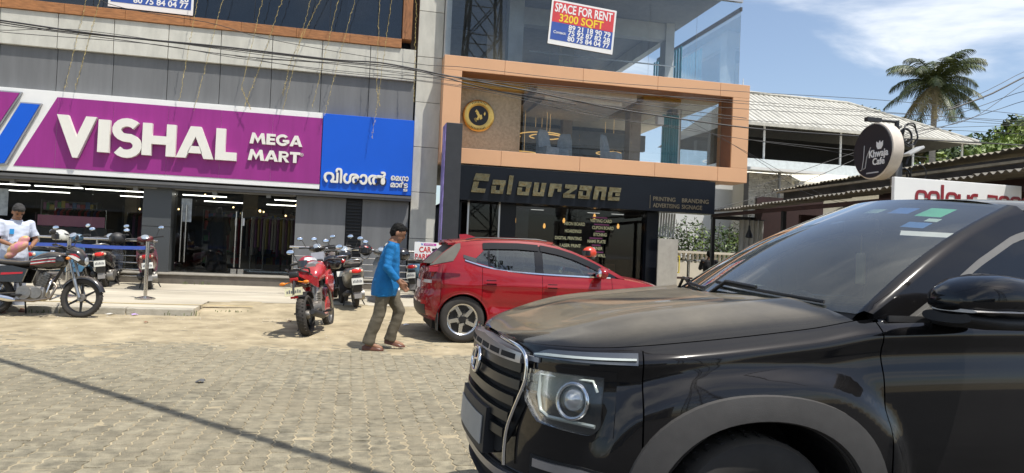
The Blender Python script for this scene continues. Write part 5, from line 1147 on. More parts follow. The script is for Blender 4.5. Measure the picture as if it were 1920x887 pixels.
for sg in (1, -1):
    pn = body_panels(SB, cutsS, stas, vs, sg)
    for nm, b in pn.items(): doors[nm, sg] = obj(nm, b, M_bps, suv, 50)
    obj('sill', SB.strip([sg * a for a in np.linspace(SB.a_of(1.30), SB.a_of(3.05), 20)], .20, .40, .008, 4, .04), M_clad, suv, 40)
    for xw in (SB.xw1, SB.xw2):
        # wheel-arch cladding ring, wide and slightly square
        rings = []
        for i in range(49):
            a_ = R(-28 + 236 * i / 48); ca, sa = cos(a_), sin(a_); sq = 1 / (abs(ca) ** 3.2 + abs(sa) ** 3.2) ** (1 / 3.2); ro = lerp(.520, .520 * sq, .55); ri = lerp(.425, .425 * sq, .35)
            row = []
            for rr_, off in ((ro, -.004), (ro - .004, .016), (lerp(ro, ri, .5), .020), (ri + .006, .018), (ri, .006), (ri - .002, -.05)):
                x_, z_ = xw + rr_ * ca, SB.zw + rr_ * sa; p = SB.S(SB.a_of(x_) * sg, z_, off); row.append((p[0], p[1], p[2]))
            rings.append(row)
        obj('arch_cladding', MB().loft(rings, closed=False), M_clad, suv, 50)
        obj('wheel_well', wheel_well(SB, xw, sg), M_inner, suv)
        wheel(suv, (xw, -sg * (.90 - .14), .345), .345, .225, .215, 'ten', -sg)
inner = MB()
for sg in (1, -1):
    for b in body_panels(SB, [('x', .15, 4.2, 0, .97)], [a for a in stas][::2], vs[::2], sg).values(): inner.add([(x, y * .955, z) for x, y, z in b.v], b.f)
obj('inner_shell', inner, M_inner, suv)
obj('underbody', MB().box(.3, 4.15, -.62, .62, .2, .34), M_inner, suv)
# bonnet, cowl: deck inside the wall's top edge
def deckS(x, f):      # f: -1..1 across
    a = SB.a_of(x); p = SB.S(a, interp(x, SB.zs)); w_ = abs(p[1]); h = interp(x, [(0, .012), (.15, .055), (.5, .11), (1.0, .115), (1.4, .09)])
    rib = .010 * math.exp(-((abs(f) - .66) / .07) ** 2) * interp(x, [(.1, 0), (.35, 1), (1.2, 1)]) - .006 * math.exp(-((abs(f) - .52) / .1) ** 2) * interp(x, [(.1, 0), (.35, 1), (1.2, 1)])
    return (p[0] , f * w_, p[2] + h * (1 - abs(f) ** 5.5) + rib)
dx = [SB.PX[i] for i in range(3, 60, 2)] + list(np.arange(.64, 1.33, .035))
fh = .972
def cowl_x(f): return 1.10 + .20 * abs(f) ** 2.2
hood = MB()
hood.grid([[deckS(min(x, cowl_x(f)), f) for f in [fh * (q / 30) * (2 - abs(q) / 30) if True else 0 for q in range(-30, 31)]] for x in dx]); obj('bonnet', hood, M_bp, suv, 50)
for sg in (1, -1):
    ft = MB(); ft.grid([[deckS(x, sg * f) for f in (1.0, .995, .99, .985, .98, fh + .005)] for x in dx + [1.36]]); obj('fender_top', ft, M_bps, suv, 60)
obj('bonnet_seal', MB().grid([[(p[0], p[1], p[2] - .02) for p in [deckS(min(x, 1.34), f) for f in rng(-.99, .99, 30)]] for x in dx]), M_inner, suv)
# cabin
GS = dict(zb=1.13, zr=1.625, yb=.815, yr=.625, wx=[(1.2, .985), (2, 1), (3.4, 1), (4.2, .93)])
gs = gside_fn(GS)
def zr(x): return lin(x, [(1.34, 1.135), (1.60, 1.295), (1.90, 1.465), (2.12, 1.562), (2.30, 1.603), (2.6, 1.622), (3.2, 1.622), (3.75, 1.585), (4.0, 1.45), (4.22, 1.2)])
for sg in (1, -1):
    xsA = rng(1.36, 2.3, 24) + rng(2.34, 3.75, 14)[0:] + rng(3.8, 4.2, 6)
    obj('roof_rail_pillar', gstrip(gs, xsA, lambda x: max(1.13, zr(x) - interp(x, [(1.36, .10), (1.7, .10), (2.2, .07), (2.6, .05), (3.7, .05), (4.2, .06)])), zr, .004, 4, .03, sg), M_bps, suv, 50)
    fw = gstrip(gs, rng(1.66, 2.60, 22), lambda x: 1.145, lambda x: max(1.146, zr(x) - interp(x, [(1.36, .10), (1.7, .10), (2.2, .07), (2.6, .05)]) - .03), -.004, 6, .005, sg); d = doors['front_door', sg]
    obj('window', fw, glass('car_glass', (.55, .60, .58), 1.5, 1.2), d)
    # window trim and mirror sail panel: sheen on dusty plastic put into the grey
    obj('window_trim', gstrip(gs, rng(1.50, 2.62, 24), lambda x: max(1.13, zr(x) - interp(x, [(1.36, .13), (1.7, .13), (2.2, .10), (2.62, .08)])), lambda x: max(1.131, zr(x) - interp(x, [(1.36, .10), (1.7, .10), (2.2, .07), (2.6, .05)])), .003, 3, .02, sg), mat('window_trim_grey', (.15, .145, .135), .5), d, 40)
    obj('sail_panel', gstrip(gs, rng(1.44, 1.80, 10), lambda x: 1.135, lambda x: min(max(1.136, zr(x) - .12), lin(x, [(1.44, 1.14), (1.72, 1.29), (1.80, 1.17)])), .008, 4, .03, sg), mat('window_trim_grey', (.15, .145, .135), .5), d, 40)
    obj('belt_trim', gstrip(gs, rng(1.42, 2.62, 20), 1.118, 1.142, .012, 2, .03, sg), M_plast, d, 40)
    obj('handle', SB.strip([sg * a for a in np.linspace(SB.a_of(2.36), SB.a_of(2.56), 8)], .93, .96, .03, 2, .02), M_chrome, d, 40)
    d2 = doors['rear_door', sg]
    obj('window', gstrip(gs, rng(2.72, 3.40, 14), 1.15, lambda x: zr(x) - .08, -.004, 5, .005, sg), glass('tinted_car_glass', (.28, .30, .29), 1.5, 1.2), d2)
    obj('pillar', gstrip(gs, rng(2.60, 2.72, 3), 1.13, lambda x: zr(x) - .05, .003, 5, .03, sg), M_blkm, suv, 40)
    obj('rear_pillar', gstrip(gs, rng(3.42, 4.18, 14), 1.13, lambda x: zr(x) - .02, .002, 5, .03, sg), M_bps, suv, 40)
    obj('belt_fill', MB().grid([[SB.S(SB.a_of(x) * sg, interp(x, SB.zs)), gs(x, max(1.13, interp(x, SB.zs) - .0), .0, sg), gs(x, 1.10, -.03, sg)] for x in rng(1.38, 4.15, 40)]), M_bps, suv, 60)
    # mirror
    mr = bpy.data.objects.new('wing_mirror', None); COL.objects.link(mr); mr.parent = d; mr.location = (1.66 if sg > 0 else 1.84, -sg * 1.0, 1.215); mr.scale = (1.35, 1.12, 1.0)
    ring = lambda x, ry, rz, yc, zc: [(x, -sg * (yc + ry * (abs(cos(a)) ** .75) * (1 if cos(a) > 0 else -1)), zc + rz * (abs(sin(a)) ** .8) * (1 if sin(a) > 0 else -1)) for a in [2 * pi * k / 20 for k in range(20)]]
    obj('housing', MB().loft([ring(-.115, .05, .02, -.02, .0), ring(-.10, .10, .05, .0, .005), ring(-.06, .125, .078, .0, .012), ring(0, .135, .09, 0, .016), ring(.07, .135, .088, 0, .014), ring(.10, .13, .082, 0, .012)]), M_bps, mr, 60)
    obj('lower_housing', MB().loft([ring(-.10, .10, .022, -.02, -.055), ring(-.02, .14, .032, -.02, -.066), ring(.09, .13, .032, -.01, -.066)]), M_plast, mr, 60)
    obj('indicator', MB().loft([ring(-.108, .09, .006, .02, -.028), ring(-.02, .145, .007, .0, -.026), ring(.05, .143, .006, .0, -.026)]), mat('indicator_clear', (.55, .53, .5), .25), mr, 60)
    obj('stalk', MB().box(-.04, .05, min(sg * .06, sg * .30), max(sg * .06, sg * .30), -.10, -.045, bev=.015), M_plast, mr, 40)
    obj('mirror_glass', MB().loft([ring(.101, .115, .07, 0, .012), ring(.105, .115, .07, 0, .012)]), M_chrome, mr)
# windscreen
def wsp(u, v):       # u -1..1 across, v 0 base..1 top
    xb, zb_ = 1.05 + .26 * abs(u) ** 2, 1.165 - .02 * abs(u) ** 2; xt, zt_ = 2.03 + .16 * abs(u) ** 2, 1.672 - .045 * abs(u) ** 2
    w_ = lerp(.775, .60, v); bow = .035 * sin(pi * v)
    return (lerp(xb, xt, v) - bow * .5, u * w_, lerp(zb_, zt_, v) + bow)
G_ws = glass('windscreen_glass', (.80, .86, .81), 1.52, 1.8, film=((.55, .55, .43), .075))  # pale green-tan film: dust plus glare put into its colour
wsc = obj('windscreen', MB().grid([[wsp(u, v) for u in rng(-1, 1, 30)] for v in rng(0, 1, 16)]), G_ws, suv, 80)
obj('black_border', MB().grid([[wsp(u, v) for u in rng(-1, 1, 30)] for v in rng(-.06, .05, 2)], M=Matrix.Translation((0, 0, -.004))).grid([[wsp(u, v) for u in rng(-1, 1, 30)] for v in rng(.965, 1.01, 2)], M=Matrix.Translation((0, 0, -.004))), M_inner, wsc)
for (u0, u1, v0, v1, c) in ((-.30, -.16, .83, .885, (.40, .55, .42)), (-.54, -.38, .83, .905, (.05, .18, .55)), (-.78, -.61, .81, .915, (.14, .60, .36)), (-.81, -.73, .755, .79, (.6, .7, .66)), (-.80, -.66, .68, .74, (.08, .22, .55))):
    obj('sticker', MB().grid([[tuple(Vector(wsp(lerp(u0, u1, i / 4), lerp(v0, v1, j / 2))) + Vector((.005, 0, -.008))) for i in range(5)] for j in range(3)]), mat('sticker_%d' % int(c[0] * 100 + c[1] * 1000), c, .5, var=.1, sc=20), wsc)
for sg in (1, -1):       # front faces of the windscreen pillars
    obj('windscreen_pillar', MB().grid([[wsp(-sg * 1.0, v), tuple((Vector(wsp(-sg, v)) + Vector(gs(xx, zr(xx), .006, sg))) / 2 + Vector((-.008, -sg * .004, .012))), gs(xx, zr(xx), .004, sg)] for v, xx in [(q, lerp(1.36, 2.24, q)) for q in rng(0, 1, 20)]]), M_bps, suv, 80)
# roof
def roof_pt(q, f):    # q 0 front..1 rear
    xf_ = 2.03 + .16 * f * f; x = lerp(xf_, 3.95 - .1 * f * f, q); yr_ = interp(x, [(2.0, .612), (2.4, .634), (3.4, .634), (4, .585)])
    zc = interp(x, [(2.0, 1.668), (2.3, 1.685), (2.8, 1.695), (3.4, 1.68), (4.0, 1.60)])
    return (x, f * yr_, zc - .045 * abs(f) ** 2.2 - .034 * abs(f) ** 10)
obj('roof', MB().grid([[roof_pt(q, f) for f in rng(-1, 1, 30)] for q in rng(0, 1, 30)]), M_bp, suv, 60)
for sg in (1, -1): obj('roof_bar', MB().tube([(2.45, -sg * .60, 1.655), (2.52, -sg * .60, 1.70), (3.5, -sg * .60, 1.69), (3.6, -sg * .59, 1.64)], .014, 8), M_alloyd, suv, 60)
obj('tailgate', MB().grid([[(lerp(3.95, 4.26, v) - .05 * u * u, u * lerp(.56, .74, v), lerp(1.60, 1.14, v) - .04 * u * u) for u in rng(-1, 1, 16)] for v in rng(0, 1, 8)]), mat('rear_screen', (.02, .02, .022), .1), suv, 60)
obj('rear_deck', MB().grid([[deckS(x, f) for f in rng(-1, 1, 12)] for x in rng(4.05, 4.335, 6)]), M_bps, suv, 60)
# interior
obj('dashboard', MB().loft([[(1.12, -.72, .80), (1.12, -.72, 1.10), (1.62, -.72, 1.05), (1.66, -.72, .80)], [(1.05, 0, .80), (1.05, 0, 1.13), (1.56, 0, 1.08), (1.62, 0, .80)], [(1.12, .72, .80), (1.12, .72, 1.10), (1.62, .72, 1.05), (1.66, .72, .80)]]), mat('dashboard_grey', (.05, .05, .052), .7), suv, 50)
for y_, x_ in ((-.37, 2.25), (.37, 2.25), (-.42, 3.1), (0, 3.1), (.42, 3.1)):
    st = bpy.data.objects.new('seat', None); COL.objects.link(st); st.parent = suv; st.location = (x_, y_, .5); sw = .24 if x_ < 3 else .20
    obj('cushion', MB().box(-.25, .28, -sw, sw, -.05, .14, bev=.06), mat('seat_fabric', (.06, .06, .062), .8), st, 60); obj('backrest', MB().box(-.06, .08, -sw, sw, .1, .72, bev=.05, M=rotm(0, R(14), 0, (.26, 0, 0))), mat('seat_fabric', (.06, .06, .062), .8), st, 60)
    obj('headrest', MB().box(-.05, .06, -.13, .13, .72, .92, bev=.045, M=rotm(0, R(14), 0, (.24, 0, .02))), mat('seat_fabric', (.06, .06, .062), .8), st, 60)
sw_ = obj('steering_wheel', MB().tube([(1.80 + .07 * sin(a), .37 + .185 * cos(a), 1.0 + .17 * sin(a)) for a in [2 * pi * k / 24 for k in range(24)]], .016, 8, closed=True).ell((1.78, .37, 1.0), (.05, .08, .07), 10, 8), M_plast, suv, 60)
obj('parcel', MB().box(1.22, 1.42, -.02, .22, 1.12, 1.15, M=None, bev=.005).box(1.2, 1.36, -.3, -.08, 1.118, 1.124), mat('paper_pale', (.45, .52, .55), .7), suv)
obj('rear_view_mirror', MB().box(1.92, 1.95, -.12, .12, 1.50, 1.57, bev=.012).cyl((1.95, 0, 1.55), (2.02, 0, 1.63), .01, 6), M_plast, suv, 40)
obj('hanging_charm', MB().box(1.93, 1.95, -.03, .03, 1.24, 1.40, bev=.008).cyl((1.94, 0, 1.40), (1.94, 0, 1.50), .003, 5), mat('charm_tan', (.40, .34, .2), .7), suv)
obj('cabin_floor', MB().box(1.3, 4.1, -.7, .7, .34, .45).box(1.25, 1.3, -.7, .7, .3, 1.0), M_inner, suv)
# wipers and cowl
obj('cowl', MB().grid([[tuple(Vector(wsp(u, 0)) + Vector((k * -.13, 0, -.02 - .035 * k))) for u in rng(-1, 1, 24)] for k in (0, .5, 1)]), M_plast, suv, 60)
for y0_, y1_ in ((-.66, -.04), (.0, .50)):
    wp = bpy.data.objects.new('wiper', None); COL.objects.link(wp); wp.parent = suv
    pp = [tuple(Vector(wsp(lerp(y0_, y1_, i / 10) / .775, .035 + .05 * i / 10)) + Vector((-.012, 0, .010))) for i in range(11)]
    obj('blade', MB().tube(pp, .008, 6), M_plast, wp, 60); pm_ = pp[5]; obj('arm', MB().tube([(pp[10][0] - .05, pp[10][1] + .01, pp[10][2] - .07), tuple((Vector(pp[8]) + Vector((-.02, 0, .015)))), tuple(Vector(pm_) + Vector((-.005, 0, .012)))], .009, 6), M_blkm, wp, 60)
# front: grille, lamps, plate
aG = .52
gr = obj('grille_surround', SB.strip(np.linspace(-aG, aG, 40), lambda a: lin(abs(a), [(0, .50), (.35, .52), (.45, .62), (.52, .74)]), lambda a: lin(abs(a), [(0, .955), (.48, .935), (.52, .86)]), .004, 6, .03), M_inner, suv, 40)
for k in range(5):
    z_ = .60 + k * .066; wv = lin(z_, [(.5, .38), (.62, .43), (.80, .505), (.95, .49)])
    obj('grille_bar', SB.strip(np.linspace(-wv, wv, 36), z_, z_ + .036, .034, 3, .04), mat('grille_dark', (.03, .032, .034), .3, .5), gr, 50)
obj('grille_top_bar', SB.strip(np.linspace(-.495, .495, 40), lambda a: .900 - .0 * abs(a), lambda a: lin(abs(a), [(0, .962), (.495, .938)]), .040, 4, .04), mat('satin_silver', (.42, .42, .44), .3, .9), gr, 50)
for k in range(6):
    a_ = -.39 + k * .156; obj('grille_slot', SB.strip(np.linspace(a_ - .064, a_ + .064, 6), .909, .930, .0415, 1, .01), M_inner, gr)
for sg in (1, -1):
    ch = MB()
    pth = [(.26, .975), (.44, .958), (.515, .925), (.53, .86), (.522, .81), (.48, .72), (.448, .64), (.44, .56), (.445, .50)]; pth = [(interp(q, [(i / 8, p[0]) for i, p in enumerate(pth)]), interp(q, [(i / 8, p[1]) for i, p in enumerate(pth)])) for q in rng(0, 1, 40)]
    ch.tube([SB.S(sg * a, z, .028) for a, z in pth], [.008] * len(pth), 8)
    obj('chrome_line', ch, M_chrome, gr, 60)
bdg = obj('badge_ring', MB().tube([tuple(Vector(SB.S(.085 * cos(q), .845 + .052 * sin(q), .052))) for q in [2 * pi * k / 28 for k in range(28)]], .009, 8, closed=True), M_chrome, gr, 60)
obj('badge_bar', MB().tube([SB.S(-.045, .805, .05), SB.S(-.03, .885, .05)], .008, 6).tube([SB.S(.03, .805, .05), SB.S(.045, .885, .05)], .008, 6).tube([SB.S(-.035, .84, .05), SB.S(.035, .85, .05)], .007, 6), M_chrome, bdg, 60)
pl = obj('plate_holder', SB.strip(np.linspace(-.28, .28, 16), .50, .685, .05, 3, .07), M_plast, suv, 40)
obj('number_plate', SB.strip(np.linspace(-.25, .25, 16), .53, .645, .056, 2, .004), mat('plate_white', (.36, .36, .34), .5), pl, 30)
obj('lower_lip', SB.strip(np.linspace(-.72, .72, 40), .27, .36, .03, 3, .06), M_clad, suv, 40)
obj('lower_intake', SB.strip(np.linspace(-.52, .52, 36), .37, .48, .006, 3, .02), M_inner, suv, 40)
obj('skid_plate', SB.strip(np.linspace(-.30, .60, 30), lambda a: .44, lambda a: .47 + .06 * max(0, abs(a) - .38), .028, 2, .03), mat('satin_silver', (.42, .42, .44), .3, .9), suv, 40)
for sg in (1, -1):
    a0, a1 = SB.a_of(.075), SB.a_of(.385); aa = np.linspace(a0, a1, 18); lp = bpy.data.objects.new('headlamp', None); COL.objects.link(lp); lp.parent = suv
    obj('daytime_strip', SB.strip([sg * a for a in aa], lambda a: lin(abs(a), [(a0, .940), (a1, .962)]), lambda a: lin(abs(a), [(a0, .944), (a0 + .06, .952), (a1, .968)]), .012, 2, .02), mat('lamp_clear', (.62, .66, .60), .15, .3), lp, 40)
    obj('daytime_bezel', SB.strip([sg * a for a in np.linspace(a0 - .015, a1 + .006, 18)], lambda a: lin(abs(a), [(a0, .932), (a1, .945)]), lambda a: lin(abs(a), [(a0, .944), (a0 + .06, .966), (a1, .985)]), .005, 2, .02), mat('lamp_bezel', (.16, .17, .18), .2, .7), lp, 40)
    h0, h1 = SB.a_of(.060), SB.a_of(.275); hh = np.linspace(h0, h1, 16)
    lo_h = lambda a: lin(abs(a), [(h0, .845), (h0 + .05, .765), (h0 + .12, .705), (h1 - .03, .69), (h1, .72)]); hi_h = lambda a: lin(abs(a), [(h0, .885), (h1, .893)])
    obj('lamp_bowl', SB.strip([sg * a for a in hh], lo_h, hi_h, .006, 5, .02), mat('lamp_bowl_dark', (.06, .062, .066), .2, .6), lp, 40)
    obj('lens', SB.strip([sg * a for a in hh], lo_h, hi_h, .026, 5, .014), G_lamp, lp, 50)
    obj('lamp_surround', SB.strip([sg * a for a in np.linspace(h0 - .03, h1 + .05, 18)], lambda a: lo_h(a) - .025, lambda a: hi_h(a) + .022, .003, 5, .012), M_bps, lp, 40)
    # bowl is in front of the surround only inside the lens: ring wall
    cz = .80; ac = h0 + .70 * (h1 - h0); rim_pts = [SB.S(sg * (ac + .062 * cos(q)), cz + .062 * sin(q), .014) for q in [2 * pi * k / 24 for k in range(24)]]
    obj('projector_ring', MB().tube(rim_pts, .008, 6, closed=True), M_chrome, lp, 60)
    c_ = Vector(SB.S(sg * ac, cz, -.024)); obj('projector_lens', MB().ell(tuple(c_), (.052, .052, .052), 20, 12), mat('projector_glass', (.55, .57, .58), .06, .6), lp, 80)
    obj('signature_bar', MB().tube([SB.S(sg * a, z, .012) for a, z in ((h0 + .10, .872), (h0 + .105, .80), (h0 + .125, .745), (h0 + .165, .728), (h1 - .02, .722))], .008, 6).tube([SB.S(sg * a, z, .012) for a, z in ((h0 + .10, .872), (h1 - .04, .876), (h1 - .02, .84))], .006, 6), mat('lamp_clear', (.62, .66, .60), .15, .3), lp, 60)
    for k in range(3): obj('reflector_cell', SB.strip([sg * a for a in np.linspace(h0 + .03, h0 + .095, 4)], .775 + k * .034, .80 + k * .034, .014, 1, .01), mat('reflector', (.5, .5, .5), .15, .9), lp)
    obj('turn_marker', SB.strip([sg * a for a in np.linspace(h0 - .01, h0 + .075, 5)], .912, .930, .008, 1, .012), mat('marker_grey', (.3, .31, .32), .3), lp)
    obj('fog_trim', SB.strip([sg * a for a in np.linspace(SB.a_of(.10), SB.a_of(.36), 10)], lambda a: .535, lambda a: .565, .014, 2, .02), mat('satin_silver', (.42, .42, .44), .3, .9), suv, 40)
    obj('fog_pocket', SB.strip([sg * a for a in np.linspace(SB.a_of(.09), SB.a_of(.38), 10)], .42, .575, .004, 3, .02), M_inner, suv, 40)
    fl_ = Vector(SB.S(sg * SB.a_of(.24), .48, .0)); obj('fog_lamp', MB().ell(tuple(fl_), (.03, .045, .045), 14, 8), mat('projector_glass', (.55, .57, .58), .06, .6), suv, 80)

# ------------------------------------------------------------------ red hatchback parked side-on
M_gloss = mat('gloss_black', (.010, .010, .011), .06)
M_rp = mat('red_paint', (.27, .006, .011), .22, var=.05, coat=.9, spec=.2, dust=.07, dsc=4, dcol=(.50, .42, .32))
hat = thing('red_hatchback', 'red hatchback with dusty rear window parked before the print shop', 'car', (5.05, 11.02, .03), pi); hat.scale = (1.015, 1, 1.03)
HB = Body(dict(L=4.0, W=.885, xe=.75, nf=2.4, xr=.50, nr=2.7, wx=[(0, .84), (.6, .865), (1.2, .875), (2.5, .88), (3.4, .885), (4.0, .855)],
    z0=[(0, .22), (.8, .2), (3, .2), (3.6, .24), (4.0, .30)], zs=[(0, .70), (.15, .76), (.4, .84), (.8, .915), (1.15, .955), (1.6, .965), (2.4, .985), (3.0, 1.025), (3.45, 1.07), (3.8, 1.06), (4.0, 1.0)],
    side=[(0, .09), (.07, .035), (.2, .02), (.36, .026), (.5, .008), (.66, .0), (.78, .004), (.9, .022), (1.0, .05)], front=[(.2, .1), (.3, .02), (.45, 0), (.6, .02), (.75, .07)],
    rear=[(.25, .14), (.36, .03), (.5, .0), (.62, .012), (.72, .05), (.85, .055), (1.0, .09), (1.08, .12)], xw1=.83, xw2=3.40, zw=.315, ra=.355, fl=.016, rf=.40, fw=.08, crease=[(.80, .012, .03, 1.0, 3.7), (.42, .012, .05, 1.2, 3.0)]))
stH = sorted([HB.A[i] for i in range(0, 60, 3)] + [HB.a_of(x) for x in np.arange(.78, 3.5, .026)] + [HB.A[-1 - i] for i in range(0, 60, 2)])
vsH = [0, .04, .08] + list(np.linspace(.12, .86, 26)) + [.9, .93, .96, .98, 1.0]
cutsH = [('front_bumper', 0, .42, 0, 1), ('front_fender', .42, 1.20, 0, 1), ('front_door', 1.20, 2.26, .07, 1), ('rear_door', 2.26, 3.14, .07, 1), ('rear_quarter', 3.14, 3.72, 0, 1), ('tail_panel', 3.72, 4.0, 0, 1)]
GH = dict(zb=.96, zr=1.44, yb=.83, yr=.60, wx=[(.9, .98), (2, 1), (3.2, .985), (3.9, .88)]); gh = gside_fn(GH)
def zrH(x): return lin(x, [(.98, .955), (1.2, 1.07), (1.5, 1.215), (1.78, 1.325), (2.0, 1.385), (2.25, 1.425), (2.6, 1.44), (3.0, 1.43), (3.3, 1.405), (3.5, 1.37), (3.68, 1.24), (3.85, 1.07)])
def belt(x): return interp(x, [(1.0, .955), (1.6, .965), (2.4, .985), (2.9, 1.02), (3.15, 1.07), (3.4, 1.14)])
gc = glass('car_glass_dark', (.62, .68, .66), 1.5, 2.2)
for sg in (1, -1):
    pn = body_panels(HB, cutsH, stH, vsH, sg); D = {}
    for nm, b in pn.items(): D[nm] = obj(nm, b, M_rp, hat, 50)
    obj('sill', HB.strip([sg * a for a in np.linspace(HB.a_of(1.2), HB.a_of(3.0), 14)], .17, .26, .004, 2, .04), M_plast, hat, 40)
    for xw in (HB.xw1, HB.xw2):
        obj('wheel_well', wheel_well(HB, xw, sg), M_inner, hat); wheel(hat, (xw, -sg * (.885 - .115), .318), .318, .215, .195, 'twist', -sg)
        rings = []
        for i in range(33):
            a_ = R(-20 + 220 * i / 32); row = []
            for rr_, off in ((.372, .002), (.366, .007), (.356, .006), (.350, -.02)): x_, z_ = xw + rr_ * cos(a_), HB.zw + rr_ * sin(a_); row.append(HB.S(HB.a_of(x_) * sg, z_, off))
            rings.append(row)
        obj('arch_lip', MB().loft(rings, closed=False), M_rp if xw < 1 else M_rp, hat, 50)
    obj('mud_flap', MB().box(3.74, 3.76, -sg * .86, -sg * .70, .16, .40), M_plast, hat)
    # windows, pillars, weather shields
    xsA = rng(.99, 2.25, 24) + rng(2.3, 3.5, 16) + rng(3.54, 3.84, 6)
    obj('roof_pillar', gstrip(gh, xsA, lambda x: max(.95, zrH(x) - .055), zrH, .004, 4, .03, sg), M_rp, hat, 50)
    obj('window', gstrip(gh, rng(1.42, 2.24, 18), lambda x: belt(x) + .01, lambda x: max(belt(x) + .012, zrH(x) - .09), -.004, 5, .005, sg), gc, D['front_door'])
    obj('window', gstrip(gh, rng(2.36, 3.02, 14), lambda x: belt(x) + .01, lambda x: zrH(x) - .09, -.004, 5, .005, sg), gc, D['rear_door'])
    obj('quarter_window', gstrip(gh, rng(3.05, 3.24, 6), lambda x: belt(x) + .02, lambda x: lin(x, [(3.05, zrH(3.05) - .09), (3.24, belt(3.24) + .06)]), -.004, 4, .005, sg), gc, D['rear_door'])
    obj('window_bar', gstrip(gh, rng(3.02, 3.05, 2), lambda x: belt(x), lambda x: zrH(x) - .07, .004, 4, .02, sg), M_gloss, D['rear_door'], 40)
    obj('door_pillar', gstrip(gh, rng(2.24, 2.36, 3), lambda x: belt(x), lambda x: zrH(x) - .05, .003, 4, .03, sg), M_gloss, hat, 40)
    for a_, b_, dn in ((1.30, 2.27, 'front_door'), (2.30, 3.12, 'rear_door')): obj('weather_shield', gstrip(gh, rng(a_, b_, 16), lambda x: max(belt(x) + .005, zrH(x) - .125), lambda x: zrH(x) - .035, .016, 3, .005, sg), mat('smoked_plastic', (.010, .010, .011), .06), D[dn], 40)
    obj('sail', gstrip(gh, rng(1.14, 1.44, 8), lambda x: belt(x), lambda x: max(belt(x) + .002, zrH(x) - .05), .002, 3, .02, sg), M_gloss, D['front_door'], 40)
    obj('pillar_garnish', gstrip(gh, rng(3.22, 3.40, 6), lambda x: lin(x, [(3.22, 1.10), (3.40, 1.165)]), lambda x: lin(x, [(3.22, 1.165), (3.40, 1.21)]), .010, 3, .02, sg), mat('garnish_grey', (.07, .07, .07), .12), hat, 40)
    qh = lambda x: lin(x, [(3.05, zrH(3.05) - .09), (3.24, belt(3.24) + .06)])
    obj('pillar_fill', gstrip(gh, rng(3.05, 3.25, 6), qh, lambda x: zrH(x) - .03, .002, 4, .03, sg), M_rp, hat, 50)
    obj('pillar_fill', gstrip(gh, rng(2.98, 3.25, 6), .93, lambda x: belt(x) + .02, .001, 3, .03, sg), M_rp, hat, 50)
    obj('screen_side', gstrip(gh, rng(3.44, 3.87, 12), lambda x: lin(x, [(3.44, 1.30), (3.54, 1.12), (3.87, 1.045)]), lambda x: max(1.05, zrH(x) - .008), .009, 4, .02, sg), mat('dusty_rear_screen', (.10, .094, .078), .7, var=.35, sc=3), hat, 50)
    obj('rear_pillar', gstrip(gh, rng(3.24, 3.88, 16), .96, lambda x: max(1.0, zrH(x) - .03), .002, 5, .03, sg), M_rp, hat, 50)
    obj('chrome_belt', gstrip(gh, rng(1.22, 3.38, 40), lambda x: belt(x) - .010, lambda x: belt(x) + .008, .014, 2, .02, sg), M_chrome, hat, 40)
    obj('belt_fill', MB().grid([[HB.S(HB.a_of(x) * sg, interp(x, HB.zs)), gh(x, belt(min(x, 3.1)) - .02, .006, sg), gh(x, .90, -.03, sg)] for x in rng(1.0, 3.85, 44)]), M_rp, hat, 60)
    for xh, dn in ((2.02, 'front_door'), (2.92, 'rear_door')):
        zc_ = .815 if xh < 2.5 else .845
        hd_ = obj('handle', HB.strip([sg * a for a in np.linspace(HB.a_of(xh), HB.a_of(xh + .19), 8)], lambda a: zc_ - .014, lambda a: zc_ + .016, .045, 2, .018), M_rp, D[dn], 50)
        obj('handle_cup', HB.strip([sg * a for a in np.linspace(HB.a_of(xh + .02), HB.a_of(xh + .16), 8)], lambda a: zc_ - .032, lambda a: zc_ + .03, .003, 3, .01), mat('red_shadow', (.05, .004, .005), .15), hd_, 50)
    mr = bpy.data.objects.new('wing_mirror', None); COL.objects.link(mr); mr.parent = D['front_door']; mr.location = (1.40, -sg * .975, 1.025); mr.scale = (1.2, 1.15, 1.25)
    obj('housing', MB().ell((0, 0, 0), (.07, .115, .068), 18, 12), M_rp, mr, 70); obj('stalk', MB().box(-.04, .04, min(sg * .04, sg * .16), max(sg * .04, sg * .16), -.06, -.03, bev=.01), M_blkm, mr); obj('mirror_glass', MB().ell((.035, 0, 0), (.045, .095, .055), 14, 8), M_chrome, mr, 70)
    obj('tail_lamp', HB.strip([sg * a for a in np.linspace(HB.a_of(3.46), HB.AL - .42, 22)], lambda a: lin(abs(a), [(HB.a_of(3.46), .925), (HB.a_of(3.75), .87), (HB.AL - .42, .85)]), lambda a: lin(abs(a), [(HB.a_of(3.46), .95), (HB.a_of(3.60), .955), (HB.a_of(3.85), .95), (HB.AL - .42, .94)]), .010, 3, .03), mat('tail_lamp_dark', (.10, .004, .008), .06), hat, 50)
    obj('reverse_lamp', HB.strip([sg * a for a in np.linspace(HB.a_of(3.86), HB.AL - .46, 8)], .80, .845, .008, 2, .02), mat('lamp_pale', (.6, .6, .58), .2), hat, 40)
    obj('reflector', HB.strip([sg * a for a in np.linspace(HB.a_of(3.90), HB.AL - .50, 6)], .50, .56, .008, 1, .02), mat('reflector_red', (.4, .02, .02), .2), hat, 40)
    obj('headlamp', HB.strip([sg * a for a in np.linspace(HB.a_of(.12), HB.a_of(.62), 14)], lambda a: lin(abs(a), [(HB.a_of(.12), .62), (HB.a_of(.62), .78)]), lambda a: lin(abs(a), [(HB.a_of(.12), .70), (HB.a_of(.62), .83)]), .008, 2, .02), mat('lamp_bowl_grey', (.16, .165, .17), .25, .6), hat, 40)
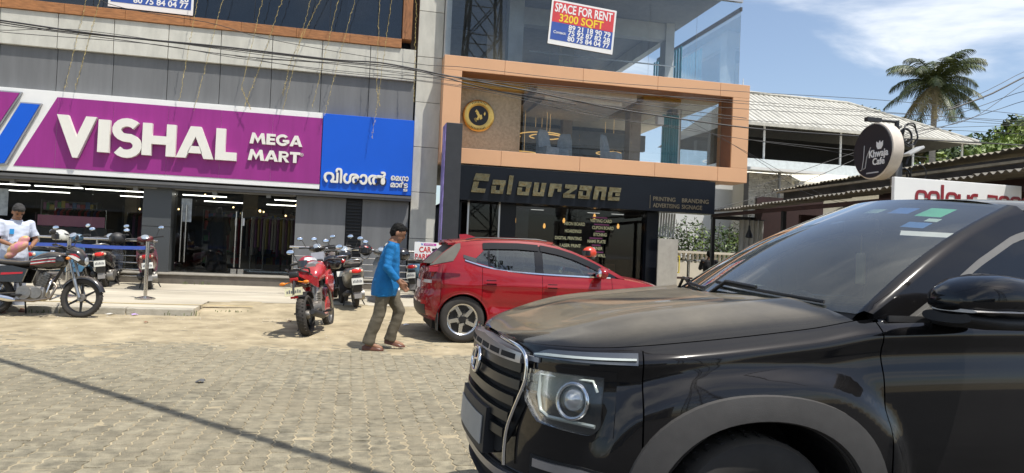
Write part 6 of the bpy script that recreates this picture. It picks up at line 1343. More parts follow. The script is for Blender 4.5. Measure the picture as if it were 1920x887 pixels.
obj('bumper_insert', HB.strip(np.linspace(HB.AL - .62, HB.AL, 12), .32, .52, .006, 3, .03), M_plast, hat, 40); obj('bumper_insert', HB.strip(np.linspace(-HB.AL, -HB.AL + .62, 12), .32, .52, .006, 3, .03), M_plast, hat, 40)
inner = MB()
for sg in (1, -1):
    for b in body_panels(HB, [('x', .15, 3.9, 0, .95)], stH[::2], vsH[::2], sg).values(): inner.add([(x, y * .95, z) for x, y, z in b.v], b.f)
obj('inner_shell', inner, M_inner, hat); obj('underbody', MB().box(.3, 3.8, -.6, .6, .16, .3), M_inner, hat)
def deckH(x, f, k=1.0):
    p = HB.S(HB.a_of(x), interp(x, HB.zs)); h = interp(x, [(0, .01), (.3, .06), (.8, .07), (1.2, .05), (3.5, .02), (4, .01)]); return (p[0], f * abs(p[1]), p[2] + h * (1 - abs(f) ** 3))
obj('bonnet', MB().grid([[deckH(min(x, .92 + .15 * f * f), f) for f in rng(-1, 1, 30)] for x in [HB.PX[i] for i in range(3, 60, 4)] + rng(.8, 1.08, 8)]), M_rp, hat, 50)
def wsH(u, v):
    w_ = lerp(.78, .58, v); return (lerp(.86 + .17 * u * u, 1.93 + .14 * u * u, v), u * w_, lerp(.985 - .02 * u * u, 1.452 - .05 * u * u, v) + .03 * sin(pi * v))
obj('windscreen', MB().grid([[wsH(u, v) for u in rng(-1, 1, 20)] for v in rng(0, 1, 12)]), glass('car_glass', (.55, .60, .58), 1.5, 1.2), hat, 80)
for sg in (1, -1): obj('windscreen_pillar', MB().grid([[wsH(-sg, v), gh(xx, zrH(xx), .004, sg)] for v, xx in [(q, lerp(1.02, 2.08, q)) for q in rng(0, 1, 16)]]), M_rp, hat, 80)
def roofH(q, f):
    xf_ = 1.93 + .14 * f * f; x = lerp(xf_, 3.58 - .06 * f * f, q); yr_ = interp(x, [(1.9, .59), (2.4, .605), (3.2, .60), (3.6, .56)]); zc = interp(x, [(1.9, 1.452), (2.2, 1.485), (2.6, 1.497), (3.1, 1.48), (3.45, 1.44), (3.6, 1.425)])
    return (x, f * yr_, zc - .05 * abs(f) ** 2.4 - .015 * abs(f) ** 9)
obj('roof', MB().grid([[roofH(q, f) for f in rng(-1, 1, 24)] for q in rng(0, 1, 24)]), M_rp, hat, 60)
obj('spoiler', MB().loft([[(3.50, y, z + .012), (3.66 - .05 * (y / .55) ** 2, y, z - .012), (3.66 - .05 * (y / .55) ** 2, y, z - .035), (3.52, y, z - .03)] for y, z in [(u * .56, 1.425 - .05 * u * u) for u in rng(-1, 1, 14)]]), M_rp, hat, 50)
def hatch_pt(u, v): return (lerp(3.56, 3.90, v) - .10 * u * u * lerp(1, 1.4, v), u * lerp(.56, .66, v), lerp(1.40, 1.07, v) - .03 * u * u * (1 - v))
obj('rear_screen', MB().grid([[hatch_pt(u, v) for u in rng(-1, 1, 16)] for v in rng(0, 1, 8)]), mat('dusty_rear_screen', (.10, .094, .078), .7, var=.35, sc=3), hat, 60)
for sg in (1, -1): obj('screen_edge', MB().grid([[hatch_pt(-sg, v), tuple((Vector(hatch_pt(-sg, v)) + Vector(gh(lerp(3.52, 3.86, v), zrH(lerp(3.52, 3.86, v)), .004, sg))) / 2 + Vector((.012, 0, .006))), gh(lerp(3.52, 3.86, v), zrH(lerp(3.52, 3.86, v)), .004, sg)] for v in rng(0, 1, 10)]), M_blkm, hat, 60)
obj('tailgate_ledge', MB().grid([[deckH(x, f) for f in rng(-1, 1, 16)] for x in rng(3.70, 3.998, 8)]), M_rp, hat, 60)
obj('badge', MB().tube([(4.0 - .10, .07 * cos(q), .96 + .04 * sin(q)) for q in [2 * pi * k / 20 for k in range(20)]], .007, 6, closed=True), M_chrome, hat, 60)
obj('aerial_fin', MB().loft([[(3.10, -.025, 1.475), (3.36, -.03, 1.445), (3.36, .03, 1.445), (3.10, .025, 1.475)], [(3.26, -.012, 1.52), (3.37, -.012, 1.51), (3.37, .012, 1.51), (3.26, .012, 1.52)]]), M_rp, hat, 50)
for sg in (1, -1): obj('roof_bar', MB().tube([(2.15, -sg * .575, 1.455), (2.3, -sg * .58, 1.475), (3.2, -sg * .57, 1.462), (3.35, -sg * .56, 1.43)], .012, 6), M_blkm, hat, 60)
obj('plate', HB.strip(np.linspace(HB.AL - .25, HB.AL, 6), .72, .82, .012, 1, .01), M_white, hat); obj('plate', HB.strip(np.linspace(-HB.AL, -HB.AL + .25, 6), .72, .82, .012, 1, .01), M_white, hat)
for y_, x_ in ((-.36, 1.95), (.36, 1.95), (0, 2.8)):
    st = bpy.data.objects.new('seat', None); COL.objects.link(st); st.parent = hat; st.location = (x_, y_, .42); sw = .23 if x_ < 2.5 else .6
    obj('cushion', MB().box(-.25, .25, -sw, sw, -.05, .12, bev=.05), mat('seat_fabric', (.06, .06, .062), .8), st, 60); obj('backrest', MB().box(-.06, .08, -sw, sw, .1, .66, bev=.05, M=rotm(0, R(14), 0, (.24, 0, 0))), mat('seat_fabric', (.06, .06, .062), .8), st, 60)
    if x_ < 2.5: obj('headrest', MB().box(-.05, .06, -.12, .12, .66, .84, bev=.04, M=rotm(0, R(14), 0, (.22, 0, .02))), mat('headrest_grey', (.16, .16, .16), .8), st, 60)
obj('dashboard', MB().loft([[(1.0, y, .6), (1.0, y, .94), (1.4, y, .90), (1.45, y, .6)] for y in (-.7, 0, .7)]), mat('dashboard_grey', (.05, .05, .052), .7), hat, 50)
obj('steering_wheel', MB().tube([(1.52 + .06 * sin(a), .36 + .18 * cos(a), .92 + .165 * sin(a)) for a in [2 * pi * k / 20 for k in range(20)]], .015, 8, closed=True), M_plast, hat, 60)

# ------------------------------------------------------------------ two-wheelers (nose towards +x, rear axle at x=0)
def part(root, name, mb, m, sm=50): return obj(name, mb, m, root, sm)
def bwheel(root, x, R_, wd, rim, spokes=6, m=None, disc=False):
    t = bpy.data.objects.new('wheel', None); COL.objects.link(t); t.parent = root; t.location = (x, 0, R_)
    h = wd / 2; prof = [(rim, -h * .6)] + [(R_ - h * .9 + h * .9 * sin(a), -h * cos(a)) for a in np.linspace(0.15, pi - .15, 11)] + [(rim, h * .6)]
    ty = MB().lathe(prof + [prof[0]], 44, axis='Y')
    for k in range(36):
        for yy in (-.55, 0, .55): ty.box(-.007, .007, yy * h - h * .22, yy * h + h * .22, R_ - .006 - .012 * yy * yy, R_ + .0025 - .014 * yy * yy, M=Euler((0, 2 * pi * k / 36 + yy * .12, 0)).to_matrix().to_4x4())
    obj('tyre', ty, M_tyre, t, 50)
    obj('rim', MB().lathe([(rim + .004, -h * .62), (rim - .016, -h * .5), (rim - .022, 0), (rim - .016, h * .5), (rim + .004, h * .62), (rim + .004, -h * .62)], 40, axis='Y'), m or M_blkm, t, 40)
    hub = MB().lathe([(.001, -h * .9), (.055, -h * .9), (.062, -h * .5), (.062, h * .5), (.055, h * .9), (.001, h * .9)], 20, axis='Y'); obj('hub', hub, M_eng, t, 40)
    for k in range(spokes): obj('spoke', MB().prism([(-.017, .05), (.017, .05), (.011, rim - .012), (-.011, rim - .012)], -h * .28, h * .28, M=Euler((0, 2 * pi * k / spokes, 0)).to_matrix().to_4x4()), m or M_blkm, t)
    if disc: obj('brake_disc', MB().lathe([(.06, -h - .012), (.12, -h - .012), (.12, -h - .008), (.06, -h - .008), (.06, -h - .012)], 28, axis='Y'), M_disc, t, 30)
    return t
M_eng = mat('engine_alloy', (.30, .29, .27), .45, .8, var=.2, sc=14, dust=.4); M_seat = mat('seat_vinyl', (.018, .018, .018), .5, var=.2, sc=30, dust=.3)
M_frame = mat('frame_black', (.014, .014, .014), .4, dust=.3); M_amber = mat('amber_lens', (.75, .22, .02), .2); M_redl = mat('red_lens', (.45, .02, .02), .15); M_plate = mat('plate_white_bike', (.62, .62, .56), .5)
def mirror(root, base, tip, head, face=(0, 0)):
    m = bpy.data.objects.new('mirror', None); COL.objects.link(m); m.parent = root
    obj('stem', MB().tube([base, tip, head], .006, 6), M_frame, m, 60); T = Matrix.Translation(head) @ Euler((0, R(8), R(face[0]))).to_matrix().to_4x4()
    obj('shell', MB().ell((0.006, 0, 0), (.018, .062, .042), 14, 8, M=T), M_plast, m, 60); obj('mirror_glass', MB().ell((-.007, 0, 0), (.008, .056, .037), 14, 8, M=T), mat('mirror_sky', (.75, .80, .85), .05, 1.0), m, 60)
def plate(root, M, wd=.20, ht=.10, m=None, text=None):
    p = obj('number_plate', MB().box(-.004, .004, -wd / 2, wd / 2, -ht / 2, ht / 2, M=M), m or M_plate, root)
    if text:            # worn characters, too blurred to read
        for k in range(7): obj('plate_mark', MB().box(-.0065, -.004, -wd * .4 + k * wd * .12, -wd * .4 + k * wd * .12 + wd * .07, -ht * .2, ht * (.12 + .1 * (k % 2)), M=M), mat('plate_ink', (.10, .10, .11), .6), p)
def motorcycle(lab, loc, rz, lean, tank_m, panel_m, stripe=None, sport=False, fr_m=None):
    t = thing('motorcycle', lab, 'motorcycle', loc, 0); t.rotation_euler = (R(-lean), 0, rz); WB = 1.27 if not sport else 1.34; Rw = .302
    rear = bwheel(t, 0, Rw, .095 if not sport else .14, .225, 6 if not sport else 5, m=M_blkm); front = bwheel(t, WB, Rw, .085 if not sport else .10, .228, 6, m=M_blkm if not sport else mat('wheel_silver', (.35, .34, .32), .4, .8), disc=sport)
    for s_ in (-1, 1): part(t, 'fork_leg', MB().tube([(WB, s_ * .085, Rw), (WB - .10, s_ * .085, .58)], [.026, .026], 10).tube([(WB - .10, s_ * .085, .58), (WB - .215, s_ * .085, .92)], [.018, .018], 10), mat('fork_alloy', (.42, .42, .40), .3, .9))
    # front mudguard follows the tyre
    g = [[(WB + (Rw + .022 + dr) * cos(a), y, Rw + (Rw + .022 + dr) * sin(a)) for y, dr in ((-.062, -.035), (-.055, 0), (0, .012), (.055, 0), (.062, -.035))] for a in np.linspace(R(18), R(150), 16)]; part(t, 'front_mudguard', MB().grid(g), fr_m or panel_m, 70)
    part(t, 'axle', MB().cyl((WB, -.1, Rw), (WB, .1, Rw), .014, 8).cyl((0, -.12, Rw), (0, .12, Rw), .016, 8), M_eng)
    # frame and swing arm
    part(t, 'frame', MB().tube([(WB - .25, 0, .88), (.80, 0, .42), (.42, 0, .30)], .024, 8).tube([(WB - .25, 0, .86), (.62, 0, .74), (.2, 0, .70), (-.22, 0, .76)], .02, 8).tube([(.42, 0, .34), (.30, 0, .70)], .02, 8), M_frame, 60)
    for s_ in (-1, 1):
        part(t, 'swing_arm', MB().tube([(.40, s_ * .10, .34), (0, s_ * .105, Rw)], .018, 8), M_frame, 60)
        if not sport: sa = part(t, 'shock_absorber', MB().tube([(.02, s_ * .12, .34), (.14, s_ * .12, .66)], .016, 8), M_chrome, 60); obj('spring', MB().tube([(.02 + .12 * q / 40 + .0, s_ * .12 + .026 * cos(q * .95), .36 + .28 * q / 40 + .01 * sin(q * .95)) for q in range(41)], .006, 5), M_redl if False else M_frame, sa, 60)
    part(t, 'foot_peg', MB().cyl((.46, -.26, .30), (.46, .26, .30), .014, 8).box(.40, .52, .20, .27, .30, .325).box(.40, .52, -.27, -.20, .30, .325), M_plast)
    # engine
    en = part(t, 'engine', MB().box(.44, .76, -.10, .10, .24, .46, bev=.04).cyl((.50, -.145, .35), (.50, .145, .35), .105, 20).cyl((.66, -.13, .35), (.66, .13, .35), .085, 18), M_eng)
    for k in range(7): obj('cooling_fin', MB().box(-.085, .085, -.085, .085, -.004, .004, M=rotm(0, R(-20 if not sport else -30), 0, (.70 + k * .008, 0, .46 + k * .026))), M_eng, en)
    obj('cylinder', MB().cyl((.69, 0, .43), (.76, 0, .66), .06, 14), M_eng, en, 50)
    part(t, 'exhaust_pipe', MB().tube([(.82, -.05, .56), (.93, -.08, .46), (.88, -.13, .28), (.66, -.15, .23), (.4, -.16, .235)], .021, 8), mat('exhaust_steel', (.30, .25, .2), .35, .9), 60)
    part(t, 'silencer', MB().tube([(.42, -.16, .235), (.32, -.165, .25), (-.22, -.17, .34), (-.27, -.17, .35)], [.024, .046, .052, .035], 14), M_chrome if not sport else M_plast, 60)
    part(t, 'side_stand', MB().tube([(.40, .12, .26), (.36, .27, -.0)], .012, 6), M_frame)
    part(t, 'crash_guard', MB().tube([(.88, .05, .60), (.92, .24, .52), (.90, .27, .36), (.78, .06, .26)], .012, 8).tube([(.88, -.05, .60), (.92, -.24, .52), (.90, -.27, .36), (.78, -.06, .26)], .012, 8), M_chrome if not sport else M_frame, 60) if not sport else None
    # tank
    def ring(x, zc, hw_, hh, n=18, p=.8): return [(x, hw_ * (abs(cos(a)) ** p) * (1 if cos(a) > 0 else -1), zc + hh * (abs(sin(a)) ** p) * (1 if sin(a) > 0 else -1)) for a in [2 * pi * k / n for k in range(n)]]
    if not sport:
        tk = part(t, 'fuel_tank', MB().loft([ring(.50, .78, .09, .05), ring(.54, .80, .125, .085), ring(.66, .83, .145, .125), ring(.80, .85, .15, .14), ring(.93, .85, .13, .12), ring(1.0, .85, .09, .07)]), tank_m, 60)
        for s_ in (-1, 1):
            for k, (za, zb2, m_) in enumerate(((.80, .815, stripe[0]), (.825, .836, stripe[1]), (.85, .86, stripe[0]), (.785, .793, stripe[1]))):
                obj('tank_stripe', MB().loft([[(x, s_ * (wd_ + .004), za + dz), (x, s_ * (wd_ + .0045), zb2 + dz), (x, s_ * (wd_ - .006), zb2 + dz), (x, s_ * (wd_ - .006), za + dz)] for x, wd_, dz in ((.55, .129, -.02), (.66, .147, -.005), (.80, .152, .018), (.90, .138, .03))]), m_, tk)
        obj('fuel_cap', MB().lathe([(.001, .02), (.03, .02), (.035, 0)], 16, M=Matrix.Translation((.78, 0, .985))), M_chrome, tk, 40)
        sp_ = [(-.30, .845), (-.1, .815), (.15, .79), (.38, .78), (.56, .80)]; part(t, 'seat', MB().loft([ring(x, z, lerp(.10, .12, (x + .3) / .9), .045) for x, z in sp_]), M_seat, 60)
        for s_ in (-1, 1):
            sp2 = part(t, 'side_panel', MB().prism([(.14, .50), (.46, .50), (.52, .70), (.30, .745), (.02, .72)], s_ * .115, s_ * .145), panel_m); obj('panel_stripe', MB().prism([(.16, .60), (.46, .63), (.47, .655), (.16, .635)], s_ * .146, s_ * .15), stripe[1], sp2)
            tp = part(t, 'tail_panel', MB().prism([(.04, .70), (.30, .735), (-.02, .79), (-.34, .83), (-.36, .80)], s_ * .09, s_ * .13), panel_m); obj('tail_stripe', MB().prism([(.02, .735), (.22, .745), (-.02, .765), (-.30, .805)], s_ * .131, s_ * .134), stripe[0], tp)
        part(t, 'grab_rail', MB().tube([(-.12, .13, .84), (-.34, .13, .90), (-.40, 0, .91), (-.34, -.13, .90), (-.12, -.13, .84)], .012, 8), M_chrome, 60)
        g = [[((Rw + .045) * cos(a), y, Rw + (Rw + .045) * sin(a)) for y in (-.07, -.05, 0, .05, .07)] for a in np.linspace(R(60), R(195), 14)]; part(t, 'rear_mudguard', MB().grid(g), M_plast, 70)
        part(t, 'tail_lamp', MB().box(-.42, -.34, -.07, .07, .77, .84, bev=.02), M_redl); plate(t, rotm(0, R(20), 0, (-.40, 0, .58)))
        part(t, 'chain_cover', MB().prism([(-.02, .28), (.44, .30), (.46, .40), (.0, .38)], .115, .14), M_plast)
        # headlamp cowl
        cw = part(t, 'headlamp_cowl', MB().loft([ring(1.02, .98, .10, .06), ring(1.10, .97, .13, .10), ring(1.20, .92, .125, .12), ring(1.26, .87, .10, .09), ring(1.285, .86, .08, .07)]), tank_m, 60); obj('headlamp', MB().ell((1.262, 0, .862), (.04, .085, .072), 16, 10), mat('lamp_glass_bright', (.60, .64, .66), .08, .5), cw, 60)
        for s_ in (-1, 1): obj('cowl_stripe', MB().prism([(1.06, .93), (1.16, .935), (1.25, .87), (1.22, .845), (1.12, .895)], s_ * .119, s_ * .134), stripe[0], cw); obj('cowl_stripe', MB().prism([(1.08, .955), (1.17, .955), (1.24, .90), (1.16, .925)], s_ * .12, s_ * .136), stripe[1], cw)
        obj('visor', MB().prism([(1.03, 1.0), (1.10, 1.05), (1.12, 1.05), (1.20, .98), (1.10, 1.0)], -.09, .09), mat('smoked_plastic', (.012, .012, .013), .3), cw)
        hb = [(.96, .36, 1.06), (.94, .30, 1.075), (1.0, .18, 1.06), (1.03, .05, 1.0)]
    else:
        tk = part(t, 'fuel_tank', MB().loft([ring(.46, .80, .08, .05), ring(.52, .83, .13, .10), ring(.66, .88, .165, .14), ring(.82, .90, .18, .15), ring(.96, .88, .15, .12), ring(1.04, .87, .09, .07)]), tank_m, 60); obj('tank_cover', MB().loft([ring(.60, .995, .07, .035), ring(.74, 1.03, .085, .03), ring(.88, 1.02, .07, .03)]), mat('tank_silver', (.45, .44, .42), .3, .6), tk, 60)
        for s_ in (-1, 1): part(t, 'tank_shroud', MB().prism([(.72, .70), (1.02, .56), (1.16, .76), (1.04, .92), (.80, .86)], s_ * .16, s_ * .20), panel_m)
        part(t, 'seat', MB().loft([ring(x, z, w_, .045) for x, z, w_ in ((-.26, .925, .08), (-.05, .89, .12), (.12, .85, .13), (.2, .80, .12), (.50, .80, .11))]), M_seat, 60)
        for s_ in (-1, 1): part(t, 'tail_panel', MB().loft([[(x, s_ * w0, z0_), (x, s_ * w1, z1_), (x, s_ * (w1 - .02), z1_), (x, s_ * (w0 - .02), z0_)] for x, w0, z0_, w1, z1_ in ((.42, .13, .66, .14, .78), (.15, .135, .70, .13, .84), (-.12, .12, .78, .11, .90), (-.36, .07, .86, .06, .93))]), panel_m); part(t, 'belly_panel', MB().prism([(.50, .22), (.78, .22), (.95, .40), (.86, .50), (.62, .36)], s_ * .12, s_ * .15), panel_m)
        part(t, 'tail_end', MB().box(-.42, -.30, -.065, .065, .85, .93, bev=.02), M_plast); part(t, 'tail_lamp', MB().box(-.415, -.36, -.055, .055, .80, .85, bev=.012), M_redl)
        for s_ in (-1, 1): part(t, 'grab_rail', MB().tube([(-.02, s_ * .13, .90), (-.12, s_ * .15, .95), (-.30, s_ * .12, .97), (-.36, s_ * .07, .95)], .013, 8), M_plast, 60)
        hg = part(t, 'tyre_hugger', MB().grid([[((Rw + .03) * cos(a), y, Rw + (Rw + .03) * sin(a)) for y in (-.085, -.05, 0, .05, .085)] for a in np.linspace(R(40), R(125), 10)]), M_plast, 70)
        part(t, 'plate_carrier', MB().tube([(-.36, 0, .82), (-.44, 0, .70), (-.46, 0, .62)], [(.02, .045)] * 3, 8), M_plast); plate(t, rotm(0, R(14), 0, (-.475, 0, .66)), .24, .11, mat('plate_yellowed', (.60, .56, .36), .5), True); part(t, 'rear_reflector', MB().box(-.475, -.46, -.05, .05, .565, .595), M_redl)
        for s_ in (-1, 1): part(t, 'indicator', MB().ell((-.40, s_ * .16, .775), (.025, .045, .024), 10, 8).cyl((-.38, s_ * .05, .79), (-.40, s_ * .13, .775), .009, 6), M_amber, 60)
        cw = part(t, 'headlamp_cowl', MB().loft([ring(1.0, 1.0, .08, .05), ring(1.10, 1.0, .14, .11), ring(1.22, .95, .13, .13), ring(1.30, .88, .08, .08)]), tank_m, 60); obj('fly_screen', MB().prism([(1.04, 1.04), (1.10, 1.20), (1.13, 1.19), (1.24, 1.02)], -.10, .10), mat('screen_silver', (.42, .42, .42), .25, .4), cw)
        part(t, 'mono_shock', MB().tube([(.18, 0, .42), (.30, 0, .68)], .035, 10), M_redl, 60)
        hb = [(.98, .40, 1.04), (.96, .32, 1.06), (1.02, .18, 1.07), (1.05, .05, 1.02)]
    hbp = MB().tube(hb + [(x, -y, z) for x, y, z in hb[::-1]], .012, 8)
    hbo = part(t, 'handlebar', hbp, M_frame, 60)
    for s_ in (-1, 1):
        obj('grip', MB().cyl((hb[0][0], s_ * hb[0][1], hb[0][2]), (hb[1][0], s_ * (hb[1][1] - .05), hb[1][2]), .018, 10), M_plast, hbo, 60); obj('lever', MB().tube([(hb[1][0] + .03, s_ * (hb[1][1] - .06), hb[1][2]), (hb[0][0] + .07, s_ * hb[0][1], hb[0][2])], .007, 6), M_chrome, hbo, 60)
        mirror(t, (hb[1][0], s_ * (hb[1][1] - .04), hb[1][2] + .01), (hb[1][0] + .02, s_ * (hb[1][1] + .02), hb[1][2] + .14), (hb[1][0] - .01, s_ * (hb[1][1] + .06), hb[1][2] + .18), (s_ * 10, 0))
        if not sport: part(t, 'indicator', MB().ell((1.10, s_ * .19, .88), (.025, .04, .024), 10, 8).cyl((1.1, s_ * .1, .88), (1.1, s_ * .16, .88), .008, 6), M_amber, 60)
    part(t, 'cable', MB().tube([(hb[1][0], .28, hb[1][2]), (1.16, .16, 1.0), (1.12, .1, .8), (.92, .08, .66)], .005, 5).tube([(hb[1][0], -.28, hb[1][2]), (1.2, -.12, 1.02), (1.12, -.1, .78), (1.24, -.1, .36)], .005, 5), M_frame, 60)
    part(t, 'instrument', MB().box(1.02, 1.08, -.09, .09, 1.03, 1.09, bev=.02), M_plast)
    return t
M_bk = mat('bike_black', (.010, .010, .011), .2, coat=.8, dust=.3); M_w = mat('decal_white', (.66, .66, .64), .4); M_r = mat('decal_red', (.46, .02, .03), .35)
M_bred = mat('bike_red', (.40, .015, .022), .22, coat=.9, dust=.2)
motorcycle('black commuter motorcycle with red and white stripes parked side-on at the kerb', (-5.20, 12.22, .075), R(-7), 6, M_bk, M_bk, (M_w, M_r))
motorcycle('red and silver sports motorcycle seen from behind with its wide rear tyre', (-.53, 10.62, .03), R(79), 9, M_bred, M_bred, None, True)

motorcycle('dark grey commuter motorcycle parked between the red motorcycle and the silver scooter', (-.10, 14.1, .245), R(97), 7, mat('bike_graphite', (.03, .03, .032), .25, coat=.6, dust=.35), M_bk, (mat('decal_grey', (.25, .25, .25), .4), M_r))

def scooter(lab, loc, rz, lean, body_m, trim_m, tail_m=None, grp='scooters parked by the railing', steer=20):
    t = thing('scooter', lab, 'scooter', loc, 0, grp); t.rotation_euler = (R(-lean), 0, rz); WB = 1.24; Rw = .218
    bwheel(t, 0, Rw, .095, .135, 5, m=M_eng); bwheel(t, WB, Rw, .095, .135, 5, m=M_eng)
    def ring(x, zc, hw_, hh, n=16, p=.75): return [(x, hw_ * (abs(cos(a)) ** p) * (1 if cos(a) > 0 else -1), zc + hh * (abs(sin(a)) ** p) * (1 if sin(a) > 0 else -1)) for a in [2 * pi * k / n for k in range(n)]]
    part(t, 'rear_body', MB().loft([ring(-.34, .66, .06, .05), ring(-.29, .645, .13, .095), ring(-.12, .60, .175, .15), ring(.10, .56, .185, .18), ring(.32, .52, .165, .19), ring(.46, .46, .13, .17)]), body_m, 60)
    part(t, 'seat', MB().loft([ring(-.30, .775, .09, .03), ring(-.20, .785, .14, .045), ring(.05, .775, .155, .05), ring(.3, .755, .145, .055), ring(.5, .745, .10, .04), ring(.54, .735, .06, .025)]), M_seat, 60)
    part(t, 'floorboard', MB().box(.42, .92, -.17, .17, .27, .32, bev=.02).box(.35, .5, -.12, .12, .3, .42, bev=.03), M_plast)
    part(t, 'leg_shield', MB().loft([[(x, -w_, z), (x + .05, -w_ * .6, z), (x + .075, 0, z), (x + .05, w_ * .6, z), (x, w_, z), (x - .03, w_ * .5, z), (x - .02, 0, z), (x - .03, -w_ * .5, z)] for x, w_, z in ((.90, .16, .30), (.93, .19, .45), (.98, .21, .60), (1.01, .19, .78), (1.0, .12, .90))]), body_m, 60)
    g = [[(WB + (Rw + .035 + dr) * cos(a), y, Rw + (Rw + .035 + dr) * sin(a)) for y, dr in ((-.075, -.05), (-.068, 0), (0, .02), (.068, 0), (.075, -.05))] for a in np.linspace(R(5), R(150), 14)]; part(t, 'front_mudguard', MB().grid(g), body_m, 70)
    for s_ in (-1, 1): part(t, 'fork_leg', MB().tube([(WB, s_ * .075, Rw), (WB - .12, s_ * .06, .55)], .02, 8), M_eng)
    part(t, 'steering_column', MB().tube([(WB - .12, 0, .5), (1.0, 0, .98)], .035, 10), M_plast)
    ch = part(t, 'handlebar_cowl', MB().loft([ring(.90, 1.0, .07, .035), ring(.95, 1.01, .16, .06), ring(1.02, 1.01, .17, .075), ring(1.09, .99, .12, .07), ring(1.12, .985, .07, .05)]), body_m, 60); obj('headlamp', MB().ell((1.10, 0, .985), (.03, .085, .055), 14, 8), mat('lamp_glass_bright', (.60, .64, .66), .08, .5), ch, 60)
    obj('dial', MB().lathe([(.001, .012), (.06, .01), (.075, 0)], 20, M=rotm(0, R(-40), 0, (.93, 0, 1.06)), ), mat('dial_glass', (.35, .40, .45), .1, .3), ch, 40)
    for s_ in (-1, 1):
        hb = part(t, 'grip', MB().tube([(.97, s_ * .12, 1.02), (.93, s_ * .24, 1.04), (.90, s_ * .36, 1.04)], [.016, .018, .02], 10), M_plast, 60); obj('lever', MB().tube([(.98, s_ * .20, 1.04), (.97, s_ * .35, 1.04)], .006, 6), M_chrome, hb, 60)
        mirror(t, (.94, s_ * .22, 1.05), (.95, s_ * .28, 1.18), (.93, s_ * .33, 1.23), (s_ * 12, 0))
        part(t, 'side_trim', MB().loft([[(x, s_ * (w_ + .004), z - h), (x, s_ * (w_ + .006), z + h), (x, s_ * (w_ - .02), z + h), (x, s_ * (w_ - .02), z - h)] for x, w_, z, h in ((-.22, .14, .66, .008), (-.02, .184, .63, .014), (.2, .183, .60, .014), (.36, .162, .57, .01))]), trim_m, 50)
        part(t, 'rear_indicator', MB().ell((-.315, s_ * .095, .665), (.03, .03, .028), 10, 8), mat('indicator_lens', (.62, .45, .32), .15), 60)
    part(t, 'tail_lamp', MB().loft([ring(-.365, .665, .055, .026), ring(-.345, .668, .085, .038), ring(-.30, .67, .095, .04)]), tail_m or M_redl, 60)
    part(t, 'grab_rail', MB().tube([(-.02, .155, .79), (-.18, .155, .84), (-.34, .11, .865), (-.38, 0, .87), (-.34, -.11, .865), (-.18, -.155, .84), (-.02, -.155, .79)], .013, 8), mat('rail_silver', (.4, .4, .39), .35, .8), 60)
    part(t, 'plate_bracket', MB().prism([(-.33, .60), (-.37, .40), (-.33, .30), (-.27, .34), (-.26, .58)], -.075, .075), M_plast); plate(t, rotm(0, R(10), 0, (-.375, 0, .485)), .20, .12, None, True)
    part(t, 'rear_flap', MB().prism([(-.31, .34), (-.34, .18), (-.325, .18), (-.28, .34)], -.065, .065), mat('flap_grey', (.22, .21, .20), .7), 40)
    part(t, 'engine', MB().box(-.08, .42, -.15, -.05, .18, .34, bev=.04).cyl((0, -.16, Rw), (0, -.05, Rw), .10, 18), M_eng); part(t, 'silencer', MB().tube([(.30, .14, .20), (.18, .15, .23), (-.26, .155, .29), (-.30, .155, .295)], [.02, .05, .055, .03], 14), M_plast, 60)
    part(t, 'stand', MB().tube([(.28, .12, .2), (.24, .2, 0)], .011, 6).tube([(.28, -.12, .2), (.24, -.2, .0)], .011, 6), M_frame)
    return t
M_sg = mat('scooter_grey', (.20, .20, .19), .3, .3, coat=.6, dust=.4); M_sk = mat('scooter_black', (.014, .014, .015), .25, coat=.7, dust=.35); M_sm = mat('scooter_maroon', (.10, .009, .013), .25, coat=.8, dust=.25); M_sb = mat('scooter_blue', (.06, .16, .26), .3, coat=.6, dust=.3); M_strim = mat('trim_silver', (.4, .4, .4), .35, .7)
scooter('black scooter with a bright red tail lamp parked left of the maroon scooter', (-4.82, 16.15, .30), R(96), 8, M_sk, M_strim, mat('red_lamp_bright', (.75, .04, .03), .15))
scooter('maroon scooter with a red front parked behind the right belt post', (-3.92, 15.85, .30), R(104), 8, M_sm, M_strim)
scooter('silver grey scooter parked right of the red motorcycle', (.15, 13.45, .235), R(99), 7, M_sg, M_strim, mat('red_lamp_bright', (.75, .04, .03), .15))
scooter('blue scooter partly hidden behind the white shirted man', (-5.55, 15.0, .27), R(75), 6, M_sb, M_strim)
scooter('blue grey scooter just below the parking sign', (1.50, 15.7, .29), R(62), 6, M_sb, M_strim)
scooter('black scooter crowded behind the red motorcycle', (-.52, 14.6, .26), R(92), 7, M_sk, M_strim)

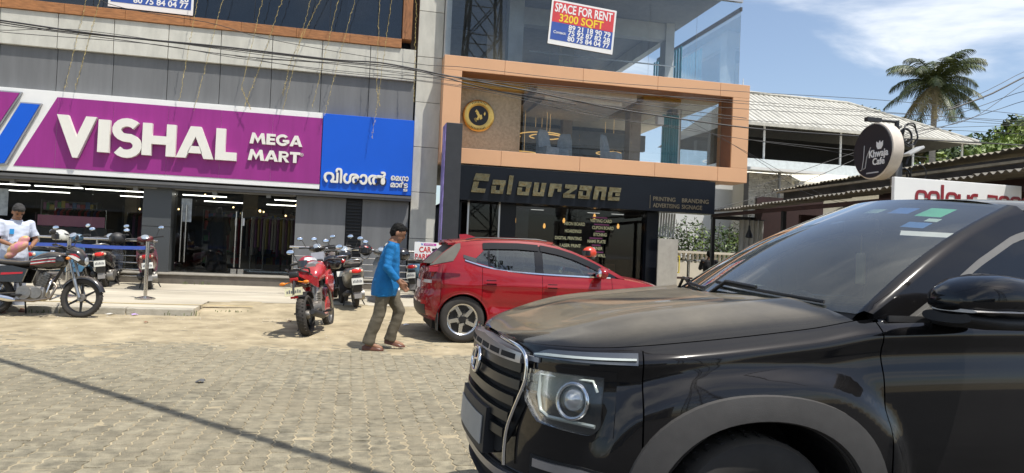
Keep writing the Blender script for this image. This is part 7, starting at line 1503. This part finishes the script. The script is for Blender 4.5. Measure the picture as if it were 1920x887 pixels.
def helmet(lab, loc, rz, m, m2=None, stripes=False, tilt=0):
    t = thing('helmet', lab, 'helmet', loc, 0, 'helmets left on the two wheelers'); t.rotation_euler = (R(tilt), 0, rz)
    prof = []
    b = MB(); n = 24; mlev = 12; vs_ = []
    pts = [[None] * n for _ in range(mlev + 1)]
    for i in range(mlev + 1):
        th_ = pi * .5 - (pi * .5 + .62) * i / mlev
        for k in range(n): a = 2 * pi * k / n; pts[i][k] = (.15 * cos(th_) * cos(a) * (1.04), .125 * cos(th_) * sin(a), .13 + .13 * sin(th_))
    fs = []
    for i in range(mlev):
        for k in range(n):
            a = (k + .5) * 2 * pi / n; zc = (pts[i][k][2] + pts[i + 1][k][2]) / 2
            if cos(a) > .45 and .085 < zc < .165: continue
            fs.append((i * n + k, i * n + (k + 1) % n, (i + 1) * n + (k + 1) % n, (i + 1) * n + k))
    sh = obj('shell', MB().add([p for r in pts for p in r], fs), m, t, 60)
    so = sh.modifiers.new('thick', 'SOLIDIFY'); so.thickness = .012
    obj('lining', MB().ell((-.01, 0, .125), (.125, .105, .11), 16, 10), M_inner, t, 60)
    g = [[(.158 * cos(a) * 1.0, .130 * sin(a), z) for z in (.075, .105, .14, .172)] for a in np.linspace(-1.12, 1.12, 14)]; obj('visor', MB().grid(g), mat('visor_smoke', (.03, .032, .035), .06, coat=.5), t, 60)
    if stripes:
        for k, (a0, z0_) in enumerate(((-.9, .20), (.4, .215), (1.7, .19), (2.9, .21), (4.0, .2), (2.3, .12), (3.6, .11), (-1.7, .14))): obj('graphic', MB().grid([[(((.152 * 1.04) * sqrt(max(0, 1 - ((z - .13) / .136) ** 2)) + .004) * cos(a), (.127 * sqrt(max(0, 1 - ((z - .13) / .136) ** 2)) + .004) * sin(a), z) for z in (z0_ - .018 - .02 * q, z0_ + .004 - .02 * q)] for q, a in [(j / 5, a0 + .6 * j / 5) for j in range(6)]]), m2, t, 60)
    elif m2: obj('graphic', MB().grid([[(((.152 * 1.04) * sqrt(max(0, 1 - ((z - .13) / .136) ** 2)) + .003) * cos(a), (.127 * sqrt(max(0, 1 - ((z - .13) / .136) ** 2)) + .003) * sin(a), z) for z in (.175, .20, .222)] for a in np.linspace(.8, 5.4, 24)]), m2, t, 60)
    obj('strap', MB().tube([(.02, .11, .07), (.03, .09, -.02), (.03, 0, -.05), (.03, -.09, -.02), (.02, -.11, .07)], .007, 6), M_plast, t, 60)
    return t
H_r = mat('helmet_red', (.32, .02, .03), .2, coat=.8); H_k = mat('helmet_black', (.015, .015, .016), .2, coat=.8); H_w = mat('helmet_white', (.62, .62, .56), .25, coat=.6); H_o = mat('helmet_orange', (.60, .06, .03), .25, coat=.6)
helmet('red helmet with a silver band hung on the red motorcycle\'s left handlebar', (-.62, 11.55, .90), R(210), H_r, mat('decal_silver', (.55, .55, .55), .3, .3), tilt=10)
helmet('black glossy helmet resting on the red motorcycle\'s tank', (-.28, 11.75, .92), R(190), H_k, tilt=-6)
helmet('black helmet with a blue sheen left of the silver scooter\'s dial', (-.12, 14.4, 1.03), R(160), H_k)
helmet('black and red striped helmet between the two black helmets', (.30, 14.75, 1.14), R(240), mat('helmet_black_red', (.02, .02, .02), .25, coat=.7), M_r, True)
helmet('white helmet with black stripes at the top of the helmet cluster', (.82, 14.9, 1.20), R(250), H_w, M_bk, True, 14)
helmet('plain black helmet just left of the blue shirted man\'s shoulder', (1.02, 14.5, 1.08), R(200), H_k)
helmet('white and black striped helmet above the blue belt behind the black motorcycle', (-5.42, 15.35, 1.16), R(220), H_w, M_bk, True)
helmet('matt black helmet on the black scooter\'s seat', (-4.82, 16.7, 1.16), R(200), mat('helmet_matt', (.03, .03, .03), .5))
helmet('orange red helmet beyond the red hatchback\'s bonnet', (4.66, 13.7, 1.27), R(200), H_o)
# what carries those helmets behind the cars
scooter('dark scooter hidden behind the red hatchback', (4.72, 13.2, .23), R(94), 5, M_sk, M_strim)
scooter('grey scooter behind the blue shirted man', (.85, 14.4, .25), R(96), 6, M_sg, M_strim)

# ------------------------------------------------------------------ railing, belt posts, parking sign, litter
def railing(x0, x1, Y, lab):
    zb_ = pav_z(Y); t = thing('steel_railing', lab, 'railing', ((x0 + x1) / 2, Y, zb_), 0, 'stainless railings before the store'); L_ = (x1 - x0) / 2
    n = max(2, int(round((x1 - x0) / 1.15)) + 1)
    for i in range(n): x = -L_ + 2 * L_ * i / (n - 1); obj('post', MB().cyl((x, 0, 0), (x, 0, .93), .024, 10).lathe([(.06, 0), (.06, .012), (.03, .02)], 14, M=Matrix.Translation((x, 0, 0))), M_steel, t, 40)
    obj('top_rail', MB().cyl((-L_ - .08, 0, .95), (L_ + .08, 0, .95), .027, 12), M_steel, t, 40)
    for k in range(5): obj('rail', MB().cyl((-L_, 0, .18 + k * .145), (L_, 0, .18 + k * .145), .011, 8), M_steel, t, 40)
railing(-8.6, -4.15, 16.9, 'stainless steel railing with thin bars before the left display window')
railing(-1.25, 1.75, 16.9, 'stainless steel railing with thin bars before the grey wall panels')
def belt_post(X, Y, lab):
    t = thing('belt_post', lab, 'post', (X, Y, pav_z(Y)), 0, 'steel belt posts'); obj('pole', MB().cyl((0, 0, .02), (0, 0, 1.0), .032, 16), M_steel, t, 40); obj('head', MB().cyl((0, 0, .86), (0, 0, 1.02), .036, 16), M_steel, t, 40); obj('base', MB().lathe([(.17, 0), (.17, .015), (.10, .035), (.035, .05)], 28), M_steel, t, 40)
belt_post(-3.52, 13.95, 'slim steel belt post on a round base right of the maroon scooter'); belt_post(-4.78, 13.95, 'slim steel belt post behind the black motorcycle\'s headlamp'); belt_post(-6.3, 13.95, 'belt post at the left edge behind the white shirted man')
M_belt = mat('belt_blue', (.05, .10, .42), .7)
for a, b_, lab in ((-4.75, -3.55, 'blue barrier belt stretched between the two visible posts'), (-6.27, -4.81, 'blue barrier belt running left behind the white shirted man')):
    tag(obj('barrier_belt', MB().loft([[(lerp(a, b_, i / 10), 13.945, pav_z(13.95) + .875 - .012 * sin(pi * i / 10)), (lerp(a, b_, i / 10), 13.945, pav_z(13.95) + .935 - .012 * sin(pi * i / 10)), (lerp(a, b_, i / 10), 13.95, pav_z(13.95) + .935 - .012 * sin(pi * i / 10)), (lerp(a, b_, i / 10), 13.95, pav_z(13.95) + .875 - .012 * sin(pi * i / 10))] for i in range(11)]), M_belt), lab, 'barrier belt', 'blue barrier belts')
t = thing('parking_sign', 'white car parking sign with red lettering on the railing', 'sign', (1.72, 16.35, .36))
obj('board', MB().box(-.31, .31, 0, .012, .70, 1.14), M_white, t); obj('post', MB().cyl((0, .03, 0), (0, .03, 1.1), .018, 8), M_steel, t)
obj('wording', text_mb('CAR', .17, .003, .004, Matrix.Translation((-.20, -.003, .915)), .27), mat('sign_red', (.55, .03, .03), .5), t); obj('wording', text_mb('PARKING', .17, .003, .004, Matrix.Translation((-.29, -.003, .755)), .58), mat('sign_red', (.55, .03, .03), .5), t)
obj('arrow', MB().prism([(.09, .945), (.17, .945), (.17, .915), (.24, .975), (.17, 1.035), (.17, 1.005), (.09, 1.005)], -.004, -.001), M_black, t); obj('banner', MB().box(-.10, .18, -.004, -.001, 1.065, 1.115), mat('sign_magenta', (.50, .05, .35), .5), t); obj('banner_wording', text_mb('VISHAL', .042, .002, 0, Matrix.Translation((-.08, -.006, 1.075)), .22), M_white, t); obj('logo', MB().prism([(-.165, 1.11), (-.14, 1.06), (-.115, 1.11), (-.13, 1.11), (-.14, 1.09), (-.15, 1.11)], -.004, -.001), M_blue, t)
rg = random.Random(9)
for k, (X, Y, s_, c, lab) in enumerate(((-3.28, 12.45, .05, (.45, .30, .62), 'small purple wrapper lying against the kerb'), (-3.62, 12.42, .06, (.70, .68, .62), 'torn white paper scrap at the foot of the kerb'), (-3.95, 12.40, .05, (.66, .64, .58), 'crumpled pale wrapper near the motorcycle\'s front wheel'), (.95, 11.9, .05, (.75, .74, .70), 'white scrap on the sand between the man and the red car'), (.72, 12.2, .04, (.66, .65, .60), 'tiny pale wrapper on the sand behind the walking man'), (-1.3, 7.2, .05, (.10, .10, .10), 'dark flattened scrap lying on the pavers'), (-.9, 12.0, .04, (.30, .16, .10), 'dry brown leaf on the sand by the red motorcycle'), (-2.9, 11.6, .03, (.25, .14, .08), 'dry leaf on the sand below the kerb end'))):
    zg = sheet_z(X, Y) if Y > 9 else .002; vs_ = [(X + s_ * rg.uniform(.6, 1.3) * cos(a), Y + s_ * rg.uniform(.6, 1.3) * sin(a), zg + rg.uniform(.004, .03)) for a in np.linspace(0, 2 * pi, 9)[:-1]] + [(X, Y, zg + .035)]
    tag(obj('litter_scrap', MB().add(vs_, [(i, (i + 1) % 8, 8) for i in range(8)]), mat('litter_%d' % k, c, .7)), lab, 'litter', 'scraps of litter on the ground')

# ------------------------------------------------------------------ people
M_skin = mat('skin_brown', (.27, .135, .078), .55, var=.12, sc=20, spec=.35)
M_hair = mat('hair_black', (.006, .0055, .005), .75, var=.3, sc=40, spec=.2)
M_shoe = mat('brown_leather', (.12, .045, .025), .4, var=.25, sc=20)
def limb(mb, pts, rs, n=12): mb.tube(pts, rs, n); [mb.ell(p, (r if not isinstance(r, tuple) else min(r),) * 3, 10, 8) for p, r in zip(pts, rs)]
def hand(mb, w, d, palm_n, s=1.0, curl=.5):
    """palm from wrist w along d with five bent fingers; palm_n = direction the fingers curl to"""
    w = Vector(w); d = Vector(d).normalized(); pn = Vector(palm_n); pn = (pn - d * pn.dot(d)).normalized(); sd = d.cross(pn)
    c = w + d * .045 * s; mb.loft([[tuple(w + d * k * s + sd * a * s + pn * b * s) for a, b in ((-wd, -.011), (wd, -.011), (wd, .012), (-wd, .012))] for k, wd in ((-.01, .022), (.03, .036), (.085, .038))])
    for i, (o, L_) in enumerate(((-.029, .068), (-.010, .078), (.010, .074), (.028, .058))):
        p = w + d * .08 * s + sd * o * s; pts = [p]; a = .15
        for sg_ in (.42, .33, .25): a += curl; pts.append(pts[-1] + (d * cos(a) + pn * sin(a)) * L_ * sg_ * s)
        limb(mb, [tuple(q) for q in pts], [.0092 * s, .0088 * s, .008 * s, .0068 * s], 8)
    p = w + d * .025 * s - sd * .032 * s; q = p + (d * .7 - sd * .6 + pn * .35).normalized() * .035 * s; limb(mb, [tuple(p), tuple(q), tuple(q + (d * .8 + pn * .5).normalized() * .03 * s)], [.0115 * s, .010 * s, .008 * s], 8)
def person(name, label, loc, rz, J, shirt, trouser, shoe=M_shoe, hair=M_hair, sleeve=1.0, belly=.0, bald=False, palm=((0, 1, 0), (0, -1, 0)), skin=M_skin, robe=None, moustache=True):
    t = thing(name, label, 'person', loc, rz); V_ = Vector
    hd = V_(J['head']); fw_ = V_(J.get('face', (1, 0, 0))).normalized(); up_ = V_((0, 0, 1)); up_ = (up_ - fw_ * up_.dot(fw_)).normalized(); sd = up_.cross(fw_)
    HM = Matrix((( fw_.x, sd.x, up_.x, hd.x), (fw_.y, sd.y, up_.y, hd.y), (fw_.z, sd.z, up_.z, hd.z), (0, 0, 0, 1)))
    b = MB()
    b.ell((-.005, 0, .025), (.098, .076, .098), 18, 14, M=HM); b.ell((.022, 0, -.045), (.070, .060, .075), 16, 12, M=HM); b.ell((.085, 0, -.018), (.022, .014, .026), 10, 8, M=HM); b.ell((.068, 0, -.062), (.020, .026, .012), 10, 8, M=HM); b.ell((.055, 0, -.095), (.028, .028, .022), 10, 8, M=HM)
    for s_ in (-1, 1): b.ell((-.008, s_ * .077, -.012), (.022, .010, .034), 10, 8, M=HM)
    nk = V_(J['neck']); limb(b, [tuple(nk + V_((0, 0, -.06))), tuple(nk), tuple(hd + up_ * -.05 - fw_ * .015)], [.065, .055, .052])
    limb(b, [J['neck'], J['chest'], J['pelvis']], [.07, .11, .11])
    for s_ in (0, 1):
        sh, el, wr = J['sh'][s_], J['el'][s_], J['wr'][s_]; limb(b, [J['chest'], sh, el, tuple((V_(el) * .6 + V_(wr) * .4)), wr], [.08, .048, .040, .037, .024]); hand(b, wr, V_(J['hd'][s_]) - V_(wr), palm[s_], 1.0, .38)
        hp, kn, an = J['hip'][s_], J['kn'][s_], J['an'][s_]; limb(b, [J['pelvis'], hp, kn, an], [.1, .075, .05, .035]); limb(b, [an, J['toe'][s_]], [.035, .03])
    obj_b = blob('body', b, .009, 3, skin, t)
    # clothes
    if robe is None:
        c = MB(); pv, cs = V_(J['pelvis']), V_(J['chest']); ax = J.get('lat', (0, 1, 0)); lat = V_(ax)
        def ring(p, rx, ry, n=20): f_ = lat.cross(V_((0, 0, 1))).normalized(); return [tuple(V_(p) + f_ * rx * cos(2 * pi * k / n) + lat * ry * sin(2 * pi * k / n)) for k in range(n)]
        hem = J.get('hem', tuple(pv + V_((-.01, 0, -.16))))
        c.loft([ring(hem, .15 + belly * .5, .20), ring(tuple(pv + V_((0, 0, -.08))), .15 + belly, .20), ring(tuple(pv), .145 + belly, .195), ring(tuple(pv.lerp(cs, .5)), .122 + belly, .172), ring(tuple(cs), .118 + belly * .4, .19), ring(tuple(cs.lerp(nk, .55)), .10, .196), ring(tuple(cs.lerp(nk, .82)), .08, .135), ring(tuple(nk + V_((0, 0, -.02))), .062, .068)])
        for s_ in (0, 1):
            sh, el, wr = V_(J['sh'][s_]), V_(J['el'][s_]), V_(J['wr'][s_]); end = el.lerp(wr, (sleeve - .5) * 1.85) if sleeve > .5 else sh.lerp(el, sleeve * 1.9)
            pts = [tuple(cs.lerp(nk, .4)), tuple(sh)] + ([tuple(el), tuple(end)] if sleeve > .5 else [tuple(end)]); rs_ = [.06, .064] + ([.057, .046] if sleeve > .5 else [.07])
            c.tube(pts, rs_, 14); c.ell(tuple(sh), (.064, .062, .058), 12, 10)
            if sleeve > .5: c.ell(tuple(el), (.059,) * 3, 12, 10)
        # folds
        rg = random.Random(len(label)); so2 = blob('shirt', c, .011, 3, shirt, t)
        wrinkle(so2, lambda p: noise.noise(V_((p.x * 9, p.y * 9, p.z * 4 + 3))) * .013 + noise.noise(V_((p.x * 14 + p.z * 9, p.y * 14, p.z * 20))) * .006)
        col = MB().tube([tuple(nk + V_((.064 * cos(a) + .006, .066 * sin(a), -.012 + .016 * cos(a + 3.14)))) for a in [2 * pi * k / 20 for k in range(20)]], .016, 6, closed=True); obj('collar', col, shirt, so2, 60)
        d = MB()
        for s_ in (0, 1):
            hp, kn, an = V_(J['hip'][s_]), V_(J['kn'][s_]), V_(J['an'][s_]); d.tube([tuple(pv + V_((0, 0, .02))), tuple(hp), tuple(hp.lerp(kn, .5)), tuple(kn), tuple(kn.lerp(an, .5)), tuple(an + V_((0, 0, -.01)))], [.09, .096, .094, .080, .076, .078], 14); d.ell(tuple(kn), (.083,) * 3, 10, 8)
        d.ell(tuple(pv + V_((0, 0, -.03))), (.115 + belly * .6, .155, .11), 16, 12)
        tr = blob('trousers', d, .012, 3, trouser, t)
        wrinkle(tr, lambda p: noise.noise(V_((p.x * 10, p.y * 10, p.z * 7))) * .010 + noise.noise(V_((p.x * 9, p.y * 9, p.z * 22))) * .0045)
    else:
        c = MB(); rows = robe
        c.loft([[(x + rx * cos(2 * pi * k / 20), ry * sin(2 * pi * k / 20), z) for k in range(20)] for (x, z, rx, ry) in rows])
        for s_ in (0, 1): limb(c, [tuple(V_(J['chest'])), J['sh'][s_], J['el'][s_], J['wr'][s_]], [.08, .075, .07, .06])
        c.ell((hd.x - .02, hd.y, hd.z + .02), (.115, .095, .125), 14, 10)
        blob('robe', c, .016, 3, shirt, t)
    for s_ in (0, 1):
        an, to = V_(J['an'][s_]), V_(J['toe'][s_]); d = (to - an); fl = V_((d.x, d.y, 0)).normalized(); lt = V_((-fl.y, fl.x, 0)); hl = an - fl * .055; base = J.get('sole', (0, 0))[s_]; rows = []
        pitch = J.get('pitch', (0, 0))[s_]
        for k, wd, h in ((-.01, .024, .05), (.03, .036, .075), (.09, .036, .07), (.15, .042, .048), (.20, .046, .04), (.245, .036, .032), (.265, .015, .02)):
            z_ = base + max(0, (.2 - k)) * sin(pitch); q = hl + fl * k; rows.append([(q.x + lt.x * a * wd, q.y + lt.y * a * wd, z_ + h * c_) for a, c_ in ((-1, 0.02), (1, .02), (1, .45), (.55, 1), (-.55, 1), (-1, .45))])
        obj('shoe', MB().loft(rows), shoe, t, 50)
    if hair and robe is None:
        hb = MB().ell((-.016, 0, .050), (.100, .081, .086), 18, 14, M=HM) if not bald else MB().ell((-.034, 0, .028), (.084, .080, .084), 16, 12, M=HM)
        hb.ell((-.045, 0, .005), (.072, .078, .085), 14, 10, M=HM)
        if not bald: hb.ell((.040, .012, .086), (.055, .058, .040), 12, 8, M=HM)
        ho = blob('hair', hb, .008, 1, hair, t)
        wrinkle(ho, lambda p: noise.noise(p * 55) * .007)
        for s_ in (-1, 1): obj('eyebrow', MB().box(.084, .092, s_ * .018, s_ * .045, .022, .029, M=HM), M_hair, t); obj('eye', MB().ell((.080, s_ * .031, .004), (.008, .012, .006), 8, 6, M=HM), mat('eye_dark', (.05, .035, .03), .3), t)
        if moustache: obj('moustache', MB().ell((.084, 0, -.046), (.010, .030, .007), 10, 6, M=HM), hair, t, 60)
    return t
M_bshirt = mat('blue_cotton', (.0, .135, .36), .8, var=.16, sc=9, bump=.25, bs=60)
M_olive = mat('olive_trouser', (.115, .098, .068), .85, var=.16, sc=8, bump=.2, bs=60)
man = person('person', 'man in a bright blue shirt and olive trousers walking past the motorcycles', (.47, 9.54, .004), R(-6), dict(
    pelvis=(.0, 0, .89), chest=(.045, 0, 1.21), neck=(.075, 0, 1.40), head=(.135, 0, 1.52), face=(.88, 0, -.42), hem=(-.02, 0, .70),
    sh=((.045, .19, 1.345), (.06, -.19, 1.345)), el=((.0, .255, 1.09), (.02, -.245, 1.08)), wr=((.16, .24, .90), (.20, -.22, .875)), hd=((.24, .23, .84), (.275, -.205, .80)),
    hip=((.01, .085, .86), (.0, -.09, .86)), kn=((.19, .10, .50), (-.06, -.10, .47)), an=((.075, .10, .115), (-.19, -.10, .085)), toe=((.24, .11, .05), (-.02, -.105, .03)), sole=(.022, .0), pitch=(.22, .0)), M_bshirt, M_olive, sleeve=.93, belly=.03)
M_wshirt = mat('white_cotton', (.56, .61, .72), .85, var=.05, sc=8, bump=.2, bs=60)
M_greyhair = mat('hair_grey', (.035, .033, .032), .9, var=.4, sc=50)
man2 = person('person', 'man in a white shirt standing behind the black motorcycle holding a printed bag', (-5.10, 12.62, .087), R(-52), dict(
    pelvis=(.0, 0, .93), chest=(.03, 0, 1.25), neck=(.05, 0, 1.44), head=(.11, 0, 1.555), face=(.80, -.02, -.60),
    sh=((.03, .205, 1.385), (.03, -.205, 1.385)), el=((.04, .28, 1.13), (.05, -.27, 1.13)), wr=((.24, .16, 1.02), (.28, -.10, 1.04)), hd=((.32, .09, 1.01), (.36, -.04, 1.04)),
    hip=((.0, .09, .9), (.0, -.09, .9)), kn=((.03, .1, .5), (.02, -.11, .5)), an=((.0, .11, .09), (.0, -.12, .09)), toe=((.14, .13, .03), (.14, -.14, .03))), M_wshirt, mat('pale_trouser', (.42, .46, .55), .85), hair=M_greyhair, sleeve=.42, belly=.05)
for (sx_, w_, h_, m_) in ((.0, .06, .075, mat('badge_blue', (.03, .28, .62), .4)),): obj('pocket_badge', MB().box(.172, .178, -.12, -.06, 1.21, 1.29), m_, man2)
obj('pocket', MB().box(.150, .160, -.135, -.045, 1.12, 1.22), M_wshirt, man2)
bg_ = MB(); bg_.ell((0, 0, 0), (.17, .07, .08), 16, 10); bg_.ell((.12, .02, .07), (.09, .06, .06), 12, 8); bg_.ell((-.14, 0, -.06), (.1, .06, .05), 12, 8)
bo = blob('printed_bag', bg_, .014, 2, mat('bag_print', (.62, .58, .06), .5, var=.1, sc=7, col2=(.55, .10, .34)), None); bo.location = (-4.92, 12.30, 1.10); bo.rotation_euler = (0, R(-28), R(-8)); tag(bo, 'crumpled yellow and pink plastic bag in the white shirted man\'s hand', 'bag')
person('person', 'dark clothed person seated beyond the steel table with back turned', (10.62, 20.0, .36), R(60), dict(
    pelvis=(0, 0, .50), chest=(-.02, 0, .86), neck=(0, 0, 1.06), head=(.03, 0, 1.19), face=(1, 0, -.1), sh=((-.02, .20, 1.0), (-.02, -.20, 1.0)), el=((.12, .26, .76), (.12, -.26, .76)), wr=((.34, .18, .80), (.34, -.18, .80)), hd=((.42, .14, .80), (.42, -.14, .80)),
    hip=((.0, .1, .48), (.0, -.1, .48)), kn=((.42, .13, .50), (.42, -.13, .50)), an=((.42, .13, .09), (.42, -.13, .09)), toe=((.57, .15, .03), (.57, -.15, .03)), hem=(-.0, 0, .42)), mat('black_cotton', (.018, .018, .022), .85), mat('black_trouser', (.02, .02, .022), .85), sleeve=.9, moustache=False)
st_ = thing('stool', 'plain dark stool under the seated person', 'stool', (10.62, 20.0, .35)); obj('seat', MB().lathe([(.001, .36), (.17, .36), (.18, .38), (.17, .40), (.001, .40)], 20), M_black, st_, 40)
for k in range(4): obj('leg', MB().cyl((.1 * cos(k * pi / 2), .1 * sin(k * pi / 2), .36), (.15 * cos(k * pi / 2), .15 * sin(k * pi / 2), 0), .014, 6), M_black, st_)
person('person', 'woman in a long black robe standing inside the store behind the left glass door', (-3.28, 19.4, .556), R(80), dict(
    pelvis=(0, 0, .9), chest=(.02, 0, 1.2), neck=(.02, 0, 1.38), head=(.04, 0, 1.5), sh=((.0, .18, 1.32), (.0, -.18, 1.32)), el=((.03, .24, 1.08), (.03, -.24, 1.08)), wr=((.2, .15, .98), (.2, -.15, .98)), hd=((.26, .1, .97), (.26, -.1, .97)), hip=((0, .09, .86), (0, -.09, .86)), kn=((0, .1, .48), (0, -.1, .48)), an=((0, .1, .08), (0, -.1, .08)), toe=((.14, .1, .03), (.14, -.1, .03))), mat('black_robe', (.008, .008, .010), .9), None, robe=[(0, .02, .24, .26), (0, .5, .21, .23), (0, .9, .18, .20), (.01, 1.2, .15, .20), (.02, 1.36, .11, .15), (.03, 1.46, .09, .09)])
person('person', 'shopper in a pale striped shirt between the racks behind the right glass door', (-1.55, 20.9, .556), R(200), dict(
    pelvis=(0, 0, .9), chest=(.02, 0, 1.22), neck=(.02, 0, 1.42), head=(.04, 0, 1.54), sh=((.0, .19, 1.36), (.0, -.19, 1.36)), el=((.03, .25, 1.1), (.03, -.25, 1.1)), wr=((.2, .18, 1.0), (.15, -.2, .95)), hd=((.28, .15, 1.0), (.22, -.18, .93)), hip=((0, .09, .88), (0, -.09, .88)), kn=((0, .1, .48), (.03, -.1, .48)), an=((0, .1, .08), (0, -.1, .08)), toe=((.14, .1, .03), (.14, -.1, .03))), mat('pale_shirt', (.40, .36, .28), .8), mat('black_trouser', (.02, .02, .022), .85))

bpy.data.scenes.remove(WORK)
